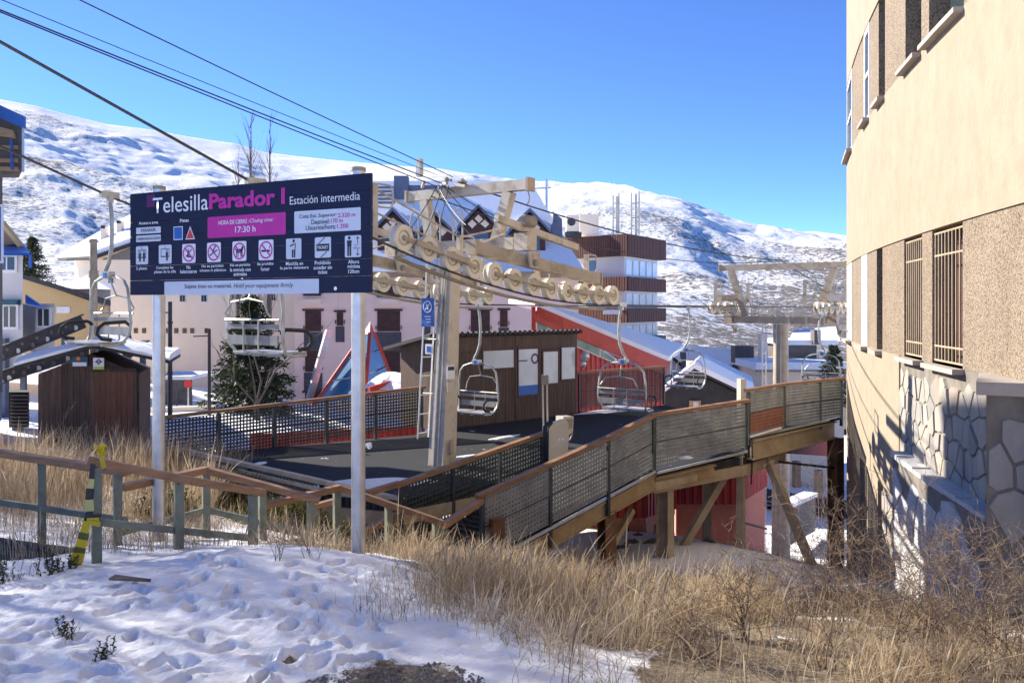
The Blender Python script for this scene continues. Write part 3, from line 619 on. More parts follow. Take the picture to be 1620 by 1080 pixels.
for nm, o_, m_ in (('outer_beam', -.02, 'beam_ochre'), ('inner_beam', w_-.1, 'beam_ochre')):
    mb = MB(); a_ = off2(A0, (perp[0]*o_, perp[1]*o_))-Vector((0,0,.25)); b_ = off2(A1, (perp[0]*o_, perp[1]*o_))-Vector((0,0,.25))
    mb.bar(a_, b_, .05, .26); mb.bar(a_+Vector((0,0,.14)), b_+Vector((0,0,.14)), .14, .025); mb.bar(a_-Vector((0,0,.14)), b_-Vector((0,0,.14)), .14, .025); mb.build(nm, m_, ramp_t, world=True)
mb = MB(); mb.bar(A0+Vector((.03,-.10,-.03)), A1+Vector((.03,-.10,-.03)), .03, .05); mb.build('edge_angle', 'aluminium', ramp_t, world=True)
for i in range(5):
    p = lerp(A0, A1, (i+.6)/5)-Vector((0,0,.11)); mb = MB(); mb.box(p, (.08,.12,.06)); mb.build('bracket', 'beam_tan', ramp_t, world=True)
walk = thing('raised_walkway', 'raised steel walkway on tan beams reaching the cream house', 'walkway', (6, 22, -4))
W0 = Vector((OUT[3].x+.05, OUT[3].y+.03, OUT[3].z-1.16)); p8 = at(1180,634,20.5); W1 = Vector((p8.x, p8.y, p8.z-1.13))
p9 = at(1184,617,20.6); W2 = Vector((p9.x, p9.y, p9.z-1.06)); p10 = at(1331,599,24.3); W3 = Vector((p10.x-.05, p10.y, p10.z-1.06))
for nm, a_, b_, m_ in (('landing_tread', W0, W1, 'rubber_mat'), ('walkway_tread', W2+Vector((.03,.03,0)), W3, 'rubber_mat')):
    w2 = 1.7; P = [a_, b_, off2(b_, (perp[0]*w2, perp[1]*w2)), off2(a_, (perp[0]*w2, perp[1]*w2))]
    mb = MB(); mb.hexa([p-Vector((0,0,.07)) for p in P]+P); mb.build(nm, m_, walk, world=True)
mb = MB(); mb.bar(W0+Vector((.02,-.07,-.03)), W1+Vector((.02,-.07,-.03)), .03, .05); mb.bar(W2+Vector((.03,-.07,-.02)), W3+Vector((-.1,-.07,-.02)), .03, .05); mb.build('edge_angle', 'aluminium', walk, world=True)
def ibeam(mb, a_, b_, h, w=.16, t=.03):
    mb.bar(a_, b_, t, h-2*t-.004); mb.bar(a_+Vector((0,0,h/2-t/2)), b_+Vector((0,0,h/2-t/2)), w, t); mb.bar(a_-Vector((0,0,h/2-t/2)), b_-Vector((0,0,h/2-t/2)), w, t)
mb = MB(); ibeam(mb, W0+Vector((-.1,0,-.30)), lerp(W0, W1, .62)+Vector((0,0,-.30)), .30); mb.build('landing_beam', 'beam_ochre', walk, world=True)
mb = MB(); ibeam(mb, W2+Vector((.05,0,-.33)), W3+Vector((-.15,0,-.33)), .46, .2); mb.build('main_beam', 'beam_tan', walk, world=True)
pw = (perp[0]*1.6, perp[1]*1.6); mb = MB(); ibeam(mb, off2(W2, pw)+Vector((.05,0,-.33)), off2(W3, pw)+Vector((-.15,0,-.33)), .46, .2); mb.build('main_beam', 'beam_tan', walk, world=True)
mb = MB(); ibeam(mb, W1+Vector((-.1,-.1,-.26)), off2(W1, pw)+Vector((0,0,-.26)), .26, .18); mb.build('cross_beam', 'beam_tan', walk, world=True)
mb = MB(); mb.tube([W2+Vector((-.02,-.12,-.02)), lerp(W2, W3, .30)+Vector((0,-.12,.05))], .04, 8); mb.build('pipe', 'aluminium', walk, world=True)
def hpost(name, par, top, bot, w, m_, rz=.65):
    """H-section column"""
    mb = MB(); h = top.z-bot.z; c = (top+bot)/2
    d = Vector((math.cos(rz), math.sin(rz), 0)); n = Vector((-d.y, d.x, 0))
    mb.bar(bot, top, .02, w-.004, up=(n.x,n.y,0))
    for s_ in (-1, 1): mb.bar(bot+n*s_*w/2, top+n*s_*w/2, w, .022, up=(n.x,n.y,0))
    return mb.build(name, m_, par, world=True)
def down(p, zt): return Vector((p.x, p.y, zt)), Vector((p.x, p.y, ground_z(p.x, p.y)-.25))
t_, b_ = down(at(960,800,17.45), -3.98); hpost('column', ramp_t, t_, b_, .26, 'post_rust', .5)
mb = MB(); mb.bar(at(958,880,17.6), at(1000,806,18.2), .12, .12); mb.build('brace', 'beam_ochre', ramp_t, world=True)
t_, b_ = down(at(1052,800,19.0), -3.62); hpost('column', walk, t_, b_, .26, 'beam_tan', .9)
t_, b_ = down(at(1172,800,20.7), -3.62); mb = MB(); mb.bar(b_, t_, .17, .17, up=(.5,.8,0)); mb.build('column', 'beam_tan', walk, world=True)
mb = MB(); mb.bar(at(1067,888,20.2), at(1160,728,20.6), .16, .16); mb.build('brace', 'beam_tan', walk, world=True)
mb = MB(); mb.bar(at(1302,935,20.4), at(1208,712,21.6), .17, .17); mb.build('brace', 'beam_tan', walk, world=True)
t_, b_ = down(at(1322,750,24.1), -3.50); hpost('column', walk, t_, b_, .30, 'post_rust', .6)
mb = MB(); mb.bar(at(1175,724,21.0), at(1322,740,24.2), .06, .06); mb.build('tie_bar', 'dark_steel', walk, world=True)
mb = MB(); mb.bar(at(1175,826,21.0), at(1212,836,23.0), .05, .05); mb.build('tie_bar', 'dark_steel', walk, world=True)
mb = MB(); mb.tube([at(1189,690,20.62), at(1190,720,20.62), at(1189,766,20.62)], .02, 6); mb.build('hanging_cable', 'cable', walk, world=True)
ban = MB(); ban.add([at(1228,716,23.4), at(1320,722,25.4), at(1319,692,25.4), at(1252,700,23.9)], [(0,1,2,3)]); ban.add([at(1228,716,23.45), at(1320,722,25.45), at(1319,692,25.45), at(1252,700,23.95)], [(3,2,1,0)])
tag(ban.build('banner', 'banner_red'), 'dark red tarpaulin slung beneath the raised walkway', 'tarpaulin')
tp = MB(); tp.box((0,0,.55), (.22,.22,1.1), .5); o = tp.build('timber_stub', 'post_rust'); p = at(785,838,15.1); o.location = (p.x, p.y, p.z-.9); tag(o, 'short brown timber stub in grass beside the ramp foot', 'post')
# ------------------------------------------------------------------ main lift tower
U = Vector((.611,.792,0)).normalized(); V_ = Vector((-U.y, U.x, 0)); AZ = math.atan2(U.y, U.x)
TB = Vector((-1.55,19.4,DZ)); N0 = Vector((.2,18.3,0))
def near(px, py, n0=N0):
    k = (px-CX)/FPX; t = (k*n0.y-n0.x)/(U.x-k*U.y); Y = n0.y+U.y*t; return t, (HY-py)/FPX*Y
def build_sheaves(root, spec, v, z0, rad, mt='tyre_cream', beams=True, side=-1):
    me = None; hub = None
    for i, (t, z) in enumerate(spec):
        if me is None:
            mb = MB(); r = rad
            mb.lathe([(r*.30,-.065),(r*.50,-.05),(r*.56,-.035),(r*.60,-.07),(r*.96,-.075),(r,-.06),(r*.93,-.012),(r*.93,.012),(r,.06),(r*.96,.075),(r*.60,.07),(r*.56,.035),(r*.50,.05),(r*.30,.065)], (0,0,0), 'y', 28)
            o = mb.build('sheave_wheel', mt, root, smooth=True); me = o.data
            mb = MB(); mb.lathe([(r*.12,-.10),(r*.2,-.09),(r*.24,-.056),(r*.24,.056),(r*.2,.09),(r*.12,.10)], (0,0,0), 'y', 14); ho = mb.build('hub', 'wheel_hub', o, smooth=True); hub = ho.data
            mb = MB()
            for sy in (-1, 1): mb.lathe([(r*.50,sy*.053),(r*.50,sy*.056),(r*.595,sy*.060),(r*.595,sy*.05)], (0,0,0), 'y', 28)
            rc_ = mb.build('rim_recess', 'wheel_hub', o, smooth=True).data
        else:
            o = link('sheave_wheel', me, root); link('hub', hub, o); link('rim_recess', rc_, o)
        o.location = (t, v, z-z0)
    s = side
    for i in range(0, len(spec)-1, 2):
        (t0, za), (t1, zb_) = spec[i], spec[i+1]
        for off in (-.10, .10):
            mb = MB(); mb.bar((t0-.03, v+off, za-z0), (t1+.03, v+off, zb_-z0), .022, .065); mb.build('rocker_plate', 'tower_tan', root)
    for i in range(0, len(spec)-3, 4):
        a = (Vector((spec[i][0], 0, spec[i][1]))+Vector((spec[i+1][0], 0, spec[i+1][1])))/2; b2 = (Vector((spec[i+2][0], 0, spec[i+2][1]))+Vector((spec[i+3][0], 0, spec[i+3][1])))/2
        for off in (-.14, .14):
            mb = MB(); mb.bar((a.x-.08, v+off, a.z-z0+.02), (b2.x+.08, v+off, b2.z-z0+.02), .028, .10); o = mb.build('rocker_beam', 'tower_tan', root)
        mb = MB(); m2 = (a+b2)/2; mb.lathe([(.03,-.17),(.05,-.16),(.05,.16),(.03,.17)], (m2.x, v, m2.z-z0+.02), 'y', 12); mb.build('pivot_pin', 'seat_panel', root, smooth=True)
WH = [(635,377),(668,390),(703,407),(737,418),(770,430),(798,440),(829,447),(858,454),(887,459),(915,464),(940,466),(967,467)]
WN = [near(*w) for w in WH]
t0_, t1_ = WN[0][0], WN[-1][0]
cf = np.polyfit([w[0] for w in WN], [w[1] for w in WN], 3)
WN = [(lerp(t0_, t1_, i/11), float(np.polyval(cf, lerp(t0_, t1_, i/11)))) for i in range(12)]
U0 = (N0-Vector((TB.x, TB.y, 0))).dot(U); WL = [(t+U0, z) for t, z in WN]
def loop(mb, c, w, h, ax, r=.018, n=4):
    """rounded rectangular tube loop; ax = horizontal axis"""
    ax = Vector(ax); c = Vector(c); pts = []; rr = min(w, h)*.22
    for (sx, sz, a0) in ((1,1,0),(-1,1,90),(-1,-1,180),(1,-1,270)):
        for k in range(n+1):
            a = R(a0+90*k/n); pts.append(c+ax*(sx*(w/2-rr)+rr*math.cos(a))+Vector((0,0,sz*(h/2-rr)+rr*math.sin(a))))
    pts.append(pts[0]); mb.tube(pts, r, 6, cap=False)
def lift_tower(label, base, zarm, gtop, gbot, vn, vf, colshape, colw, spec_n, spec_f, lean=.0, rad=.215, paint='tower_paint', group='lift towers'):
    root = thing('lift_tower', label, 'lift tower', base, AZ, group); z0 = base.z
    def zz(z): return z-z0
    mb = MB()
    if colshape == 'box':
        w = colw; mb.hexa([(-w*.6,-w*.6,-.3),(w*.6,-w*.6,-.3),(w*.6,w*.6,-.3),(-w*.6,w*.6,-.3)]+[(x+lean, y, zz(zarm)-.16) for x, y in ((-w*.42,-w*.42),(w*.42,-w*.42),(w*.42,w*.42),(-w*.42,w*.42))])
    else: mb.lathe([(colw*.62,-.6),(colw*.55,zz(zarm)*.5),(colw*.48,zz(zarm)-.16)], (0,0,0), 'z', 24)
    mb.build('column', paint, root, smooth=colshape != 'box')
    mb = MB(); mb.bar((lean, vn+.22, zz(zarm)), (lean, vf-.22, zz(zarm)), .28, .26); mb.build('cross_arm', paint, root)
    for v in (vn, vf):
        mb = MB(); mb.box((lean, v*1.0, zz(zarm)+.02), (.34,.34,.36)); mb.build('arm_box', paint, root)
        mb = MB(); mb.prism([(lean-.22, v-.24, zz(zarm)-.19), (lean+.22, v-.24, zz(zarm)-.19), (lean+.1, v-.24, zz(zarm)-.52), (lean-.1, v-.24, zz(zarm)-.52)], (0,.05,0)); mb.build('yoke_plate', paint, root)
        mb = MB(); mb.lathe([(.05,-.06),(.07,-.05),(.07,.05),(.05,.06)], (lean, v-.25, zz(zarm)-.42), 'y', 12); mb.build('yoke_pin', 'tower_grey', root, smooth=True)
    # gantry
    gv = (gtop[1], gtop[2]); mb = MB(); mb.bar((lean, gv[0], zz(gtop[0])), (lean, gv[1], zz(gtop[0])), .20, .22); mb.build('gantry_beam', paint, root)
    for k, (va, vb) in enumerate(((gtop[3], gbot[1]), (gtop[4], gbot[2]))):
        mb = MB(); mb.bar((lean, vb, zz(gbot[0])), (lean, va, zz(gtop[0])-.115), .22, .20, up=(1,0,0)); mb.build('gantry_leg', paint, root)
    for ve in gv:
        mb = MB(); mb.box((lean, ve+(.035 if ve > 0 else -.035), zz(gtop[0])), (.26,.06,.28)); mb.build('end_plate', 'wheel_hub', root)
        mb = MB(); mb.tube([(lean, ve+(-.05 if ve > 0 else .05), zz(gtop[0])-.1)]+[(lean+.09*math.sin(a_/6*math.pi), ve+(-.05 if ve > 0 else .05), zz(gtop[0])-.12-.14*(1-math.cos(a_/6*math.pi))/1.0) for a_ in range(7)], .014, 6); mb.build('hook', 'chair_tube', root)
    build_sheaves(root, spec_n, vn, z0, rad); build_sheaves(root, spec_f, vf, z0, rad, 'tyre_cream')
    # long equaliser beams over each train
    for v, sp in ((vn, spec_n), (vf, spec_f)):
        n = len(sp); a = sp[int(n*.27)]; b2 = sp[int(n*.86)]; vv = v+(.22 if v < 0 else -.22)
        mb = MB(); A_ = (a[0], v, a[1]-z0+.38); B_ = (b2[0], v, b2[1]-z0+.36); mb.bar(A_, B_, .20, .24); mb.build('equaliser_beam', 'tower_tan', root)
        for q_, sg in ((A_, -1), (B_, 1)):
            mb = MB(); mb.box((q_[0]+sg*.03, q_[1], q_[2]), (.05,.26,.30)); mb.build('end_plate', 'wheel_hub', root)
        # rope catcher and grating under the train
        mb = MB(); pts = [(t, v+.16 if v < 0 else v-.16, z-z0-.33) for t, z in sp]
        for i in range(len(pts)-1): mb.bar(pts[i], pts[i+1], .06, .055)
        mb.build('rope_catcher', 'tower_grey', root)
        # service walk: posts, rails, loops on the outer side
        sgn = -1 if v < 0 else 1; vo = v-sgn*.32
        tl = [sp[0][0]-.35, sp[3][0], sp[int(n*.6)][0], sp[-1][0]-.6]
        zf = lambda t: float(np.interp(t, [q_[0] for q_ in sp], [q_[1] for q_ in sp]))-z0
        for k, t in enumerate(tl):
            zb2 = zf(t)+(.05 if k < 3 else .30)+(.25*0); h = (.95,.62,.55,.70)[k]
            mb = MB(); mb.box((t, vo, zb2+h/2-.05), (.10,.09,h)); mb.build('rail_post', paint, root)
            mb = MB(); loop(mb, (t+.24, vo, zb2+h-.25), .42, .40, (1,0,0)); mb.build('rail_loop', 'seat_panel', root, smooth=True)
        mb = MB()
        for dz in (.86, .45): mb.tube([(tl[0], vo, zf(tl[0])+dz), (tl[1], vo, zf(tl[1])+dz*.68), (lean-.3, vo, zz(zarm)+.05+dz*.3)], .02, 6)
        mb.build('rail_tube', paint, root)
        mb = MB(); mb.bar((lean-.9, v-sgn*.05, zz(zarm)+.45), (lean+2.0, v-sgn*.05, zz(zarm)+.02), .12, .14); mb.build('tension_arm', paint, root)
        mb = MB(); mb.lathe([(.10,-.2),(.13,-.16),(.13,.16),(.10,.2)], (lean+.1, v, zz(zarm)+.46), 'x', 14); mb.build('damper', 'tower_grey', root, smooth=True)
    # hoop rails over the arm
    for k, v in enumerate((-.55, .1, .75)):
        mb = MB(); h = .8; mb.tube([(lean-.25, v, zz(zarm)+.1), (lean-.25, v, zz(zarm)+h-.15), (lean-.25, v+.06, zz(zarm)+h), (lean-.25, v+.2, zz(zarm)+h), (lean-.25, v+.26, zz(zarm)+h-.15), (lean-.25, v+.26, zz(zarm)+.1)], .022, 6); mb.build('hoop_rail', 'chair_tube', root, smooth=True)
    # ladder on the far side of the column
    lad = MB(); L0 = .55; top = zz(zarm)-.1; lv = colw*.5+.34
    mb = MB()
    for u in (-.20, .14): mb.tube([(u, lv, L0), (u+lean, lv, top)], .020, 6)
    la = mb.build('ladder', 'aluminium', root)
    nr = int((top-L0)/.42)
    for i in range(nr):
        z = L0+.12+i*.42; ln = lean*(z-L0)/(top-L0); mb = MB(); mb.tube([(-.20+ln, lv, z), (.14+ln, lv, z)], .015, 6); mb.build('rung', 'aluminium', la)
    for z in (L0+1.0, L0+2.2, top-.4):
        mb = MB(); mb.tube([(0, colw*.4, z), (-.02, lv, z)], .018, 6); mb.build('ladder_bracket', 'chair_tube', root)
    mb = MB(); mb.tube([(-colw*.55, colw*.1, 0), (-colw*.50+lean, colw*.1, top)], .025, 6); mb.tube([(-colw*.55, -colw*.2, 0), (-colw*.50+lean, -colw*.2, top)], .014, 6); mb.build('conduit', 'chair_tube', root)
    return root
SF = [(t, z+.02) for t, z in WL]
tower = lift_tower('tan painted lift tower rising from the black platform with twelve wheels a side', TB, 1.36, (2.57,-2.15,1.25,-1.65,.77), (1.45,-1.30,.58), -2.06, 1.75, 'box', .37, WL, SF, lean=.32, rad=.235)
# plates on the column
def plate(name, root, c, ax, w, h, m_, par=None, th=.012, up=(0,0,1)):
    c = Vector(c); ax = Vector(ax).normalized(); u = Vector(up).normalized(); n = ax.cross(u).normalized()
    mb = MB(); mb.hexa([c-ax*w/2-u*h/2-n*th, c+ax*w/2-u*h/2-n*th, c+ax*w/2-u*h/2+n*th, c-ax*w/2-u*h/2+n*th, c-ax*w/2+u*h/2-n*th, c+ax*w/2+u*h/2-n*th, c+ax*w/2+u*h/2+n*th, c-ax*w/2+u*h/2+n*th])
    return mb.build(name, m_, par or root)
zs = (HY-494)/FPX*19.2-DZ
# signboard faces uphill (-u): its plane spans v
sb = plate('sign_board', tower, (-.30, .12, zs), (0,1,0), .36, .62, 'print_blue')
mb = MB()
for k in range(20):
    a0, a1 = 2*math.pi*k/20, 2*math.pi*(k+1)/20
    mb.hexa([(-.316, .12+.13*math.cos(a0), zs+.12+.13*math.sin(a0)), (-.316, .12+.13*math.cos(a1), zs+.12+.13*math.sin(a1)), (-.320, .12+.13*math.cos(a1), zs+.12+.13*math.sin(a1)), (-.320, .12+.13*math.cos(a0), zs+.12+.13*math.sin(a0)),
             (-.316, .12+.11*math.cos(a0), zs+.12+.11*math.sin(a0)), (-.316, .12+.11*math.cos(a1), zs+.12+.11*math.sin(a1)), (-.320, .12+.11*math.cos(a1), zs+.12+.11*math.sin(a1)), (-.320, .12+.11*math.cos(a0), zs+.12+.11*math.sin(a0))])
mb.bar((-.318, .12-.085, zs+.20), (-.318, .12+.085, zs+.04), .004, .022, up=(0,.7,.7)); mb.bar((-.318,.14,zs+.19), (-.318,.10,zs+.06), .004,.03, up=(0,1,0))
for k in range(3): mb.bar((-.318, .02, zs-.09-.06*k), (-.318, .20-.03*k, zs-.09-.06*k), .004, .022)
mb.build('pictogram', 'print_white', sb)
p1 = plate('notice', tower, (-.05+.05, -.275, 2.05), (1,0,0), .24, .30, 'print_white'); plate('notice_print', tower, (0, -.290, 2.13), (1,0,0), .20, .08, 'print_dark', p1, .002)
plate('notice', tower, (-.05+.05, -.275, 1.72), (1,0,0), .22, .22, 'beige_plastic')
p2 = plate('round_notice', tower, (-.30, .08, 2.55), (0,1,0), .22, .22, 'print_white'); plate('notice_print', tower, (-.315, .08, 2.55), (0,1,0), .12, .12, 'print_blue', p2, .003)
plate('hatch', tower, (.02, -.285, .42), (1,0,0), .10, .32, 'wheel_hub')
# lower tower down the slope
FB = Vector((9.9,32.6,-9.9)); fz = .02
s2 = [(lerp(-1.6,1.6,i/5), fz+.0) for i in range(6)]
lift_tower('far lift tower with round tan column standing below the raised walkway', FB, -.42, (1.55,-2.35,2.35,-1.95,1.95), (-.25,-1.35,1.35), -1.9, 2.0, 'round', .56, s2, s2, rad=.22, paint='tower_tan')
# ------------------------------------------------------------------ ropes and cables
def along(n0, t, z): return Vector((n0.x+U.x*t, n0.y+U.y*t, z))
FN = Vector((TB.x, TB.y, 0))+V_*1.75
def rope_pts(n0, spec, vfar):
    pts = [along(n0, -40, spec[0][1]+9.6), along(n0, -22, spec[0][1]+5.1), along(n0, -12, spec[0][1]+2.55), along(n0, spec[0][0]-3.2, spec[0][1]+.66), along(n0, spec[0][0]-.5, spec[0][1]-.09)]
    pts += [along(n0, t, z-.235) for t, z in spec]
    e = Vector((FB.x, FB.y, 0))+V_*vfar
    pts += [Vector((e.x-U.x*1.9, e.y-U.y*1.9, fz+.02)), Vector((e.x-U.x*1.6, e.y-U.y*1.6, fz-.2)), Vector((e.x+U.x*1.6, e.y+U.y*1.6, fz-.2)), Vector((e.x+U.x*30, e.y+U.y*30, fz-1.5))]
    return pts
RN = rope_pts(N0, WN, -1.9); RF = rope_pts(FN, SF, 2.0)
def rope_thing(name, label, cat, pts, r, m_='rope', group=None):
    o = thing(name, label, cat, pts[0], 0, group); mb = MB(); mb.tube(pts, r, 6); mb.build('strand', m_, o, world=True, smooth=True); return o
rope_thing('haul_rope', 'thick steel haul rope carrying the chairs on the operator console side', 'rope', RN, .021)
rope_thing('haul_rope', 'thick steel haul rope carrying the chairs on the glass pyramid side', 'rope', RF, .021)
def sag(a, b, s, n=14): a = Vector(a); b = Vector(b); return [lerp(a, b, i/n)-Vector((0,0,s*4*(i/n)*(1-i/n))) for i in range(n+1)]
GT = TB.copy(); GT.z = 2.75; GT = GT+U*.1
def up_cable(name, label, px, py, end, s, r):
    k = (px-CX)/FPX; t = (end.x-k*end.y)/(U.x-k*U.y); q = end-U*t; z = (HY-py)/FPX*q.y; sl = (z-end.z)/t
    far_ = end-U*34; far_.z = end.z+sl*34*1.06; rope_thing(name, label, 'cable', sag(far_, end, s), r, 'cable')
e = GT
up_cable('overhead_cable', 'single black overhead cable arriving highest at the gantry of the near tower', 165, 0, e+V_*-.25+Vector((0,0,.12)), .4, .010)
up_cable('overhead_cable', 'upper cable of the bundled pair strung to the near tower gantry', 0, 4, e+V_*.05, .25, .012)
up_cable('overhead_cable', 'lower cable of the bundled pair strung to the near tower gantry', 0, 12, e+V_*.3+Vector((0,0,-.02)), .2, .011)
up_cable('overhead_cable', 'thin messenger wire hung beside the bundled cables over the sign', 40, 0, e+V_*.2+Vector((0,0,.2)), .3, .007)
G2 = FB.copy(); G2.z = 1.75
rope_thing('overhead_cable', 'black cable slung between the two tower gantries, upper one', 'cable', sag(GT+V_*-.4, G2+V_*-.3, .35), .018, 'cable')
rope_thing('overhead_cable', 'black cable slung between the two tower gantries, lower one', 'cable', sag(GT+V_*.4+Vector((0,0,-.25)), G2+V_*.4, .55), .014, 'cable')
rope_thing('overhead_cable', 'black cable leaving the far tower gantry down the valley', 'cable', sag(G2, G2+U*40+Vector((0,0,-5.5)), .5), .018, 'cable')
# junction clutter on the near gantry
jc = thing('cable_junction', 'tangle of cable clamps and coils on the near tower gantry beam', 'cable junction', GT)
rg = random.Random(4)
for k in range(6):
    a_ = GT+V_*rg.uniform(-.6,.7)+Vector((0,0,rg.uniform(-.06,.12))); d_ = (U*rg.uniform(-.5,.5)+V_*rg.uniform(-.6,.6)); mb = MB(); mb.bar(a_, a_+d_+Vector((0,0,rg.uniform(-.1,.12))), .05, .06); mb.build('clamp', 'tower_grey', jc, world=True)
mb = MB(); mb.box(GT+V_*.75+Vector((0,0,.42)), (.12,.12,.4), AZ); mb.build('junction_box', 'chair_tube', jc, world=True)
for k in range(7):
    a_ = GT+V_*rg.uniform(-.3,.3)-Vector((0,0,.05)); b2 = TB+V_*rg.uniform(-1.8,1.8)+U*rg.uniform(-1.2,1.2); b2.z = rg.uniform(1.4,1.8); mb = MB(); mb.tube(sag(a_, b2, .08, 6), .010, 5); mb.build('drop_cable', 'cable', jc, world=True)
# ------------------------------------------------------------------ chairs
def chair(label, gpos, sgn, rest=True, drop=2.72):
    r = thing('lift_chair', label, 'lift chair', gpos, AZ+(0 if sgn > 0 else math.pi), 'two-seat lift chairs hanging from the haul ropes')
    k = drop/2.72
    mb = MB(); mb.bar((-.16,0,.02), (.16,0,.02), .09, .11); mb.box((0,.02,-.06), (.08,.1,.12)); mb.build('rope_grip', 'chair_tube', r)
    mb = MB(); mb.tube([(0,.02,-.08),(0,.07,-.3*k),(0,.09,-.62*k),(0,.07,-.92*k),(0,-.02,-1.14*k),(0,-.12,-1.27*k),(0,-.10,-1.34*k)], .036, 8); mb.build('hanger', 'chair_tube', r, smooth=True)
    mb = MB(); mb.box((0,-.04,-1.36*k), (.12,.24,.12)); mb.build('hub_block', 'chair_tube', r)
    zt, zb_ = -1.38*k, -2.52*k; w = .65; mb = MB(); pts = [(0,-.06,zt),(0,-.25,zt-.02),(0,-.48,zt-.09),(0,-.60,zt-.22),(.0,-w,zt-.5),(-.02,-w-.02,zb_+.35),(0,-w,zb_+.15),(.08,-w+.05,zb_+.02),(.22,-w+.06,zb_-.03),(.46,-w+.06,zb_-.02)]
    mb.tube(pts, .026, 8); mb.tube([(x,-y,z) for x, y, z in pts], .026, 8); mb.build('bail', 'chair_tube', r, smooth=True)
    for z_, h_, m_ in ((zb_+.40, .07, 'seat_grey'), (zb_+.20, .14, 'seat_grey')):
        mb = MB(); mb.bar((-.05,-w+.05,z_), (-.05,w-.05,z_), .025, h_); mb.build('backrest_slat', m_, r)
    for i, x in enumerate((.06,.19,.32,.44)):
        mb = MB(); mb.bar((x,-w+.09,zb_+.015), (x,w-.09,zb_+.015), .115, .03); mb.build('seat_slat', 'seat_panel', r)
    mb = MB(); mb.bar((.25,-w+.07,zb_-.02), (.25,w-.07,zb_-.02), .42, .02); mb.build('seat_pan', 'seat_grey', r)
    mb = MB()
    for y in (-.18, .18): mb.tube([(-.08,y,zb_+.5),(-.08,y,zb_+.05),(.1,y,zb_-.04),(.5,y,zb_-.04)], .014, 6)
    mb.tube([(-.07,-w,zb_+.5),(-.07,w,zb_+.5)], .018, 6); mb.build('seat_frame', 'chair_tube', r, smooth=True)
    for s_ in (-1, 1):
        y = s_*(w-.02); mb = MB(); mb.tube([(-.02,y,zb_+.30),(.06,y,zb_+.36),(.42,y,zb_+.34),(.52,y,zb_+.26),(.54,y,zb_+.16),(.46,y,zb_+.08),(.3,y,zb_+.06)], .030, 8); mb.build('armrest', 'black_pad', r, smooth=True)
    mb = MB(); y = w-.14; mb.tube([(-.12,-y,zb_+.55),(-.16,-y,zt-.55),(-.14,-y+.12,zt-.38),(-.12,0,zt-.33),(-.14,y-.12,zt-.38),(-.16,y,zt-.55),(-.12,y,zb_+.55)], .015, 6); mb.tube([(-.12,0,zt-.33),(0,.02,zt-.06)], .015, 6); mb.build('safety_bar', 'chair_tube', r, smooth=True)
    mb = MB(); mb.box((.0,-.04,-1.36*k-.005), (.135,.10,.09)); mb.build('number_plate', 'print_blue', r)
    return r
def rope_at(pts, px):
    for a_, b2 in zip(pts[:-1], pts[1:]):
        if b2.y < .5: continue
        k = (px-CX)/FPX; fa = a_.x-k*a_.y; fb = b2.x-k*b2.y
        if a_.y > .5 and fa*fb <= 0: return lerp(a_, b2, fa/(fa-fb))
chair('empty two-seat chair above the snow-roofed wooden shed', rope_at(RF, 173), -1)
chair('empty two-seat chair showing below the big navy signboard', rope_at(RN, 404), 1)
chair('empty two-seat chair just behind the near tower column', rope_at(RF, 756), -1, drop=3.0)
chair('empty two-seat chair in front of the red metal shed', rope_at(RN, 984), 1)
chair('empty two-seat chair in front of the black wooden house', rope_at(RF, 1088), -1, drop=3.0)
chair('empty two-seat chair beside the far tower above the walkway rail', rope_at(RN, 1299), 1)
# ------------------------------------------------------------------ big navy signboard
SL = Vector((-602/FPX*11.4, 11.4, .171)); SR = Vector((-222/FPX*9.6, 9.6, .171)); SD = SR-SL; SW = SD.length; SHT = 1.30
sign = thing('information_sign', 'large navy chairlift information board on two galvanised poles', 'sign', SL, math.atan2(SD.y, SD.x))
for i in range(7):
    mb = MB(); z0, z1 = SHT*i/7+.002, SHT*(i+1)/7-.002; mb.hexa([(0,-.02,z0),(SW,-.02,z0),(SW,.02,z0),(0,.02,z0),(0,-.02,z1),(SW,-.02,z1),(SW,.02,z1),(0,.02,z1)]); mb.build('sign_plank', 'navy', sign)
for k, (px, py) in enumerate(((240,840),(557,882))):
    kx = (px-CX)/FPX; a = (kx*SL.y-SL.x)/(SD.x-kx*SD.y); x = a*SW; P = SL+SD*a; zb_ = ground_z(P.x, P.y)-.3-SL.z
    mb = MB(); mb.lathe([(.078,zb_),(.078,SHT+.05)], (x,.11,0), 'z', 16); po = mb.build('pole', 'galvanised', sign, smooth=True)
    mb = MB(); mb.lathe([(.085,SHT+.05),(.085,SHT+.09),(.05,SHT+.10)], (x,.11,0), 'z', 14); mb.build('pole_cap', 'tower_grey', po)
    for z in (.3, 1.0): mb = MB(); mb.box((x,.035,z), (.24,.03,.05)); mb.build('clamp', 'galvanised', sign)
def sxy(zx, zy):
    px = 190+zx*420/1620; py = 260+zy*280/1080; k = (px-CX)/FPX; a = (k*SL.y-SL.x)/(SD.x-k*SD.y); Y = SL.y+SD.y*a
    return a*SW, (HY-py)/FPX*Y-SL.z
FY = [-.0225]
def spoly(name, pts, m_, dy=0, par=None):
    y = -.0225-dy; mb = MB(); n = len(pts); mb.add([(x, y, z) for x, z in pts], [tuple(range(n))]); return mb.build(name, m_, par or sign)
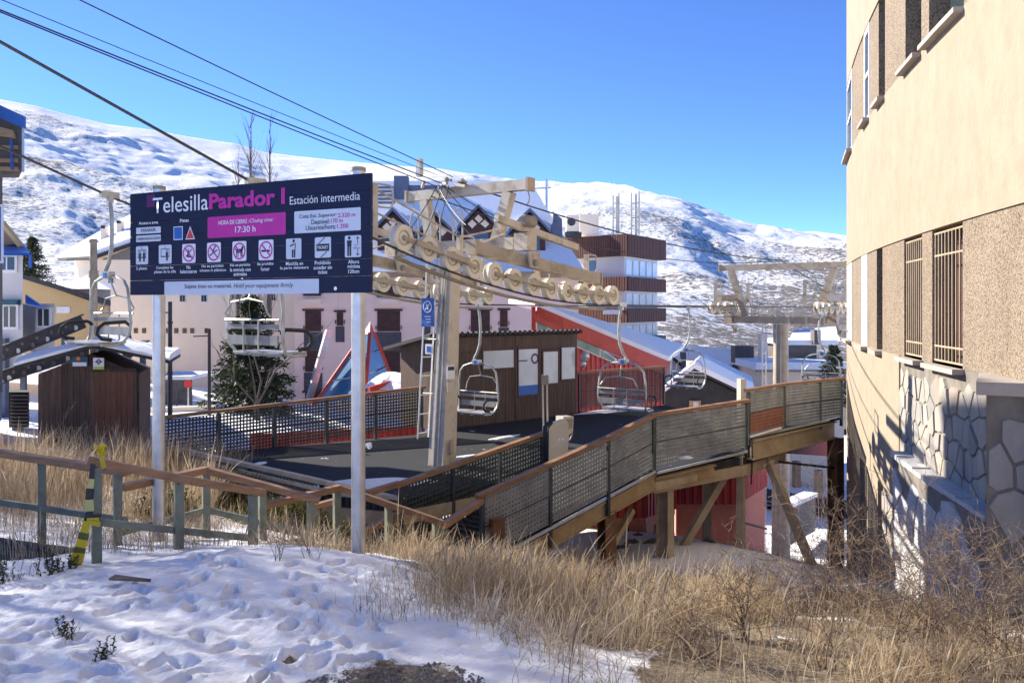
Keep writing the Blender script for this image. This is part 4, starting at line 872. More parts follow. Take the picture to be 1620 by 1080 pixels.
def srect(name, x0, x1, ytop, ybot, m_, dy=0, rad=.02, par=None):
    a, z1 = sxy((x0+x1)/2, ytop); _, z0 = sxy((x0+x1)/2, ybot); xa, _ = sxy(x0, ytop); xb, _ = sxy(x1, ytop); pts = []
    for cx, cz, a0 in ((xb-rad,z1-rad,0),(xa+rad,z1-rad,90),(xa+rad,z0+rad,180),(xb-rad,z0+rad,270)):
        for k in range(4): t = R(a0+30*k); pts.append((cx+rad*math.cos(t), cz+rad*math.sin(t)))
    return spoly(name, pts[::-1] if False else pts, m_, dy, par), (xa, xb, z0, z1)
def stext(txt, x0, x1, yc, m_, dy=.003, h=None, bold=0, shear=0, par=None):
    xa, zc = sxy(x0, yc); xb, _ = sxy(x1, yc); _, zc = sxy((x0+x1)/2, yc)
    cu = bpy.data.curves.new('t', 'FONT'); cu.body = txt; cu.size = 1; cu.offset = bold; cu.shear = shear; cu.resolution_u = 3
    ob = bpy.data.objects.new('t', cu); me = bpy.data.meshes.new_from_object(ob); bpy.data.objects.remove(ob)
    n = len(me.vertices); co = np.empty(n*3); me.vertices.foreach_get('co', co); co = co.reshape(-1, 3)
    mn, mx = co.min(0), co.max(0); sx = (xb-xa)/(mx[0]-mn[0])
    if h is None: sz = sx*1.12; 
    else: _, za = sxy((x0+x1)/2, yc-h/2); _, zb_ = sxy((x0+x1)/2, yc+h/2); sz = (za-zb_)/(mx[1]-mn[1])
    out = np.zeros_like(co); out[:,0] = xa+(co[:,0]-mn[0])*sx; out[:,2] = zc+(co[:,1]-(mn[1]+mx[1])/2)*sz; out[:,1] = -.0225-dy
    me.vertices.foreach_set('co', out.ravel()); me.update(); me.materials.clear(); me.materials.append(MT[m_]); me.name = 'lettering'
    return link('lettering', me, par or sign)
srect('plum_square', 172, 222, 187, 262, 'print_plum', .001, .002)
stext('Telesilla', 210, 547, 242, 'print_white', h=96, bold=.004); stext('Parador I', 553, 1015, 212, 'print_magenta', h=98, bold=.035)
stext('Estación intermedia', 1045, 1473, 208, 'print_white', h=50)
stext('Acceso a zona', 124, 242, 357, 'print_white', h=18, bold=.02); stext('Pistas', 375, 429, 343, 'print_white', h=21, bold=.02)
for yt, yb, tx, xa, xb in ((384,423,'PARADOR',139,228), (433,472,'URBANIZACIÓN',115,252)):
    b_, _ = srect('name_box', 108, 258, yt, yb, 'print_grey', .002, .012); stext(tx, xa, xb, (yt+yb)/2-1, 'print_dark', .005, 20, .01, par=b_)
b_, _ = srect('run_square', 336, 392, 380, 462, 'print_white', .002, .003); srect('run_square_fill', 340, 388, 385, 457, 'print_blue', .004, .003, b_)
xa, z0 = sxy(408, 460); xb, _ = sxy(467, 457); xc, z1 = sxy(437, 378)
t_ = spoly('run_triangle', [(xa,z0),(xb,z0),(xc,z1)], 'print_white', .002); spoly('run_triangle_fill', [(xa+.018,z0+.011),(xb-.018,z0+.011),(xc,z1-.028)], 'print_red', .004, t_)
b_, _ = srect('closing_panel', 543, 1020, 308, 440, 'print_magenta', .002, .015)
stext('HORA DE CIERRE', 611, 786, 353, 'print_white', .005, 26, .012, par=b_); stext('/Closing time:', 792, 945, 345, 'print_white', .005, 30, .004, .25, par=b_); stext('17:30 h', 712, 837, 396, 'print_white', .005, 38, .012, par=b_)
b_, _ = srect('data_panel', 1072, 1477, 276, 413, 'print_grey', .002, .015)
for a_, x0, x1, c_, x2, x3, y in (('Cota Est. Superior:',1103,1330,'2.320 m',1338,1445,314), ('Desnivel:',1176,1288,'170 m',1296,1368,348), ('Usuarios/hora:',1143,1326,'1.200',1333,1403,381)):
    stext(a_, x0, x1, y+3, 'print_dark', .005, 30, .008, par=b_); stext(c_, x2, x3, y-4, 'print_magenta', .005, 27, .012, par=b_)
b_, _ = srect('safety_panel', 280, 1222, 707, 792, 'print_grey', .002, .012)
stext('Sujete bien su material.', 404, 692, 746, 'print_dark', .005, 33, .006, par=b_); stext('Hold your equipment firmly.', 703, 1069, 742, 'print_dark', .005, 36, 0, .25, par=b_)
def disc(cx, cz, r, n=16): return [(cx+r*math.cos(2*math.pi*k/n), cz+r*math.sin(2*math.pi*k/n)) for k in range(n)]
xa, za = sxy(1323, 757); spoly('bolt_head', disc(xa, za, .022), 'aluminium', .004)
PB = [(107,181,500,611),(246,324,492,606),(389,470,486,602),(540,624,478,597),(695,780,470,590),(855,945,461,585),(1022,1115,453,578),(1197,1296,445,570),(1380,1480,434,567)]
def person(par, cx, cz, h, m_='print_dark', arms=True):
    spoly('figure', disc(cx, cz+h*.42, h*.085, 12), m_, .004, par)
    spoly('figure', [(cx-h*.13,cz-h*.02),(cx+h*.13,cz-h*.02),(cx+h*.15,cz+h*.30),(cx-h*.15,cz+h*.30)], m_, .004, par)
    for s_ in (-1, 1): spoly('figure', [(cx+s_*h*.07-h*.05,cz-h*.48),(cx+s_*h*.07+h*.05,cz-h*.48),(cx+s_*h*.07+h*.055,cz-h*.022),(cx+s_*h*.07-h*.055,cz-h*.022)], m_, .004, par)
def line(par, a, b, w, m_='print_dark', dy=.004):
    d = Vector((b[0]-a[0], b[1]-a[1])).normalized(); n = Vector((-d.y, d.x))*w/2; spoly('figure', [(a[0]-n.x,a[1]-n.y),(b[0]-n.x,b[1]-n.y),(b[0]+n.x,b[1]+n.y),(a[0]+n.x,a[1]+n.y)], m_, dy, par)
def ring(par, cx, cz, r, w, m_):
    n = 28; mb = MB(); V = []; 
    for k in range(n): a = 2*math.pi*k/n; V += [(cx+r*math.cos(a), -.0275, cz+r*math.sin(a)), (cx+(r-w)*math.cos(a), -.0275, cz+(r-w)*math.sin(a))]
    mb.add(V, [(2*k, 2*((k+1)%n), 2*((k+1)%n)+1, 2*k+1) for k in range(n)]); mb.build('ban_ring', m_, par)
for i, (x0, x1, yt, yb) in enumerate(PB):
    o, (xa, xb, z0, z1) = srect('pictogram', x0, x1, yt, yb, 'print_grey' if i not in (2,3,4,5) else 'print_white', .002, .018); cx, cz = (xa+xb)/2, (z0+z1)/2; w, h = xb-xa, z1-z0
    if i in (2,3,4,5):
        if i == 2: person(o, cx-.01, cz, h*.45); line(o, (cx-.05,cz-.03), (cx+.06,cz-.05), .016); line(o, (cx-.03,cz-.02),(cx+.05,cz+.05),.012)
        if i == 3: line(o, (cx-.07,cz-.04), (cx+.06,cz+.03), .016); line(o, (cx-.02,cz), (cx+.01,cz+.05), .02); spoly('figure', disc(cx+.02,cz+.065,.014,10), 'print_dark', .004, o)
        if i == 4:
            line(o, (cx-.05,cz), (cx+.05,cz+.005), .045)
            for dx in (-.045,-.02,.025,.045): line(o, (cx+dx,cz-.015), (cx+dx,cz-.07), .012)
            line(o, (cx+.04,cz+.01), (cx+.055,cz+.055), .03); line(o, (cx-.05,cz+.01), (cx-.075,cz+.04), .012)
        if i == 5: line(o, (cx-.07,cz-.01), (cx+.06,cz-.01), .024); line(o, (cx+.05,cz+.015), (cx+.07,cz+.07), .010)
        r_ = min(w, h)*.45; ring(o, cx, cz, r_, .018, 'print_magenta'); line(o, (cx-r_*.68,cz+r_*.68), (cx+r_*.68,cz-r_*.68), .018, 'print_magenta', .006)
    elif i in (0,1):
        for zz_ in (cz+h*.28,): line(o, (cx-w*.32,zz_), (cx+w*.32,zz_), .008)
        line(o, (cx-w*.31,cz+h*.28), (cx-w*.31,cz-h*.1), .008); line(o, (cx+w*.31,cz+h*.28), (cx+w*.31,cz-h*.1), .008); line(o, (cx,cz+h*.28), (cx,cz+h*.44), .008)
        line(o, (cx-w*.34,cz-h*.12), (cx+w*.34,cz-h*.12), .014)
        for dx in ((-.16,.16) if i == 0 else (.14,)): person(o, cx+w*dx, cz-h*.06, h*.6)
    elif i == 6: person(o, cx, cz, h*.9); spoly('figure', [(cx-.055,cz-.01),(cx+.02,cz-.01),(cx+.02,cz+.06),(cx-.055,cz+.06)], 'print_grey', .006, o); line(o, (cx-.05,cz+.03), (cx+.01,cz+.05), .016, 'print_dark', .008)
    elif i == 7:
        spoly('figure', [(cx-.09,cz-.04),(cx+.09,cz-.04),(cx+.09,cz+.04),(cx-.09,cz+.04)], 'print_dark', .004, o); stext('TICKET', x0+16, x1-16, (yt+yb)/2, 'print_white', .008, 18, .02, par=o)
        line(o, (cx-.06,cz+.045), (cx+.03,cz+.11), .010); line(o, (cx+.06,cz-.045), (cx-.03,cz-.11), .010)
    else:
        person(o, cx-.05, cz, h*.92); line(o, (cx+.065,cz-h*.4), (cx+.065,cz-h*.12), .008); line(o, (cx+.065,cz+h*.12), (cx+.065,cz+h*.4), .008)
        for s_ in (-1, 1): line(o, (cx+.045,cz+s_*h*.34), (cx+.065,cz+s_*h*.42), .008); line(o, (cx+.085,cz+s_*h*.34), (cx+.065,cz+s_*h*.42), .008)
        stext('min.', x1-42, x1-18, (yt+yb)/2-10, 'print_dark', .005, 9, par=o); stext('120cm', x1-48, x1-8, (yt+yb)/2+10, 'print_dark', .005, 10, par=o)
for tx, x0, x1, y in (('2 plazas',108,174,637),('Complete las',231,334,632),('plazas de la silla',219,350,657),('No',416,440,628),('balancearse',377,478,653),('No se permiten',508,640,622),('trineos ni plásticos',495,657,648),
        ('No se permite',681,804,616),('la entrada con',681,806,642),('animales',702,783,669),('Se prohíbe',846,946,609),('fumar',868,922,638),('Mochila en',1021,1126,605),('la parte delantera',987,1160,633),('Prohibido',1197,1295,600),('acceder sin',1190,1302,629),('ticket',1217,1274,657),('Altura',1400,1468,594),('mínima',1397,1472,622),('120cm',1402,1468,653)):
    stext(tx, x0, x1, y, 'print_white', .003, 23, .014)
# ------------------------------------------------------------------ green post railings with brown rails
def railing(label, rails, posts, mids, drop=1.05, pw=.095):
    P0 = rails[0][0]; r = thing('ramp_railing', label, 'railing', (P0.x, P0.y, ground_z(P0.x, P0.y)))
    for a_, b_ in rails:
        mb = MB(); mb.bar(a_, b_, .12, .085); mb.build('handrail', 'brown_rail', r, world=True)
    for p in posts:
        zb_ = max(ground_z(p.x, p.y)-.2, p.z-1.6) ; mb = MB(); mb.box((p.x, p.y, (p.z-.045+zb_)/2), (pw,pw,p.z-.045-zb_), .55); mb.build('post', 'green_post', r, world=True)
    for a_, b_ in mids:
        mb = MB(); mb.bar(a_, b_, .04, .075); mb.build('mid_rail', 'green_post', r, world=True)
    return r
Y1 = 10.9
railing('brown topped railing on green posts behind the black ramp grating', [(at(-120,698,11.6), at(201,747,10.7))], [at(-70,706,11.4), at(66,727,11.1), at(186,744,10.75)], [(at(-120,777,11.6), at(201,823,10.7))])
railing('brown topped railing whose end post is wound with striped tape', [(at(137,727,9.35), at(300,760,10.0)), (at(300,760,10.0), at(416,779,10.6))], [at(153,731,9.4), at(283,757,9.95), at(400,776,10.55)], [(at(160,826,9.45), at(400,851,10.5))])
railing('zigzag railing with peaked brown handrail in front of the juniper', [(at(193,771,11.0), at(326,743,12.0)), (at(326,743,12.0), at(505,791,12.0))], [at(326,745,12.0), at(415,767,12.0), at(492,788,12.0)], [(at(193,842,11.0), at(326,806,12.0)), (at(326,806,12.0), at(505,846,12.0))])
railing('zigzag railing with peaked brown handrail behind the right sign pole', [(at(408,802,12.2), at(537,771,13.0)), (at(537,771,13.0), at(700,827,13.2))], [at(533,773,13.0), at(615,798,13.1), at(690,823,13.2)], [(at(408,872,12.2), at(537,838,13.0))])
railing('short brown rail stub joining the dark inner ramp fence', [(at(497,801,14.2), at(531,792,14.4)), (at(580,780,14.9), at(633,764,15.6)), (at(565,843,14.6), at(633,818,15.5))], [at(500,801,14.2)], [])
railing('short sloping brown rail at the foot of the grey ramp fence', [(at(700,832,13.6), at(761,792,14.9))], [at(704,832,13.7)], [])
# black grating of the lower ramp
gr = thing('ramp_grating', 'black steel grating floor of the lowest ramp beside the snow', 'grating', at(60,860,10.4)+Vector((0,0,-.1)))
q4 = [at(-140,868,10.5), at(150,899,9.5), at(150,872,10.6), at(-140,832,11.9)]
mb = MB(); mb.hexa([p-Vector((0,0,.12)) for p in q4]+[p-Vector((0,0,.03)) for p in q4]); mb.build('tray', 'rubber_strip', gr, world=True)
mb = MB()
for i in range(70): a_ = lerp(q4[0], q4[1], i/69); b_ = lerp(q4[3], q4[2], i/69); mb.bar(a_, b_, .010, .03)
for i in range(14): a_ = lerp(q4[0], q4[3], i/13); b_ = lerp(q4[1], q4[2], i/13); mb.bar(a_-Vector((0,0,.006)), b_-Vector((0,0,.006)), .012, .03)
mb.build('bearing_bars', 'steel_post', gr, world=True, kind='stuff')
# striped tape
tape = thing('barrier_tape', 'yellow and black barrier tape twisted down the railing end post', 'tape', at(130,895,9.2))
seq = [((147,733),(145,757),'tape_black',.05),((145,757),(143,772),'tape_pale',.055),((143,772),(141,790),'tape_black',.075),((141,790),(142,808),'tape_pale',.08),((142,808),(138,824),'tape_black',.07),((138,824),(133,842),'tape_yellow',.08),((133,842),(131,853),'tape_olive',.10),((131,853),(127,865),'tape_yellow',.10),((127,865),(125,874),'tape_olive',.11),((125,874),(120,890),'tape_yellow',.12),((120,890),(117,900),'tape_olive',.11)]
for i, (a_, b_, m_, w) in enumerate(seq):
    A_ = at(*a_, 9.22); B_ = at(*b_, 9.22); mb = MB(); mb.bar(A_, B_, w, .012, up=(.2+.15*math.sin(i),-1,.0), w2=w*1.05); mb.build('stripe', m_, tape, world=True)
mb = MB(); mb.bar(at(138,823,9.20), at(156,822,9.20), .05, .012, up=(0,-1,0)); mb.bar(at(140,826,9.18), at(158,829,9.18), .012, .05); mb.build('knot', 'tape_yellow', tape, world=True)
mb = MB(); mb.bar(at(137,817,9.21), at(160,815,9.21), .012, .035); mb.build('knot', 'tape_black', tape, world=True)
bow = thing('tape_bow', 'crumpled yellow tape bow tied over the brown rail end', 'tape', at(157,738,9.35))
rg = random.Random(2)
for k in range(9):
    a_ = at(157+rg.uniform(-3,3), 712+rg.uniform(-4,6), 9.35); d_ = Vector((rg.uniform(-.07,.07), rg.uniform(-.05,.05), rg.uniform(-.03,.09))); mb = MB(); mb.bar(a_, a_+d_, .045, .006, up=(rg.uniform(-1,1), rg.uniform(-1,1), .3)); mb.build('loop', 'tape_yellow', bow, world=True)
mb = MB(); mb.bar(at(160,722,9.34), at(165,740,9.28), .05, .006, up=(0,-1,0)); mb.build('tail', 'tape_yellow', bow, world=True)
# ------------------------------------------------------------------ wooden shed, left
sh = thing('wooden_shed', 'small dark plank shed with thick snow on its gable roof', 'shed', at(140,705,23))
ys = 23.0; xl, xr = at(60,0,ys).x, at(220,0,ys).x; zg = -3.9; ze = (HY-588)/FPX*ys; xa_ = at(143,0,ys).x; za_ = (HY-556)/FPX*ys
def roofz(x): return za_-(za_-ze)*abs(x-xa_)/(xr-xa_) if x > xa_ else za_-(za_-ze)*abs(x-xa_)/(xa_-xl)
mb = MB(); mb.prism([(xl+.03,ys+.04,zg),(xr-.03,ys+.04,zg),(xr-.03,ys+.04,ze-.05),(xa_,ys+.04,za_-.05),(xl+.03,ys+.04,ze-.05)], (-.75,2.6,0)); mb.build('body', 'shed_wood', sh, world=True)
n = 17; xd0, xd1 = at(150,0,ys).x, at(211,0,ys).x; zd = (HY-588)/FPX*ys
for i in range(n):
    a_, b_ = lerp(xl, xr, i/n)+.004, lerp(xl, xr, (i+1)/n)-.004; mb = MB(); mb.prism([(a_,ys-random.uniform(0,.006),zg),(b_,ys,zg),(b_,ys,roofz(b_)-.06),(a_,ys,roofz(a_)-.06)], (0,.035,0)); mb.build('plank', 'shed_wood', sh, world=True)
dr = None
for i in range(7):
    a_, b_ = lerp(xd0, xd1, i/7)+.003, lerp(xd0, xd1, (i+1)/7)-.003; mb = MB(); mb.prism([(a_,ys-.045,zg),(b_,ys-.045,zg),(b_,ys-.045,zd),(a_,ys-.045,zd)], (0,.03,0))
    o = mb.build('door_plank' if dr else 'door', 'shed_door', dr or sh, world=True); dr = dr or o
for x in (xd0-.05, xd1+.05): mb = MB(); mb.prism([(x-.05,ys-.05,zg),(x+.05,ys-.05,zg),(x+.05,ys-.05,zd+.1),(x-.05,ys-.05,zd+.1)], (0,.045,0)); mb.build('door_jamb', 'shed_wood', sh, world=True)
mb = MB(); mb.prism([(xd0-.1,ys-.052,zd+.005),(xd1+.1,ys-.052,zd+.005),(xd1+.1,ys-.052,zd+.1),(xd0-.1,ys-.052,zd+.1)], (0,.046,0)); mb.build('door_head', 'shed_wood', sh, world=True)
RL = at(22,584,22.5); RA = at(146,550,22.5); RR = at(268,575,22.9); rb = Vector((-.95,3.3,0))
for nm, dz, th, m_ in (('roof_board', -.03, .08, 'roof_dark'),):
    for A_, B_ in ((RL, RA), (RA, RR)):
        mb = MB(); up_ = Vector((0,0,th)); mb.hexa([A_, B_, B_+rb, A_+rb, A_+up_, B_+up_, B_+rb+up_, A_+rb+up_]); mb.build(nm, m_, sh, world=True)
def snow_slab(A_, B_, back, th, label=None):
    nx, ny = 14, 8; V = []; F = []
    for j in range(ny+1):
        for i in range(nx+1):
            u, v = i/nx, j/ny; p = lerp(Vector(A_), Vector(B_), u)+Vector(back)*v; e = min(1, min(v, 1-v)*9+.35)
            V.append((p.x, p.y-.03*(1-min(1, v*6)), p.z+.085+th*e*(.9+.2*math.sin(5*u+2*v)+.1*math.sin(13*u))))
    n0 = len(V)
    for j in range(ny+1):
        for i in range(nx+1): p = lerp(Vector(A_), Vector(B_), i/nx)+Vector(back)*(j/ny); V.append((p.x, p.y, p.z+.084))
    w = nx+1
    for j in range(ny):
        for i in range(nx): F.append((j*w+i, j*w+i+1, (j+1)*w+i+1, (j+1)*w+i))
    for i in range(nx): F.append((n0+i, n0+i+1, i+1, i)); k = ny*w; F.append((k+i, k+i+1, n0+k+i+1, n0+k+i))
    for j in range(ny): F.append((j*w, (j+1)*w, n0+(j+1)*w, n0+j*w)); F.append((n0+j*w+nx, n0+(j+1)*w+nx, (j+1)*w+nx, j*w+nx))
    mb = MB(); mb.add(V, F); return mb
# one continuous blanket over both slopes
mbs = snow_slab(RL, RA, rb, .20); o2 = snow_slab(RA, RR, rb, .20); mbs.add(o2.v, o2.f)
tag(mbs.build('roof_snow', 'snow', None, smooth=True), 'thick snow blanket lying on the wooden shed roof', 'snow')
def card(name, c, w, h, m_, par, th=.015, y=-1):
    mb = MB(); mb.box((c.x, c.y, c.z), (w, th, h)); return mb.build(name, m_, par, world=True)
k1 = card('notice', at(126,572,22.93), .42, .26, 'teal', sh); card('notice_print', at(126,576,22.915), .36, .10, 'print_white', k1, .006); card('notice_print', at(124,567,22.915), .09, .09, 'print_orange', k1, .006)
k2 = card('notice', at(156,575,22.93), .28, .30, 'print_white', sh); card('notice_print', at(156,582,22.918), .26, .07, 'print_green', k2, .006)
mb = MB(); mb.bar(at(152,572,22.915), at(156,568,22.915), .006, .02); mb.bar(at(156,568,22.915), at(160,572,22.915), .006, .02); mb.bar(at(160,572,22.915), at(156,576,22.915), .006, .02); mb.bar(at(156,576,22.915), at(152,572,22.915), .006, .02); mb.bar(at(150,572,22.912), at(162,572,22.912), .006, .02); mb.build('notice_print', 'print_dark', k2, world=True)
# ------------------------------------------------------------------ operator hut
HA = Vector((-2.14,25.03,DZ)); HB = Vector((2.11,29.0,DZ)); HD = (HB-HA); HL = HD.length
hut = thing('operator_hut', 'brown boarded chairlift operator hut with pale windows on the platform', 'hut', HA, math.atan2(HD.y, HD.x))
HH = 2.62; dpt = 1.7
mb = MB(); nb = 44                                    # vertical boarding as real relief
V = []
def hwall(mb, x0, x1, z0, z1, y=0, n=None, flip=1):
    n = n or max(1, int((x1-x0)/.13)); 
    for i in range(n):
        a_, b_ = lerp(x0, x1, i/n)+.004, lerp(x0, x1, (i+1)/n)-.004; mb.hexa([(a_,y-.02,z0),(b_,y-.02,z0),(b_,y+.02,z0),(a_,y+.02,z0),(a_,y-.02,z1),(b_,y-.02,z1),(b_,y+.02,z1),(a_,y+.02,z1)])
def hx(px):
    k = (px-CX)/FPX; return (k*HA.y-HA.x)/(HD.x-k*HD.y)*HL
def hz(px, py):
    k = (px-CX)/FPX; a = (k*HA.y-HA.x)/(HD.x-k*HD.y); return (HY-py)/FPX*(HA.y+HD.y*a)-DZ
mb = MB(); mb.hexa([(0,.03,0),(HL,.03,0),(HL,dpt,0),(0,dpt,0),(0,.03,HH),(HL,.03,HH),(HL,dpt,HH-.35),(0,dpt,HH-.35)]); mb.build('body', 'hut_wood', hut)
mb = MB(); hwall(mb, 0, HL, 0, HH-.46); mb.build('boarding', 'hut_wood', hut)
mb = MB(); mb.hexa([(0,-.035,HH-.45),(HL,-.035,HH-.45),(HL,.02,HH-.45),(0,.02,HH-.45),(0,-.035,HH),(HL,-.035,HH),(HL,.02,HH),(0,.02,HH)]); mb.build('fascia_board', 'hut_wood', hut)
mb = MB(); mb.hexa([(-.35,-.16,HH+.02),(HL+.12,-.16,HH+.02),(HL+.12,dpt+.4,HH-.43),(-.35,dpt+.4,HH-.43),(-.35,-.16,HH+.10),(HL+.12,-.16,HH+.10),(HL+.12,dpt+.4,HH-.33),(-.35,dpt+.4,HH-.33)]); rf = mb.build('roof', 'roof_dark', hut)
for i in range(30):
    x = lerp(-.33, HL+.10, (i+.5)/30); mb = MB(); mb.tube([(x,-.18,HH+.085),(x,.25,HH-.02)], .075, 6); mb.build('roof_tile', 'roof_dark', rf)
for (pa, pb, ya, yb, gm) in ((763,812,553,582,'glass_pale'),(819,850,550,624,'glass_pale'),(858,882,556,606,'glass_pale'),(887,909,548,599,'glass_pale')):
    x0, x1 = hx(pa), hx(pb); pm_ = (pa+pb)/2; z1, z0 = hz(pm_, ya), hz(pm_, yb)
    mb = MB(); mb.hexa([(x0,-.03,z0),(x1,-.03,z0),(x1,-.022,z0),(x0,-.022,z0),(x0,-.03,z1),(x1,-.03,z1),(x1,-.022,z1),(x0,-.022,z1)]); wo_ = mb.build('window', gm, hut)
    mb = MB(); f_ = .05
    for (a0, a1, b0, b1) in ((x0-f_,x1+f_,z1,z1+f_),(x0-f_,x1+f_,z0-f_,z0),(x0-f_,x0,z0,z1),(x1,x1+f_,z0,z1)): mb.hexa([(a0,-.055,b0),(a1,-.055,b0),(a1,-.02,b0),(a0,-.02,b0),(a0,-.055,b1),(a1,-.055,b1),(a1,-.02,b1),(a0,-.02,b1)])
    mb.build('window_frame', 'hut_wood', wo_)
    if pa == 819:
        zc = hz(pm_, 609); mb = MB(); mb.hexa([(x0,-.036,z0+.002),(x1,-.036,z0+.002),(x1,-.031,z0+.002),(x0,-.031,z0+.002),(x0,-.036,zc),(x1,-.036,zc),(x1,-.031,zc),(x0,-.031,zc)]); mb.build('blue_panel', 'print_blue', wo_)
        cx, cz = hx(845), hz(845, 567); mb = MB(); V = []
        for k in range(20): a = 2*math.pi*k/20; V += [(cx+.17*math.cos(a),-.034,cz+.17*math.sin(a)),(cx+.10*math.cos(a),-.034,cz+.10*math.sin(a))]
        mb.add(V, [(2*k,2*((k+1)%20),2*((k+1)%20)+1,2*k+1) for k in range(20)]); mb.build('round_sticker', 'print_plum', wo_)
        mb = MB(); mb.hexa([(x0,-.038,hz(834,571)),(x0+.38,-.038,hz(834,571)),(x0+.38,-.031,hz(834,571)),(x0,-.031,hz(834,571)),(x0,-.038,hz(834,569)),(x0+.38,-.038,hz(834,569)),(x0+.38,-.031,hz(834,569)),(x0,-.031,hz(834,569))]); mb.build('bar', 'dark_steel', wo_)
mb = MB(); x = hx(815); mb.hexa([(x-.03,-.05,0),(x+.03,-.05,0),(x+.03,.0,0),(x-.03,.0,0),(x-.03,-.05,HH-.02),(x+.03,-.05,HH-.02),(x+.03,.0,HH-.02),(x-.03,.0,HH-.02)]); mb.build('batten', 'hut_wood', hut)
mb = MB(); x, z = HL+.02, HH-.75; mb.lathe([(.05,0),(.13,.05),(.16,.16),(.15,.18)], (x,-.25,z), 'x', 12); mb.lathe([(.05,0),(.10,.04),(.12,.12)], (x,-.2,z-.25), 'x', 12); mb.build('floodlight', 'aluminium', hut, smooth=True)
# ------------------------------------------------------------------ console and post
cs = thing('control_console', 'beige rounded chairlift control console at the end of the inner ramp fence', 'console', at(880,735,18.2), .62)
def conpoly(pts, y0, y1): mb = MB(); mb.prism([(x, y0, z) for x, z in pts], (0, y1-y0, 0)); return mb
zb_ = -.25
conpoly([(-.26,zb_),(.20,zb_),(.28,.55),(.27,.84),(.20,.93),(-.14,.86),(-.24,.78)], -.07, .07).build('pedestal', 'beige_plastic', cs)
mb = MB(); mb.prism([(-.285,-.085,zb_),(-.265,-.085,zb_),(-.255,-.085,.78),(-.15,-.085,.875),(-.16,-.085,.90),(-.275,-.085,.80)], (0,.17,0)); mb.build('rubber_edge', 'rubber_strip', cs)
conpoly([(.24,.50),(.52,.62),(.54,.95),(.26,.96)], .09, .34).build('head', 'beige_plastic', cs)
conpoly([(.30,.66),(.49,.72),(.50,.90),(.31,.90)], .075, .088).build('screen', 'tower_grey', cs)
mb = MB(); mb.tube([(.54,.2,.66),(.60,.2,.56),(.52,.2,.44),(.30,.2,.40)], .018, 6); mb.build('grab_bar', 'tower_grey', cs, smooth=True)
for x in (.02,.10): mb = MB(); mb.lathe([(.0,-.09),(.028,-.085),(.03,-.072)], (x,0,.52), 'y', 12); mb.build('button', 'print_white', cs)
pr = thing('marker_post', 'pair of slim white marker stakes standing behind the control console', 'stakes', at(862,690,18.9))
for dx in (-.02,.07): mb = MB(); b_ = at(862,690,18.9); mb.tube([b_+Vector((dx,0,-.5)), b_+Vector((dx-.03,0,1.32))], .022, 6); mb.build('stake', 'beige_plastic', pr, world=True)
mb = MB(); b_ = at(862,690,18.9); mb.box(b_+Vector((0,0,1.2)), (.16,.05,.2)); mb.build('head', 'tower_grey', pr, world=True)
# ------------------------------------------------------------------ village
def wp(mb, name, m_, par, **k): return mb.build(name, m_, par, world=True, **k)
def fquad(mb, x0, x1, z0, z1, y, d=.12, sk=0):
    return mb.hexa([(x0,y,z0),(x1,y,z0),(x1+sk,y+d,z0),(x0+sk,y+d,z0),(x0,y,z1),(x1,y,z1),(x1+sk,y+d,z1),(x0+sk,y+d,z1)])
def PX(px, Y): return (px-CX)/FPX*Y
def PZ(py, Y): return (HY-py)/FPX*Y
# pink apartment block
Y = 58.0; pk_ = thing('pink_apartment_block', 'pink rendered apartment block with brown shutters and snowy dormer roof', 'building', (PX(690,Y), Y, -9))
x0, x1, ze = PX(466,Y), PX(915,Y), PZ(428,Y)
wp(fquad(MB(), x0, x1, -11, ze, Y, 12), 'wall', 'pink_plaster', pk_)
wp(fquad(MB(), PX(669,Y), PX(681,Y), -11, ze-.02, Y-.05, .05), 'slate_strip', 'slate', pk_)
def shutter(px0, px1, py0, py1, sill=True, slate=None):
    mb = fquad(MB(), PX(px0,Y), PX(px1,Y), PZ(py1,Y), PZ(py0,Y), Y-.05, .05); o = wp(mb, 'window', 'shutter_brown', pk_)
    wp(fquad(MB(), PX(px0-4,Y), PX(px1+4,Y), PZ(py0,Y)+.01, PZ(py0-3.5,Y), Y-.14, .14), 'lintel', 'shutter_brown', o)
    mb = MB()
    for k in range(6): z = lerp(PZ(py1,Y), PZ(py0,Y), (k+.5)/6); fquad(mb, PX(px0+1,Y), PX(px1-1,Y), z-.03, z+.03, Y-.075, .024)
    wp(mb, 'slats', 'shutter_brown', o)
    for px in (px0-2.5, px1+1.5): wp(fquad(MB(), PX(px,Y), PX(px+1.2,Y), PZ(py1-3,Y), PZ(py1-9,Y), Y-.10, .09), 'catch', 'dark_steel', o)
    if slate: wp(fquad(MB(), PX(px0-2,Y), PX(px1+2,Y), PZ(py1+slate,Y), PZ(py1+1,Y), Y-.04, .04), 'slate_panel', 'slate', o)
for (a_, b_, c_, d_, s_) in ((483,508,492,524,30),(483,508,558,588,30),(483,508,621,650,None),(533,543,494,515,26),(597,633,492,524,30),(597,633,558,590,None),(745,775,491,524,None),(791,803,491,517,8),(480,508,452,468,None),(596,634,448,470,None)):
    shutter(a_, b_, c_, d_, slate=s_)
for px in (494, 615): wp(fquad(MB(), PX(px-16,Y), PX(px+16,Y), PZ(480,Y), PZ(473,Y), Y-.5, .5), 'balcony', 'cream_wall', pk_); 
ridge = PZ(286,66.0)
mb = MB(); mb.add([(x0-.6,Y-.6,ze-.1),(x1+.4,Y-.6,ze-.1),(x1-3.0,66,ridge),(x0+1,66,ridge),(x0-.6,74,ze),(x1+.4,74,ze)], [(0,1,2,3),(1,5,2),(3,2,5,4),(0,3,4)]); wp(mb, 'roof', 'snow', pk_)
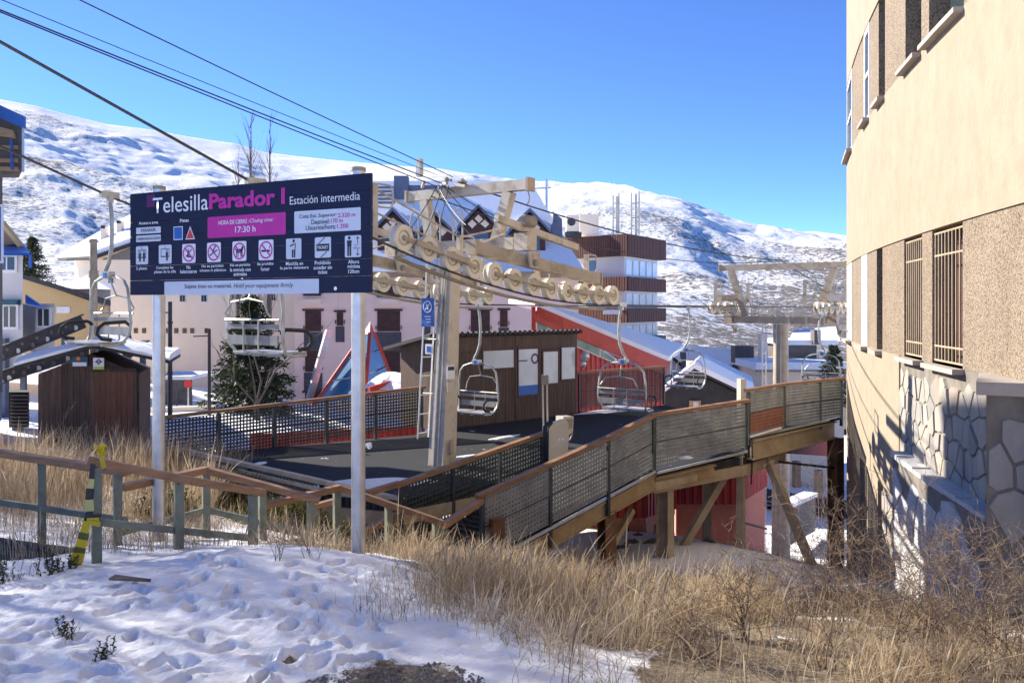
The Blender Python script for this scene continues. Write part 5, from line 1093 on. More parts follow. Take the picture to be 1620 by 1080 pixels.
wp(fquad(MB(), x0-.65, x1+.45, ze-.45, ze-.12, Y-.7, .5), 'eave', 'tan_wood', pk_)
def dormer(pxc, pyt, w, h, Yd):
    xc, zt = PX(pxc,Yd), PZ(pyt,Yd); o = None
    mb = MB(); mb.prism([(xc-w/2,Yd,zt-h),(xc+w/2,Yd,zt-h),(xc+w/2,Yd,zt-w*.5),(xc,Yd,zt),(xc-w/2,Yd,zt-w*.5)], (0,5,0)); o = wp(mb, 'dormer', 'shutter_brown', pk_)
    for s_ in (-1, 1):
        mb = MB(); a_ = Vector((xc,Yd-.45,zt+.12)); b_ = Vector((xc+s_*(w/2+.35),Yd-.45,zt-w*.5-.28)); mb.hexa([a_, b_, b_+Vector((0,5.4,0)), a_+Vector((0,5.4,0)), a_+Vector((0,0,.22)), b_+Vector((0,0,.22)), b_+Vector((0,5.4,.22)), a_+Vector((0,5.4,.22))] if s_ > 0 else [b_, a_, a_+Vector((0,5.4,0)), b_+Vector((0,5.4,0)), b_+Vector((0,0,.22)), a_+Vector((0,0,.22)), a_+Vector((0,5.4,.22)), b_+Vector((0,5.4,.22))]); wp(mb, 'dormer_roof', 'slate_blue' , o)
        mb = MB(); u = Vector((0,.35,.23)); mb.hexa([a_+u, b_+u, b_+Vector((0,5.3,0))+Vector((0,0,.23)), a_+Vector((0,5.3,.23)), a_+u+Vector((0,0,.12)), b_+u+Vector((0,0,.10)), b_+Vector((0,5.3,.35)), a_+Vector((0,5.3,.37))] if s_ > 0 else [b_+u, a_+u, a_+Vector((0,5.3,.23)), b_+Vector((0,5.3,.23)), b_+u+Vector((0,0,.10)), a_+u+Vector((0,0,.12)), a_+Vector((0,5.3,.37)), b_+Vector((0,5.3,.35))]); wp(mb, 'dormer_snow', 'snow', o)
    for dx, dz in ((0,.62),(-w*.2,.95),(w*.2,.95)):
        mb = MB(); c = Vector((xc+dx,Yd-.06,zt-dz)); r_ = .30; mb.prism([c+Vector((-r_,0,0)), c+Vector((0,0,-r_)), c+Vector((r_,0,0)), c+Vector((0,0,r_))], (0,.05,0)); wp(mb, 'lattice', 'cream_wall', o)
    wp(fquad(MB(), xc-w*.32, xc+w*.32, zt-h*.98, zt-h*.62, Yd-.05, .045), 'pane', 'glass_dark', o)
for pxc, pyt in ((622,337),(690,344),(757,332),(838,338)): dormer(pxc, pyt, 2.1, 2.5, 59.2)
wp(fquad(MB(), PX(623,64), PX(645,64), PZ(320,64), PZ(278,64), 64, 1.0), 'chimney', 'slate_blue', pk_)
for k in range(5): wp(fquad(MB(), PX(590,63), PX(624,63), PZ(322-k*6,63), PZ(318.5-k*6,63), 63, .3), 'roof_slat', 'slate_blue', pk_)
wp(fquad(MB(), PX(645,64.5), PX(705,64.5), PZ(302,64.5), PZ(293,64.5), 64.5, 1.0), 'roof_vent', 'slate_blue', pk_)
wp(MB().prism([(PX(872,60),60,PZ(372,60)),(PX(890,60),60,PZ(376,60)),(PX(889,60),60,PZ(346,60)),(PX(876,60),60,PZ(336,60))], (0,2,0)), 'skylight', 'slate_blue', pk_)
# cream block behind the sign
Y = 60.0; cb = thing('cream_apartment_block', 'long cream rendered block behind the signboard with rows of tiny windows', 'building', (PX(300,Y), Y, -8))
gx0, gx1 = PX(150,Y), PX(470,Y)
mb = MB(); A_ = at(152,404,Y); ap = at(262,366,Y); zc_ = at(0,404,Y).z; B_ = Vector((gx1,Y,zc_))
mb.prism([(A_.x,Y,-11),(gx1,Y,-11),(gx1,Y,zc_),(ap.x+6,Y,ap.z),(ap.x,Y,ap.z),(A_.x,Y,A_.z)], (-1.5,7,0)); wp(mb, 'wall', 'cream_wall', cb)
mb = MB(); mb.prism([A_+Vector((.4,-.08,-.3)), at(207,404,Y)+Vector((0,-.08,-.3)), at(260,408,Y)+Vector((0,-.08,0)), at(262,369,Y)+Vector((0,-.08,0))], (0,.07,0)); wp(mb, 'gable_shade', 'grey_wall', cb)  # grey sheet painting the gable's shade over the cream wall
C0, C1, C2, C3 = at(148,405,59.4), at(262,365,59.4), at(262,315,72), at(95,408,66)
mb = MB(); mb.hexa([C0, C1, C2, C3]+[p+Vector((0,0,.35)) for p in (C0, C1, C2, C3)]); wp(mb, 'roof', 'snow', cb)
mb = MB(); mb.bar(C0-Vector((0,.05,.12)), C1-Vector((0,.05,.12)), .25, .22); mb.bar(C0-Vector((0,.05,.12)), C3-Vector((0,.05,.12)), .25, .22); wp(mb, 'eave', 'roof_dark', cb)
mb = MB(); mb.prism([at(152,404,60.02), at(118,407,66), at(118,560,66), at(152,580,60.02)], (.5,1,0)); wp(mb, 'side_wall', 'cream_wall', cb)
for px, yt in ((163,358),(188,350)): o = wp(fquad(MB(), PX(px-4,63), PX(px+4,63), PZ(388,63), PZ(yt,63), 63, .5), 'chimney', 'cream_wall', cb); wp(fquad(MB(), PX(px-3,63), PX(px+3,63), PZ(yt+3.5,63), PZ(yt-1,63), 62.9, .4), 'chimney_pot', 'roof_dark', o)
def wins(par, lst, Yw, m_='glass_dark', fr='white_paint'):
    for px0, px1, py0, py1 in lst:
        o = wp(fquad(MB(), PX(px0-1,Yw), PX(px1+1,Yw), PZ(py1+1,Yw), PZ(py0-1,Yw), Yw-.05, .05), 'window', fr, par); xm = (px0+px1)/2
        for a_, b_ in ((px0, xm-.3), (xm+.3, px1)): wp(fquad(MB(), PX(a_,Yw), PX(b_,Yw), PZ(py1,Yw), PZ(py0,Yw), Yw-.07, .018), 'pane', m_, o)
wins(cb, [(252,258,467,477),(285,293,467,477),(319,327,467,477),(365,370,463,473),(430,436,465,475),(172,180,435,448)], Y)
wins(cb, [(px, px+4, 520, 526) for px in (213,226,252,264,277,290,302,325)], Y, 'glass_dark', 'grey_board')
# mustard hall with a dark raked roof
Y = 42.0; mh = thing('mustard_hall', 'mustard yellow hall with dark raked roof edge behind the shed', 'building', (PX(100,Y), Y, -5))
wp(MB().prism([at(-60,560,Y), at(172,560,Y), at(172,486,Y), at(38,440,Y), at(-60,408,Y)], (-5.5,8,0)), 'wall', 'mustard', mh)
mb = MB(); mb.hexa([at(36,441,Y-.4), at(175,484,Y-.4), at(165,484,Y+8), at(36,441,Y+8), at(36,434,Y-.4), at(175,475,Y-.4), at(165,475,Y+8), at(36,434,Y+8)]); wp(mb, 'roof', 'dark_steel', mh)
for a_, b_, c_, d_ in ((72,86,489,494),(90,111,485,495)): wp(fquad(MB(), PX(a_,Y), PX(b_,Y), PZ(d_,Y), PZ(c_,Y), Y-.04, .04), 'wall_panel', 'print_white', mh)
# snowy pavilion roof between them
mb = MB(); a_ = at(140,436,50); mb.add([at(104,456,48), at(176,458,48), at(190,456,54), at(100,455,54), a_], [(0,1,4),(1,2,4),(2,3,4),(3,0,4),(3,2,1,0)]); pv = thing('pavilion', 'small hipped roof with blue-shaded snow behind the mustard hall', 'building', at(140,470,49)); wp(mb, 'roof', 'snow', pv)
wp(fquad(MB(), PX(106,48.3), PX(175,48.3), PZ(500,48.3), PZ(457,48.3), 48.3, 5, -2.4), 'wall', 'cream_wall', pv)
# white-framed house at the left edge
Y = 31.0; wh = thing('white_framed_house', 'pale house with white window frames, blue roof edge and blue awning', 'house', (PX(0,Y), Y, -4))
wp(fquad(MB(), PX(-90,Y), PX(36,Y), PZ(600,Y), PZ(404,Y), Y, 6, -4.2), 'wall', 'pale_wall', wh)
mb = MB(); mb.hexa([at(-90,404,Y-.5), at(49,404,Y-.5), at(40,404,Y+6), at(-90,404,Y+6), at(-90,388,Y-.4), at(47,400,Y-.45), at(40,385,Y+2), at(-90,375,Y+2)]); wp(mb, 'roof', 'blue_metal', wh)
mb = MB(); mb.prism([at(-60,392,Y+1), at(31,386,Y+1), at(4,352,Y+1), at(-60,330,Y+1)], (-2,3,0)); wp(mb, 'upper_gable', 'tan_wood', wh)
mb = MB(); mb.bar(at(34,390,Y+.8), at(2,350,Y+.8), .3, .12); wp(mb, 'verge', 'mustard', wh)
mb = MB(); mb.bar(at(48,402,Y-.4), at(48,424,Y-.4), .08, .08); wp(mb, 'downpipe', 'blue_metal', wh)
for (a_, b_, c_, d_) in ((2,24,407,427),(8,26,485,517),(37,54,489,516)):
    o = wp(fquad(MB(), PX(a_-4,Y), PX(b_+4,Y), PZ(d_+4,Y), PZ(c_-3,Y), Y-.06 if b_ < 40 else Y+1.0, .06), 'window', 'white_paint', wh); wp(fquad(MB(), PX(a_,Y), PX(b_,Y), PZ(d_,Y), PZ(c_,Y), Y-.09 if b_ < 40 else Y+.95, .03), 'pane', 'glass_dark', o)
    wp(fquad(MB(), PX((a_+b_)/2-1,Y), PX((a_+b_)/2+1,Y), PZ(d_,Y), PZ(c_,Y), Y-.11 if b_ < 40 else Y+.93, .02), 'mullion', 'white_paint', o)
wp(fquad(MB(), PX(30,Y), PX(62,Y), PZ(560,Y), PZ(480,Y), Y+1.06, 4, -2.8), 'bay', 'pale_wall', wh)
wp(fquad(MB(), PX(-40,Y), PX(33,Y), PZ(482,Y), PZ(474,Y), Y-.25, .25), 'teal_fascia', 'teal', wh)
mb = MB(); mb.hexa([at(40,480,Y-.4), at(70,489,Y-.6), at(70,489,Y+1.0), at(40,482,Y+1.0), at(40,466,Y+.3), at(68,485,Y-.6), at(69,484,Y+1.0), at(41,465,Y+1.0)]); wp(mb, 'awning', 'blue_metal', wh)
mb = MB(); mb.prism([at(-30,540,Y-.3), at(8,535,Y-.3), at(8,690,Y-.3), at(-30,700,Y-.3)], (0,.25,0)); wp(mb, 'side_pillar', 'slate_blue', wh)
sl = thing('louvred_vent', 'dark horizontal louvre unit in snow left of the wooden shed', 'vent', at(28,672,25.5)); wp(fquad(MB(), PX(14,25.7), PX(46,25.7), PZ(676,25.7), PZ(620,25.7), 25.7, .8, -.45), 'case', 'rubber_strip', sl)
for k in range(9): wp(fquad(MB(), PX(16,25.6), PX(44,25.6), PZ(672-k*5.6,25.6), PZ(669.8-k*5.6,25.6), 25.6, .09), 'slat', 'grey_board', sl)
# road sign clipped by the frame edge
rs = thing('road_sign', 'blue road sign with white rim on a grey post by the frame edge', 'road sign', at(-14,560,16)); 
mb = MB(); pts = []
for cx, cz, a0 in ((6,322,0),(-34,322,90),(-34,418,180),(6,418,270)): pass
c = at(-20,370,16); mb = MB(); mb.box((c.x,c.y,c.z), (.58,.02,1.06)); wp(mb, 'plate', 'print_white', rs); mb = MB(); mb.box((c.x,c.y-.015,c.z), (.50,.012,.98)); wp(mb, 'face', 'print_blue', rs); mb = MB(); mb.tube([c+Vector((0,.05,.4)), Vector((c.x,c.y+.05,ground_z(c.x,c.y)-.2))], .035, 8); wp(mb, 'post', 'galvanised', rs)
# dark inclined stair stringers
for i, (a_, b_, Yb_, lab, hh) in enumerate((((-30,572),(132,508),28.5,'dark riveted stair stringer, upper one beside the mustard hall',.46),((4,596),(207,530),27.0,'dark riveted stair stringer running behind the shed roof',.36),((196,560),(232,545),27.6,'short dark riveted stringer end at the left sign pole',.26))):
    A_, B_ = at(*a_, Yb_), at(*b_, Yb_+1.5); r = thing('stair_stringer', lab, 'stringer', A_); mb = MB(); mb.bar(A_, B_, .10, hh); wp(mb, 'web', 'dark_steel', r)
    mb = MB(); u = Vector((0,0,hh/2)); mb.bar(A_+u, B_+u, .22, .05); mb.bar(A_-u, B_-u, .22, .05); wp(mb, 'flange', 'dark_steel', r)
    n = int((B_-A_).length/.42)
    for k in range(n):
        p = lerp(A_, B_, (k+.5)/n); mb = MB(); mb.lathe([(.085,-.075),(.085,-.05)], (p.x, p.y, p.z-hh*.28), 'y', 12); wp(mb, 'hole_disc', 'hole_light' if k % 2 == 0 and i < 2 else 'grey_board', r)  # discs stand for holes; pale ones paint the light behind them
        mb = MB(); mb.lathe([(.05,-.075),(.05,-.05)], (p.x+.15, p.y, p.z+hh*.22), 'y', 10); wp(mb, 'rivet', 'grey_board', r)
    for t in (.15,.8):
        p = lerp(A_, B_, t); mb = MB(); mb.box((p.x,p.y+.05,(p.z-hh/2-4.2)/2), (.16,.12,p.z-hh/2+4.2)); wp(mb, 'support', 'slate_blue', r)
# ------------------------------------------------------------------ brown balcony block
bb = thing('balcony_block', 'white block with dark brown boarded balconies below the antenna masts', 'building', (PX(985,72), 72, -8))
K = Vector((PX(988,72),72,0)); Lp = Vector((PX(905,76),76,0)); Rp = Vector((PX(1040,79),79,0)); Bk = Lp+Rp-K
ld = (Lp-K).normalized(); rd = (Rp-K).normalized()
def stack(z0, z1, out, name, m_, rows=0, parL=True):
    o_ = -(ld+rd).normalized()*out; k2 = K+o_; l2 = Lp-rd*out; r2 = Rp-ld*out
    mb = MB(); mb.hexa([Vector((p.x,p.y,z0)) for p in (l2, k2, r2, Bk)]+[Vector((p.x,p.y,z1)) for p in (l2, k2, r2, Bk)]); o = wp(mb, name, m_, bb)
    if rows:
        mb = MB()
        for (s_, e_) in ((l2, k2), (k2, r2)):
            n = rows; nn = Vector(((e_-s_).y, -(e_-s_).x, 0)).normalized()*.05
            for i in range(n):
                a_ = lerp(s_, e_, (i+.12)/n); b_ = lerp(s_, e_, (i+.88)/n); mb.hexa([Vector((a_.x,a_.y,z0+.02)), Vector((b_.x,b_.y,z0+.02)), Vector((b_.x,b_.y,z0+.02))+nn, Vector((a_.x,a_.y,z0+.02))+nn, Vector((a_.x,a_.y,z1-.02)), Vector((b_.x,b_.y,z1-.02)), Vector((b_.x,b_.y,z1-.02))+nn, Vector((a_.x,a_.y,z1-.02))+nn])
        wp(mb, 'boarding', m_, o)
    return o
zz_ = lambda py: PZ(py,72)
stack(-14, zz_(404), 0, 'wall', 'pale_wall')
stack(zz_(405), zz_(371), .9, 'parapet', 'brown_board', 26); stack(zz_(460), zz_(438), .9, 'balcony', 'brown_board', 24); stack(zz_(510), zz_(487), .9, 'balcony', 'brown_board', 22); stack(zz_(556), zz_(534), .9, 'balcony', 'grey_board', 20)
for (py0, py1) in ((410,434),(464,484),(514,532)):
    for (s_, e_, n) in ((Lp, K, 4), (K, Rp, 5)):
        for i in range(n):
            a_ = lerp(s_, e_, (i+.15)/n); b_ = lerp(s_, e_, (i+.85)/n); nn = Vector(((e_-s_).y, -(e_-s_).x, 0)).normalized()*.06
            if s_ is Lp and (i+py0) % 3: continue
            mb = MB(); z0, z1 = zz_(py1), zz_(py0); mb.hexa([Vector((a_.x,a_.y,z0)), Vector((b_.x,b_.y,z0)), Vector((b_.x,b_.y,z0))+nn, Vector((a_.x,a_.y,z0))+nn, Vector((a_.x,a_.y,z1)), Vector((b_.x,b_.y,z1)), Vector((b_.x,b_.y,z1))+nn, Vector((a_.x,a_.y,z1))+nn]); wp(mb, 'glazing', 'glass_pale' if s_ is K else 'glass_dark', bb)
mb = MB(); fquad(mb, PX(955,70.8), PX(980,70.8), zz_(497), zz_(490), 70.8, .3); wp(mb, 'air_conditioner', 'white_paint', bb)
mb = MB(); fquad(mb, PX(918,76), PX(948,76), PZ(371,76), PZ(338,76), 76.5, 1.6); o = tag(mb.build('plant_box', 'cream_wall'), 'cream box of roof plant on the brown balcony block', 'roof plant')
ac = thing('roof_air_conditioner', 'white air-conditioning unit on the roof beside the cream plant box', 'air conditioner', at(905,372,74)); wp(fquad(MB(), PX(896,74), PX(917,74), PZ(366,74), PZ(340,74), 74, .8), 'case', 'cream_wall', ac)
mb = MB(); mb.lathe([(.32,-.04),(.34,-.02),(.34,0)], (PX(904,74),74,PZ(351,74)), 'y', 16); wp(mb, 'fan', 'dark_steel', ac); wp(fquad(MB(), PX(894,74), PX(920,74), PZ(376,74), PZ(367,74), 73.9, 1), 'stand', 'dark_steel', ac)
mb = MB(); mb.hexa([(p.x, p.y, zz_(371)+.01) for p in (Lp, K, Rp, Bk)]+[(p.x, p.y, zz_(369)) for p in (Lp, K, Rp, Bk)]); tag(mb.build('roof_snow', 'snow'), 'thin snow layer on the flat roof of the balcony block', 'snow')
for j, (lst, lab) in enumerate((((970,976,979),'cluster of pale antenna poles at the plant-box end of the roof'), ((999,1006,1011),'tall cluster of pale antenna poles at the far roof corner'))):
    r = thing('antenna_mast', lab, 'antenna', at(lst[1],372,76)); 
    for k, px in enumerate(lst): mb = MB(); yt = (309,311,306)[k]-4*j; mb.tube([at(px,372,76), at(px,yt,76)], .07+.05*(k==1), 6); wp(mb, 'pole', 'beige_plastic', r)
    for y in (322,345): mb = MB(); mb.tube([at(lst[0],y,76), at(lst[2],y-1,76)], .05, 6); wp(mb, 'cross_bar', 'galvanised', r)
mb = MB(); r = thing('power_pole', 'grey utility pole with a cross arm above the dormer roof', 'utility pole', at(865,336,66)); mb.tube([at(865,345,66), at(865,283,66)], .12, 6); wp(mb, 'pole', 'galvanised', r); mb = MB(); mb.tube([at(812,300,66), at(872,297,66)], .05, 6); wp(mb, 'arm', 'galvanised', r)
for px in (826, 835): mb = MB(); mb.tube([at(px,330,66), at(px,298,66)], .12, 6); wp(mb, 'short_mast', 'galvanised', r)
# ------------------------------------------------------------------ red metal building and glass pyramid
def ribs(mb, P0, P1, zb0, zb1, zt0, zt1, pitch=.2, dep=.05, wid=.55):
    """ribbed sheet between plan points P0,P1, bottom/top heights at either end"""
    P0 = Vector(P0); P1 = Vector(P1); d = P1-P0; L = d.length; n = max(2, int(L/pitch)); nn = Vector((d.y, -d.x, 0)).normalized()
    def col_(u): p = P0+d*u; return p, lerp(zb0, zb1, u), lerp(zt0, zt1, u)
    p, zb, zt = col_(0); q_, zb2, zt2 = col_(1); b = -nn*.05
    mb.hexa([Vector((p.x,p.y,zb)), Vector((q_.x,q_.y,zb2)), Vector((q_.x,q_.y,zb2))+b, Vector((p.x,p.y,zb))+b, Vector((p.x,p.y,zt)), Vector((q_.x,q_.y,zt2)), Vector((q_.x,q_.y,zt2))+b, Vector((p.x,p.y,zt))+b])
    for i in range(n):
        a_, b_ = col_((i+.1)/n), col_((i+.1+wid)/n); o_ = nn*dep; e_ = nn*.001; s_ = d.normalized()*pitch*.12
        mb.hexa([Vector((a_[0].x,a_[0].y,a_[1]))+e_, Vector((b_[0].x,b_[0].y,b_[1]))+e_, Vector((b_[0].x,b_[0].y,b_[1]))+o_-s_, Vector((a_[0].x,a_[0].y,a_[1]))+o_+s_, Vector((a_[0].x,a_[0].y,a_[2]-.01))+e_, Vector((b_[0].x,b_[0].y,b_[2]-.01))+e_, Vector((b_[0].x,b_[0].y,b_[2]-.01))+o_-s_, Vector((a_[0].x,a_[0].y,a_[2]-.01))+o_+s_])
red = thing('red_metal_shed', 'red ribbed metal building with a raked ribbon window behind the hut', 'building', (4, 34, -8))
RA_, RB_ = Vector((PX(846,33),33,0)), Vector((PX(1050,36),36,0))
za0, za1 = PZ(500,33), PZ(582,36)
mb = MB(); ribs(mb, RA_, RB_, -8.5, -8.5, za0-.35, za1-.25, .22, .05); wp(mb, 'ribbed_wall', 'red_sheet', red)
mb = MB(); mb.bar(Vector((RA_.x,RA_.y-.12,za0+.1)), Vector((RB_.x+.1,RB_.y-.12,za1)), .16, .55); wp(mb, 'raked_fascia', 'red_frame', red)
mb = MB(); mb.hexa([Vector((RA_.x,RA_.y-.05,za0+.38)), Vector((RB_.x+.2,RB_.y-.05,za1+.28)), Vector((RB_.x+2,RB_.y+6,za1+.5)), Vector((RA_.x-1,RA_.y+6,za0+.5)), Vector((RA_.x,RA_.y-.02,za0+.58)), Vector((RB_.x+.2,RB_.y-.02,za1+.46)), Vector((RB_.x+2,RB_.y+6,za1+.7)), Vector((RA_.x-1,RA_.y+6,za0+.7))]); tag(mb.build('roof_snow', 'snow'), 'thin snow line along the raked roof of the red metal building', 'snow')
def raked(px0, px1, ya0, ya1, yb0, yb1, dy=.18):
    def pt(px, py):
        k = (px-CX)/FPX; a = (k*RA_.y-RA_.x)/((RB_-RA_).x-k*(RB_-RA_).y); p = lerp(RA_, RB_, a); return Vector((p.x, p.y-dy, (HY-py)/FPX*p.y))
    return [pt(px0,yb0), pt(px1,yb1), pt(px1,ya1), pt(px0,ya0)]
wf = wp(MB().prism(raked(912,975,527,567,549,576,.10), (0,.06,0)), 'ribbon_window', 'white_paint', red)
for a_, b_ in ((914,948),(951,972)):
    f = lambda px, o_: lerp(527,567,(px-912)/63)+o_; g = lambda px, o_: lerp(549,576,(px-912)/63)+o_
    wp(MB().prism(raked(a_, b_, f(a_,2), f(b_,2), g(a_,-2), g(b_,-2), .14), (0,.04,0)), 'pane', 'glass_green', wf)
wf = wp(MB().prism(raked(848,886,501,520,521,528,.10), (0,.05,0)), 'clerestory_window', 'white_paint', red)
for a_, b_ in ((851,866),(869,884)): wp(MB().prism(raked(a_, b_, 504+(a_-851)*.45, 504+(b_-851)*.45, 520, 526, .14), (0,.04,0)), 'pane', 'glass_green', wf)
for k in range(12):
    px = 849+k*3.7; t_ = k*1.72; wp(MB().prism(raked(px, px+1.6, 485+t_, 485.6+t_, 499+t_, 499.6+t_, .24), (0,.08,0)), 'fin', 'red_frame', red)
mb = MB(); mb.bar(Vector((RA_.x-.05,RA_.y-.2,-5)), Vector((RA_.x-.05,RA_.y-.2,PZ(485,33))), .16, .16); wp(mb, 'corner_post', 'red_frame', red)
# lower red and terracotta wing below the walkway
lw = thing('terracotta_wing', 'terracotta rendered wing with red ribbed upper cladding below the walkway', 'building', (5, 28, -8))
L0, L1, L2 = Vector((PX(880,25.8),25.8,0)), Vector((PX(1022,25.2),25.2,0)), Vector((PX(1070,27.2),27.2,0))
L3, L4 = Vector((PX(1178,27.2),27.2,0)), Vector((PX(1213,30.5),30.5,0))
segs = ((L0,L1,819,819,760,745),(L1,L2,818,804,745,715),(L2,L3,797,797,716,752),(L3,L4,790,768,752,722))
for (a_, b_, yb0, yb1, yt0, yt1) in segs:
    zb0, zb1, zt0, zt1 = PZ(yb0,a_.y), PZ(yb1,b_.y), PZ(yt0,a_.y), PZ(yt1,b_.y); d_ = Vector(((b_-a_).y, -(b_-a_).x, 0)).normalized()
    mb = MB(); ribs(mb, a_, b_, zb0, zb1, zt0, zt1, .22, .05, .5); wp(mb, 'ribbed_cladding', 'red_sheet', lw)
    i_ = d_*-.06; mb = MB(); mb.hexa([Vector((a_.x,a_.y,-9))+i_, Vector((b_.x,b_.y,-9))+i_, Vector((b_.x,b_.y,-9))+i_*4, Vector((a_.x,a_.y,-9))+i_*4, Vector((a_.x,a_.y,zb0-.003))+i_, Vector((b_.x,b_.y,zb1-.003))+i_, Vector((b_.x,b_.y,zb1-.003))+i_*4, Vector((a_.x,a_.y,zb0-.003))+i_*4]); wp(mb, 'rendered_wall', 'terracotta', lw)
mb = MB(); c_ = Vector((PX(1120,31),31,PZ(712,31))); mb.add([Vector((L2.x-1,L2.y,PZ(700,L2.y))), Vector((L3.x,L3.y-.05,PZ(750,L3.y))), Vector((L4.x,L4.y,PZ(722,L4.y))), Vector((L4.x-3,L4.y+2,PZ(700,32))), Vector((L2.x-1,L2.y+5,PZ(700,32)))], [(0,1,2,3,4)]); wp(mb, 'snowy_roof', 'snow', lw)
mb = MB(); mb.tube([Vector((L1.x,L1.y-.08,PZ(819,L1.y))), Vector((L1.x,L1.y-.08,PZ(835,L1.y)))], .03, 6); wp(mb, 'spout', 'galvanised', lw)
wp(MB().prism([at(985,850,25.15), at(995,850,25.15), at(995,836,25.15), at(985,836,25.15)], (0,.04,0)), 'vent', 'glass_dark', lw)
wp(MB().prism([at(1035,850,25.85), at(1050,850,26.4), at(1048,822,26.4), at(1037,830,25.85)], (0,.04,0)), 'hatch', 'grey_board', lw)
# glass pyramid
py_ = thing('glass_pyramid', 'blue glazed pyramid skylight with red frame and red cap', 'skylight', at(575,620,33))
apx = at(586,512,34.0); b0, b1, b2 = at(497,640,33.2), at(578,628,31.8), at(622,605,34.5); tops = [lerp(apx, q_, .14) for q_ in (b0, b1, b2)]
b3 = at(540,640,37); tops.append(lerp(apx, b3, .14))
bs_ = [b0, b1, b2, b3]
for i, (a_, b_) in enumerate(((0,1),(1,2),(2,3),(3,0))):
    for k in range(3):
        q_ = [lerp(bs_[a_], tops[a_], k/3+.012), lerp(bs_[b_], tops[b_], k/3+.012), lerp(bs_[b_], tops[b_], (k+1)/3-.012), lerp(bs_[a_], tops[a_], (k+1)/3-.012)]
        n_ = (q_[1]-q_[0]).cross(q_[2]-q_[0]).normalized()*.03; wp(MB().prism(q_, -n_), 'pane', 'glass_blue', py_)
for i in range(4): mb = MB(); mb.bar(bs_[i], tops[i], .12, .12); wp(mb, 'hip_bar', 'red_frame', py_)
mb = MB(); mb.add([lerp(apx, q_, .16)+Vector((0,0,.04)) for q_ in bs_]+[apx+Vector((0,0,.10))], [(0,1,4),(1,2,4),(2,3,4),(3,0,4),(3,2,1,0)]); wp(mb, 'cap', 'red_frame', py_)
mb = MB(); mb.bar(at(487,640,33.0), at(520,523,33.9), .10, .3); wp(mb, 'snowy_flank', 'galvanised', py_)
snow_patch('snow_drift', 'rounded snow cushion on the red roof beside the glass pyramid', at(625,612,31.5), 1.0, 1.2, .55, 0, 11)
rk = thing('red_roof_edge', 'low red ribbed roof edge showing under the platform fence', 'roof edge', at(560,690,26)); mb = MB(); ribs(mb, at(395,735,25.0), at(672,700,27.5), -4.9, -4.9, -3.55, -3.62, .2, .05); wp(mb, 'ribbed_edge', 'red_sheet', rk)
mb = MB(); mb.bar(at(585,620,30.5), at(660,596,31.5), .15, .35); wp(mb, 'sloping_fascia', 'red_frame', rk)
# ------------------------------------------------------------------ houses on the slope, right
def gable_house(name, label, pxl, pxr, pxa, pye, pya, Y, depth, wall, roofm, skew=0, base=-14, over=.35):
    r = thing(name, label, 'house', (PX(pxa,Y), Y, base)); xl, xr, xa = PX(pxl,Y), PX(pxr,Y), PX(pxa,Y); ze, za = PZ(pye,Y), PZ(pya,Y); b = Vector((skew,depth,0))
    wp(MB().prism([(xl,Y,base),(xr,Y,base),(xr,Y,ze),(xa,Y,za),(xl,Y,ze)], b), 'wall', wall, r)
    for sx, xe in ((-1, xl), (1, xr)):
        a_ = Vector((xa,Y-over,za+.05)); e_ = Vector((xe+sx*over,Y-over,ze-over*(za-ze)/abs(xa-xe)+.05)); b2 = b+Vector((0,over*2,0))
        for nm, m_, lo, hi in (('roof','roof_dark',0,.14), ('roof_snow_cover',roofm,.142,.42)):
            q_ = [a_, e_, e_+b2, a_+b2] if sx > 0 else [e_, a_, a_+b2, e_+b2]
            wp(MB().hexa([p+Vector((0,0,lo)) for p in q_]+[p+Vector((0,0,hi)) for p in q_]), nm, m_, r)
    return r
h1 = gable_house('black_wooden_house', 'black boarded house with blue-shaded snow roof behind the walkway', 1046, 1180, 1096, 628, 588, 44, 9, 'rubber_strip', 'snow', 2.5)
wp(fquad(MB(), PX(1092,45), PX(1102,45), PZ(590,45), PZ(572,45), 45.5, .5), 'chimney', 'cream_wall', h1); o = wp(fquad(MB(), PX(1090,44), PX(1108,44), PZ(652,44), PZ(633,44), 43.9, .1), 'window', 'tan_wood', h1); wp(fquad(MB(), PX(1096,44), PX(1104,44), PZ(650,44), PZ(635,44), 43.86, .03), 'pane', 'glass_pale', o)
h2 = gable_house('tan_gabled_house', 'tan gabled house with bright snowy roof slope and stone chimney', 1150, 1196, 1172, 590, 562, 62, 10, 'tan_wood', 'snow', -5)
wp(fquad(MB(), PX(1166,60), PX(1196,60), PZ(575,60), PZ(548,60), 60.5, 1.2), 'chimney', 'grey_board', h2)
h3 = thing('cream_terrace_house', 'cream terraced house with flat snowy roofs behind the far tower', 'house', (PX(1250,56), 56, -12))
wp(fquad(MB(), PX(1205,56), PX(1335,56), -14, PZ(585,56), 56, 6), 'wall', 'cream_wall', h3); wp(fquad(MB(), PX(1195,55.5), PX(1345,55.5), PZ(585,55.5)+.01, PZ(573,55.5), 55.4, 6.6), 'roof_snow_cover', 'snow', h3); wp(fquad(MB(), PX(1196,55.5), PX(1344,55.5), PZ(588,55.5), PZ(585,55.5), 55.3, .3), 'eave', 'tan_wood', h3)
wp(fquad(MB(), PX(1246,60), PX(1292,60), PZ(572,60), PZ(546,60), 60, 5), 'upper_wall', 'grey_board', h3); wp(fquad(MB(), PX(1240,59.6), PX(1325,59.6), PZ(546,59.6)+.01, PZ(538,59.6), 59.6, 6), 'upper_snow', 'snow', h3)
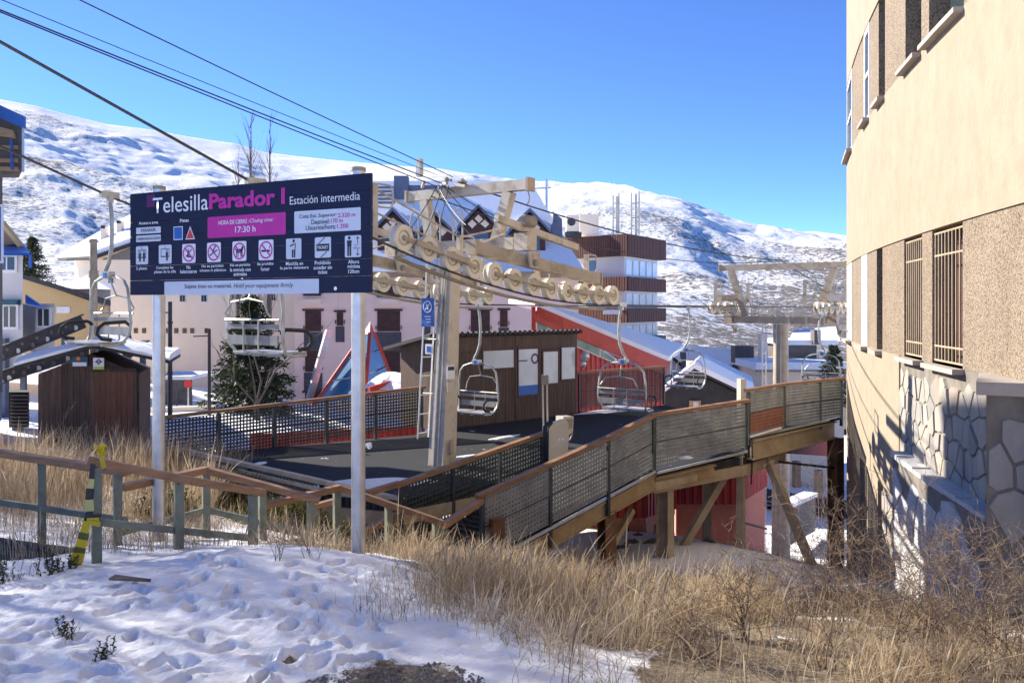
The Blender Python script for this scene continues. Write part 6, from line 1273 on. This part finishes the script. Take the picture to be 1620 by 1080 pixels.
mb = MB(); mb.add([at(1246,540,60), at(1330,540,60), at(1322,516,66), at(1256,522,66)], [(0,1,2,3)]); wp(mb, 'upper_roof', 'snow', h3); wp(fquad(MB(), PX(1207,58), PX(1216,58), PZ(575,58), PZ(528,58), 58.2, 1), 'tower_wall', 'cream_wall', h3)
wp(fquad(MB(), PX(1290,59), PX(1300,59), PZ(545,59), PZ(522,59), 59.2, .8), 'chimney', 'grey_board', h3)
h4 = gable_house('low_snowy_house', 'low house almost buried under blue-shaded snow by the red shed end', 1040, 1090, 1062, 590, 566, 58, 9, 'pale_wall', 'snow', -3)
wp(fquad(MB(), PX(1049,57), PX(1056,57), PZ(575,57), PZ(551,57), 57.3, .6), 'chimney', 'slate_blue', h4); wp(fquad(MB(), PX(1081,57), PX(1088,57), PZ(585,57), PZ(558,57), 57.5, .6), 'chimney', 'grey_board', h4)
cp_ = thing('concrete_post', 'pale square post standing behind the landing rail', 'post', at(1173,640,23)); mb = MB(); b_ = at(1173,640,23); mb.box((b_.x,b_.y,b_.z-.2), (.17,.17,1.75), .4); wp(mb, 'shaft', 'beige_plastic', cp_)
# ------------------------------------------------------------------ street furniture on the left
def lamp(label, px, y0, y1, Yl, arm=None, r0=.07, m_='dark_steel', bands=()):
    b_ = at(px,y1,Yl); t_ = at(px,y0,Yl); r = thing('lamp_post', label, 'lamp post', b_); mb = MB(); mb.tube([b_-Vector((0,0,1)), t_], [r0*1.1, r0*.9], 10); wp(mb, 'shaft', m_, r, smooth=True)
    for y in bands: c = at(px,y,Yl); mb = MB(); mb.lathe([(r0*1.25,-.03),(r0*1.3,0),(r0*1.25,.03)], (c.x,c.y,c.z), 'z', 12); wp(mb, 'band', m_, r)
    if arm: mb = MB(); mb.tube([at(px,arm[1],Yl), at(px+arm[0],arm[1]+1,Yl)], .025, 6); wp(mb, 'arm', m_, r); 
    return r
lamp('stout banded grey pole beside the chair over the shed', 148, 378, 560, 26, (-42,410-0), .11, 'tower_grey', (382,430,434,437))
lamp('dark slim lamp post just right of the left sign pole', 269, 477, 652, 30, (-22,494), .075, 'dark_steel', (510,590))
lamp('thin leaning lamp post in front of the bare tree', 331, 520, 655, 32, (-25,531), .06)
kw = thing('stone_kiosk', 'low stone wall shelter with blue-shaded snow top behind the lamp post', 'shelter', at(275,650,38)); wp(fquad(MB(), PX(244,38), PX(304,38), PZ(640,38), PZ(600,38), 38, 2.5, -1), 'wall', 'rock', kw); wp(fquad(MB(), PX(240,38), PX(306,38), PZ(600,38)+.01, PZ(594,38), 37.7, 3), 'snow_top', 'snow', kw)
for px in (257, 280, 303):
    mb = MB(); b_ = at(px,648,36.5); mb.tube([b_-Vector((0,0,.5)), b_+Vector((0,0,.75))], .035, 6); o = mb.build('bollard', 'dark_steel'); tag(o, 'thin black bollard standing in the snow before the stone shelter', 'bollard', 'black bollards before the stone shelter')
mb = MB(); mb.bar(at(240,649,35.5), at(340,646,35.5), .3, .25); o = mb.build('low_wall', 'cream_wall'); tag(o, 'low pale kerb wall in the snow beyond the platform fence', 'wall')
mb = MB(); b_ = at(298,640,36.0); r = thing('round_sign', 'small round red road sign on a thin post by the stone shelter', 'road sign', b_); mb.tube([b_-Vector((0,0,.4)), b_+Vector((0,0,.9))], .03, 6); wp(mb, 'post', 'galvanised', r); mb = MB(); mb.lathe([(.16,-.02),(.16,.02)], (b_.x,b_.y-.05,b_.z+.85), 'y', 16); wp(mb, 'disc', 'print_red', r)
# bollards, low stone wall by the road
for i, (px, py) in enumerate(((1260,756),(1295,772),(1316,782))):
    Yb_ = 44-i*2.5; b_ = at(px,py,Yb_); r = tag(MB().box((0,0,.2), (.30,.30,1.3), .3).build('bollard', 'bark'), 'stubby dark timber bollard along the snowy verge of the road', 'bollard', 'timber bollards along the road'); r.location = b_
sw = thing('low_stone_wall', 'low dry stone wall topped with snow beside the far tower foot', 'wall', at(1250,830,34)); rg = random.Random(5)
a_, b_ = at(1244,818,35), at(1283,800,38)
mb = MB(); mb.bar(a_-Vector((0,0,.3)), b_-Vector((0,0,.3)), .35, 1.5); wp(mb, 'core', 'rock', sw)
for j in range(5):
    for i in range(9):
        p = lerp(a_, b_, (i+.5+.3*(j % 2))/9.5)+Vector((-.12,-.14,.28-.26*j)); mb = MB(); mb.box(p, (rg.uniform(.26,.38),.2,rg.uniform(.17,.23)), .9); wp(mb, 'stone', 'rock', sw)
mb = MB(); mb.bar(a_+Vector((0,0,.52)), b_+Vector((0,0,.52)), .6, .16); wp(mb, 'snow_top', 'snow', sw)
# ------------------------------------------------------------------ plants
def mesh_np(name, V, F, m_, tone=None, parent=None, kind=None):
    me = bpy.data.meshes.new(name); V = np.asarray(V, np.float32); F = np.asarray(F, np.int32); k = F.shape[1]
    me.vertices.add(len(V)); me.vertices.foreach_set('co', V.ravel()); me.loops.add(F.size); me.loops.foreach_set('vertex_index', F.ravel())
    me.polygons.add(len(F)); me.polygons.foreach_set('loop_start', np.arange(0, F.size, k, dtype=np.int32)); me.update(calc_edges=True)
    if tone is not None: a_ = me.attributes.new('tone', 'FLOAT', 'POINT'); a_.data.foreach_set('value', np.asarray(tone, np.float32))
    me.materials.append(MT[m_]); return link(name, me, parent, kind)
def grass(name, label, cat, X, Y, hmin, hmax, wid, m_, seed, lean=.35, bias=(.12,0), heads=.3, zoff=-.03):
    rg = np.random.default_rng(seed); n = len(X); Z = gheight(X, Y)+zoff; H = rg.uniform(hmin, hmax, n)*(.7+.6*rg.random(n))*(.55+.75*np.clip(.5+fbm(X*.8, Y*.8, 3, seed+70)*2.4, 0, 1))*np.where((Y > 11.5) & (X > -3), .66, 1); az = rg.uniform(0, 2*np.pi, n)
    ln = np.abs(rg.normal(0, lean, n)); dx = np.cos(az)*ln+bias[0]; dy = np.sin(az)*ln+bias[1]; fa = rg.uniform(0, np.pi, n); wx, wy = np.cos(fa), np.sin(fa)*.5
    tone = np.clip(rg.normal(.5, .2, n)+fbm(X*1.3, Y*1.3, 3, seed+90)*1.1, 0, 1); segs = 5; V = []; T = []
    for s in range(segs):
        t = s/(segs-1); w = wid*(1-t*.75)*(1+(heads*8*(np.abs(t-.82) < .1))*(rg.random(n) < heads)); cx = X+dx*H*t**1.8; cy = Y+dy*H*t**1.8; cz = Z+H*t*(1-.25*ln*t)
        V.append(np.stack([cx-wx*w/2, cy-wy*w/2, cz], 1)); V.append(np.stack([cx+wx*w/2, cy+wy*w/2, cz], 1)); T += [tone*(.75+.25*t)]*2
    V = np.stack(V, 1).reshape(-1, 3); T = np.stack(T, 1).ravel(); base = (np.arange(n)*segs*2)[:, None]
    F = np.concatenate([base+np.array([[2*s, 2*s+1, 2*s+3, 2*s+2]]) for s in range(segs-1)], 0)
    o = mesh_np(name, V, F, m_, T, None, 'stuff'); tag(o, label, cat); return o
rg = np.random.default_rng(12)
def scatter(n, x0, x1, y0, y1, fn): 
    X = rg.uniform(x0, x1, n); Y = rg.uniform(y0, y1, n); k = rg.random(n) < fn(X, Y); return X[k], Y[k]
clump = lambda X, Y, s, sd: np.clip(.55+fbm(X*s, Y*s, 3, sd)*4.0, .05, 1)
def right_slope(X, Y):
    edge = np.interp(Y, [5.5,6.2,6.8,7.6,8.6,9.4,10.5,12,14.5,20], [-.1,.1,-.35,-.9,-.75,-1.1,-1.5,-1.6,-1.9,-.5]); m = (X > edge) & (X < fX(Y)-.45)
    return m*clump(X, Y, 1.1, 31)*np.clip((X-edge)*1.6+.25, 0, 1)*np.where(Y > 17.8, .35, 1)
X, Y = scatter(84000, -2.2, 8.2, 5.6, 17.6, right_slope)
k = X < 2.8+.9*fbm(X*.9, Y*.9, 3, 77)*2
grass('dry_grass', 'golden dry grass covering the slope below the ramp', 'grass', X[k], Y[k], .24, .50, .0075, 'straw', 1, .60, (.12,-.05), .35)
k2 = ~k & (rg.random(len(X)) < .75)
grass('dry_grass', 'greyish brown dry grass on the slope towards the cream house', 'grass', X[k2], Y[k2], .18, .44, .0075, 'straw_grey', 11, .7, (.05,-.05), .35)
k = rg.random(len(X)) < .04
grass('dead_weeds', 'thin grey-brown dead weeds mixed into the grassy slope', 'weeds', X[k], Y[k], .35, .75, .006, 'straw_pale', 2, .45, (.05,0), .5)
X, Y = scatter(52000, -13, -4.3, 12.2, 21.5, lambda X, Y: clump(X, Y, .9, 35)*((Y-12)*1.0 > (X+9)*.25)*np.where(Y > 18.5, .5, 1)*(X < -4.6-.15*(Y-12)))
grass('dry_grass', 'pale dry grass thicket in front of the wooden shed', 'grass', X, Y, .38, .85, .009, 'straw_pale', 3, .32, (.05,0), .45)
X, Y = scatter(26000, -9, -.8, 9.7, 14.5, lambda X, Y: clump(X, Y, 1.6, 37)*.45)
grass('dead_weeds', 'sparse brown weeds poking through the snow behind the railings', 'weeds', X, Y, .15, .42, .0065, 'straw_pale', 4, .5, (0,0), .4)
X, Y = scatter(5200, -2.6, 1.2, 7.0, 9.6, lambda X, Y: np.exp(-((X+.55-.25*(Y-8))**2)/.25)*.9)
grass('dry_grass', 'loose dry grass tuft spilling over the snow edge near the right sign pole', 'grass', X, Y, .22, .5, .006, 'straw', 5, .5, (-.05,-.05), .4)
X, Y = scatter(7000, 0, 9, 18.5, 30, lambda X, Y: clump(X, Y, .7, 39)*.5)
grass('dry_grass', 'short dry grass in the snow below the raised walkway', 'grass', X, Y, .12, .3, .010, 'straw_pale', 6, .4, (0,0), .2)
X, Y = scatter(9000, 9, 22, 32, 60, lambda X, Y: clump(X, Y, .4, 43)*.6)
grass('dry_grass', 'straw-coloured grass on the far road bank', 'grass', X, Y, .3, .8, .03, 'straw_pale', 7, .4, (0,0), .2)
# branching plants
def branches(seed, h, n0, spread, depth, r0, up=.6, kids=3, decay=.62, wander=.25):
    rg = random.Random(seed); mb = MB()
    def grow(p, d, L, r, lev):
        pts = [p]; rr = [r]; q_ = p.copy(); dd = d.copy(); n = 4
        for i in range(n):
            dd = (dd+Vector((rg.gauss(0,wander), rg.gauss(0,wander), rg.gauss(0,wander*.6)+up*.12))).normalized(); q_ = q_+dd*L/n; pts.append(q_.copy()); rr.append(r*(1-.7*(i+1)/n))
        mb.tube(pts, rr, 4 if lev else 6, cap=False)
        if lev < depth:
            for k in range(kids+(rg.random() < .5)):
                i = rg.randint(1, n); a = rg.uniform(0, 6.28); side = Vector((math.cos(a), math.sin(a), rg.uniform(.1,.9)*up+.1)).normalized(); grow(pts[i], (dd*(1-spread)+side*spread).normalized(), L*decay*rg.uniform(.7,1.15), max(rr[i]*.75, .0022), lev+1)
    for k in range(n0):
        a = rg.uniform(0, 6.28); t = rg.uniform(.1,.5)*(1 if n0 > 1 else .15); grow(Vector((rg.uniform(-.04,.04)*n0*.3, rg.uniform(-.04,.04)*n0*.3, -.05)), Vector((math.cos(a)*t, math.sin(a)*t, 1)).normalized(), h*rg.uniform(.6,1), r0, 0)
    return mb
def shrub(name, label, px, py, Y, seed, h, n0, m_='twig', spread=.6, depth=3, r0=.008, up=.35, kids=3, z=None, wander=.25):
    x = PX(px, Y); o = branches(seed, h, n0, spread, depth, r0, up, kids, .62, wander).build(name, m_); o.location = (x, Y, ground_z(x, Y) if z is None else z); return tag(o, label, 'shrub')
for i, (px, Y, h, lab) in enumerate(((1340,8.6,1.15,'bare tangled shrub under the lower brown windows of cream house'),(1455,8.2,1.05,'bare tangled shrub in front of the pale stone plinth'),(1560,7.4,1.0,'bare twiggy shrub in shade at the stone buttress corner'),(1250,8.9,.85,'low bare bramble at the edge of the golden grass'),(1400,7.2,.8,'low dark bramble arching over the grass below the plinth'),(1620,6.9,.95,'bare twiggy shrub against the stone buttress face'),(1180,7.6,.7,'thin bare bramble rising from the lower grassy slope'),(1300,6.6,.7,'sprawling bare bramble among the greyish grass'),(1500,6.4,.75,'tangled bare bramble with arching stems below the buttress'),(1380,10.2,1.2,'tall bare shrub leaning at the drain pipe foot'),(1290,11.5,1.0,'bare shrub beside the slanting walkway brace foot'),(1490,9.3,1.15,'bare tangled shrub rooted along the plinth foot'),(1090,6.7,.55,'small dead bramble sprawled over the lower golden grass'))):
    shrub('bare_shrub', lab, px, 0, Y, 40+i, h, 7, spread=.62, depth=3, r0=.0075, up=.30, kids=3, wander=.30)
shrub('bare_weed', 'tall branching dead weed in front of the wooden shed', 128, 0, 15.5, 61, 1.25, 4, 'bark_pale', .5, 3, .010, .5, 3)
shrub('bare_weed', 'spindly dead weed against the shed door', 190, 0, 16.2, 62, .9, 3, 'twig', .5, 3, .008, .5, 3)
for i, (px, py, Y, lab) in enumerate(((440,0,8.6,'dark twig sprouting from the snow near the railing zigzag'),(495,0,8.8,'reddish twig clump beside the right sign pole'),(655,0,8.0,'thin twigs in the snow at the grass edge'))):
    shrub('bare_twig', lab, px, py, Y, 70+i, .42, 5, 'twig', .5, 2, .004, .5, 2)
def sprig(label, px, Y, seed, h, n):
    rg = random.Random(seed); x = PX(px,Y); V = []; F = []; T = []
    for k in range(n):
        a = rg.uniform(0,6.28); tl = rg.uniform(.05,.5); b_ = Vector((rg.uniform(-.1,.1), rg.uniform(-.1,.1), 0)); L = h*rg.uniform(.6,1)
        for j in range(26):
            t = (j+1)/26; c = b_+Vector((math.cos(a)*tl*t*L, math.sin(a)*tl*t*L, t*L)); u = Vector((rg.gauss(0,1), rg.gauss(0,1), rg.gauss(.3,1))).normalized()*.024; w = u.orthogonal().normalized()*.008
            i0 = len(V); V += [c-w, c+u+w, c+u*1.2, c+w]; F.append((i0,i0+1,i0+2,i0+3)); T += [rg.random()]*4
    o = thing('evergreen_sprig', label, 'plant', (x, Y, ground_z(x,Y)-.03)); mesh_np('foliage', [tuple(v) for v in V], F, 'green_sprig', T, o); branches(seed+200, h*.8, n, .4, 1, .004, .5, 2).build('stems', 'bark', o)
sprig('dark evergreen sprig clump beside the foot of the striped tape', 75, 8.9, 1, .26, 12); sprig('bushy evergreen sprig at the snow edge by the ramp grating', 4, 8.4, 2, .34, 16)
sprig('small lone evergreen sprig in trampled snow', 98, 6.7, 3, .19, 6); sprig('twiggy evergreen sprig in the snow below the small one', 172, 6.15, 4, .20, 5); sprig('low evergreen sprigs under the railing end post', 105, 9.0, 5, .2, 9)
def leafball(name, label, c, rx, ry, rz_, n, size, m_, seed, flat=0, stemlab=None, cat='bush'):
    rg = np.random.default_rng(seed); u = rg.normal(size=(n,3)); u /= np.linalg.norm(u, axis=1)[:,None]; rad = rg.random(n)**.45; lump = .75+.5*vnoise(u[:,0]*3+9+seed, u[:,1]*3+u[:,2]*2+9, seed)
    P = u*rad[:,None]*lump[:,None]*np.array([rx,ry,rz_]); P[:,2] = np.abs(P[:,2])*1.0
    d = u+rg.normal(size=(n,3))*.5; d[:,2] += .4; d /= np.linalg.norm(d, axis=1)[:,None]; s = np.cross(d, rg.normal(size=(n,3))); s /= np.linalg.norm(s, axis=1)[:,None]; L = size*rg.uniform(.6,1.4,n)[:,None]; w = L*.22
    V = np.stack([P-s*w, P+s*w, P+d*L+s*w*.3, P+d*L-s*w*.3], 1).reshape(-1,3); F = np.arange(n*4).reshape(-1,4); T = np.repeat(np.clip(rg.normal(.5,.25,n), 0, 1), 4)
    r = thing(name, label, cat, c); mesh_np('foliage', V, F, m_, T, r)
    b_ = branches(seed, rz_*.9, 7, .6, 2, .012, .3, 3); b_.build('stems', 'bark', r); return r
def gz(px, Y, dz=0): x = PX(px,Y); return Vector((x, Y, ground_z(x,Y)+dz))
leafball('berry_bush', 'reddish brown leafed bush between the left sign pole and platform fence', gz(275,17.8,-.05), .75, .5, .75, 3200, .05, 'berry', 5)
leafball('juniper', 'spreading olive green juniper below the bleached rail fence', gz(330,16.2,-.05), 1.1, .7, .62, 7500, .07, 'juniper', 6)
leafball('juniper', 'lower juniper mound with snow showing through behind the zigzag rail', gz(440,14.6,-.05), 1.0, .7, .55, 6500, .065, 'juniper', 7)
leafball('juniper', 'small juniper clump beside the perforated bank fence', gz(505,14.3,-.05), .6, .5, .45, 3000, .06, 'juniper', 8)
leafball('juniper', 'darker juniper clump at the left sign pole foot', gz(262,13.6,-.05), .55, .5, .5, 2600, .06, 'juniper', 9)
# conifers
def conifer(label, base, h, rmax, seed, n=9000, m_='needles', fat=1.0):
    rg = np.random.default_rng(seed); r = thing('fir_tree', label, 'tree', base); mb = MB(); mb.tube([(0,0,-.3),(0,0,h*.5),(0,0,h*.97)], [h*.035,h*.02,h*.004], 8); mb.build('trunk', 'bark', r)
    V = []; T = []; nb = int(h*75); lm = MB()
    for k in range(nb):
        t = rg.random()**.9; z = h*(.06+.92*t); L = rmax*(1-t)**.8*rg.uniform(.65,1.1)*fat+.12; a = rg.uniform(0,6.28); dr = -.12-.25*(1-t); dirv = np.array([math.cos(a), math.sin(a), dr]); lm.tube([(0,0,z), tuple(dirv*L*.6+np.array([0,0,z])), tuple(dirv*L+np.array([0,0,z+L*.14]))], [.018,.01,.004], 4, cap=False)
        m = int(24*L/rmax)+10; s = rg.random(m)**.7; P = np.array([0,0,z])+dirv*(s*L)[:,None]+rg.normal(size=(m,3))*np.array([.05,.05,.03])*h/4; P[:,2] += s*s*L*.14
        d = dirv+rg.normal(size=(m,3))*.7; d /= np.linalg.norm(d, axis=1)[:,None]; sd = np.cross(d, rg.normal(size=(m,3))); sd /= np.linalg.norm(sd, axis=1)[:,None]; ll = h*.030*rg.uniform(.6,1.4,m)[:,None]; w = ll*.22
        V.append(np.stack([P-sd*w, P+sd*w, P+d*ll+sd*w*.4, P+d*ll-sd*w*.4], 1).reshape(-1,3)); T.append(np.repeat(np.clip(rg.normal(.45,.25,m), 0, 1), 4))
    V = np.concatenate(V); T = np.concatenate(T); mesh_np('crown', V, np.arange(len(V)).reshape(-1,4), m_, T, r); lm.build('limbs', 'bark', r); return r
b_ = at(398,655,34); conifer('broad dark fir behind the platform fence and bare tree', Vector((b_.x, b_.y, b_.z-.4)), 5.0, 1.8, 3, fat=1.15)
b_ = at(1318,640,50); conifer('snow-flecked fir beside the cream terraced house', b_, 3.4, 1.3, 4)
b_ = at(52,470,58); conifer('small distant fir above the mustard hall roof', b_, 4.0, 1.5, 5); b_ = at(38,470,60); conifer('second small distant fir by the blue awning house', b_, 3.3, 1.3, 6)
# bare trees
def bare_tree(label, base, seed, h, r0, mode):
    r = thing('bare_tree', label, 'tree', base); 
    if mode == 'multi':
        mb = MB(); mb.tube([(0,0,-.4),(0,0,.25),(.03,0,.6)], [r0*1.5,r0*1.2,r0], 8); mb.build('trunk', 'bark_grey', r)
        rg = random.Random(seed); cr = MB()
        for k in range(5):
            a = k*6.28/5+rg.uniform(-.5,.5); t = rg.uniform(.12,.7); q_ = branches(seed*10+k, h*rg.uniform(.5,.8), 1, .42, 3, r0*.55, .9, 1, .6, .17); M_ = Vector((math.cos(a)*t, math.sin(a)*t, 1)).to_track_quat('Z','Y').to_matrix(); cr.add([M_ @ Vector(v)+Vector((0,0,.4)) for v in q_.v], q_.f)
        cr.build('crown', 'bark_grey', r)
    else:
        mb = MB(); mb.tube([(0,0,-.4),(0,.02,h*.5),(.05,0,h)], [r0,r0*.55,.012], 7); mb.build('trunk', 'bark', r); rg = random.Random(seed); cr = MB()
        for k in range(44):
            z = h*rg.uniform(.18,.97); L = h*.085*(1.15-z/h)+.35; a = rg.uniform(0,6.28); q_ = branches(seed*100+k, L*1.9, 1, .25, 2, .020, 1.0, 2, .6, .10); M_ = Vector((math.cos(a)*.30, math.sin(a)*.30, 1)).to_track_quat('Z','Y').to_matrix(); cr.add([M_ @ Vector(v)+Vector((0,0,z)) for v in q_.v], q_.f)
        cr.build('crown', 'bark', r)
    return r
b_ = at(406,648,31.5); bare_tree('pale many-stemmed bare tree in front of the fir', Vector((b_.x,b_.y,b_.z-.2)), 5, 4.8, .085, 'multi')
b_ = at(396,600,50); bare_tree('slim bare poplar whose top rises over the signboard centre', b_, 6, (600-182)/FPX*50, .20, 'pop')
b_ = at(426,600,51); bare_tree('slim bare poplar next to the other one over the signboard', b_, 7, (600-190)/FPX*51, .20, 'pop')
b_ = at(376,600,52); bare_tree('shorter bare poplar low over the signboard edge', b_, 8, (600-255)/FPX*52, .14, 'pop')
# wood scrap in the snow
mb = MB(); mb.prism([(-.17,-.05,0),(.02,-.03,0),(.20,-.012,0),(.20,.012,0),(.02,.03,0),(-.17,.05,0)], (0,0,.02)); o = mb.build('wood_splinter', 'bark'); p = gz(205,7.9,.06); o.location = p; o.rotation_euler = (.05,.03,-.15); tag(o, 'flat grey wood splinter lying on the trampled snow', 'wood scrap')
rg = random.Random(9)
for i in range(5):
    n = 9; V = [(math.cos(6.28*k/n)*rg.uniform(.7,1.1), math.sin(6.28*k/n)*rg.uniform(.7,1.1), 0) for k in range(n)]; V += [(x*.6, y*.6, rg.uniform(.3,.5)) for x, y, z in V]
    mb = MB(); mb.add(V+[(0,0,.5)], [(k,(k+1)%n,n+(k+1)%n,n+k) for k in range(n)]+[(n+k,n+(k+1)%n,2*n) for k in range(n)]); o = mb.build('boulder', 'rock'); px, Y = ((1000,22),(1035,21.5),(985,21),(1010,23.5),(1120,22.5))[i]; o.location = gz(px,Y,-.05); s = rg.uniform(.15,.32); o.scale = (s,s,s*.9); o.rotation_euler = (0,0,i); tag(o, 'small dark boulder half sunk in snow under the walkway', 'boulder', 'boulders in the snow under the walkway')

# flattened straw litter and gravel
rg = np.random.default_rng(55); X, Y = scatter(60000, -2.2, 7.5, 5.6, 15, right_slope); k = np.random.default_rng(5).random(len(X)) < .5
o = grass('straw_litter', 'flattened straw litter matted between the standing grass', 'grass litter', X[k], Y[k], .10, .26, .008, 'straw_grey', 21, 2.6, (0,0), .1, .02)
g3 = np.random.default_rng(8); n = 1500; gx = g3.normal(-.72, .36, n); gy = g3.normal(5.8, .25, n); k = (gy > 5.0) & (snowmask(gx, gy) < .52); gx, gy = gx[k], gy[k]; n = len(gx); gz_ = gheight(gx, gy); sz = g3.uniform(.006, .022, n)
base = np.array([(1,0,0),(-.5,.87,0),(-.5,-.87,0),(0,0,.9)]); V = (base[None]*sz[:,None,None]*g3.uniform(.6,1.3,(n,4,1)))+np.stack([gx, gy, gz_+.0], 1)[:,None,:]
F = (np.arange(n)*4)[:,None,None]+np.array([(0,1,3),(1,2,3),(2,0,3)])[None]; o = mesh_np('gravel', V.reshape(-1,3), F.reshape(-1,3), 'rock', None, None, 'stuff'); tag(o, 'loose gravel scattered on the bare ground patch in the snow', 'gravel')

# unseen bare trees added left of the frame to filter sun over the foreground
def sun_filter_tree(label, x, y, h, rad, n, seed):
    g = np.random.default_rng(seed); zb_ = ground_z(x, y); r = thing('bare_tree', label, 'tree', (x, y, zb_), 0, 'added unseen trees filtering the foreground sun')
    MB().tube([(0,0,-.3),(.05,0,h*.4),(0,.08,h*.93)], [.16,.10,.015], 8).build('trunk', 'bark', r)
    t = g.random(n)**.8; z = h*(.10+.86*t); a = g.uniform(0, 6.28, n); rr = rad*(.35+.65*np.sin(np.pi*np.clip(t*.8+.15, 0, 1)))*np.sqrt(g.random(n)); P = np.stack([np.cos(a)*rr*.7, np.sin(a)*rr, z], 1)
    d = np.stack([np.cos(a)*.5, np.sin(a)*.5, np.full(n, .8)], 1)+g.normal(size=(n,3))*.35; d /= np.linalg.norm(d, axis=1)[:,None]; L = g.uniform(.6,1.5,n)[:,None]; w = g.uniform(.010,.024,n)[:,None]; V = []; F = []
    for k in range(2):
        s_ = np.cross(d, np.array([1.0,.3,0]) if k == 0 else np.array([.2,1.0,0])); s_ /= np.linalg.norm(s_, axis=1)[:,None]; q_ = np.stack([P-s_*w/2, P+s_*w/2, P+d*L+s_*w*.15, P+d*L-s_*w*.15], 1).reshape(-1,3); V.append(q_)
    V = np.concatenate(V); mesh_np('crown', V, np.arange(len(V)).reshape(-1,4), 'twig', None, r)
for i_, (yy, hh, rr) in enumerate(((8.2,10.2,1.9),(10.9,10.6,2.0),(13.5,10.3,1.9),(15.8,9.8,1.7))): sun_filter_tree('added unseen leafless tree filtering the sun onto the foreground snow', -14.4, yy, hh, rr, 3700, 300+i_)
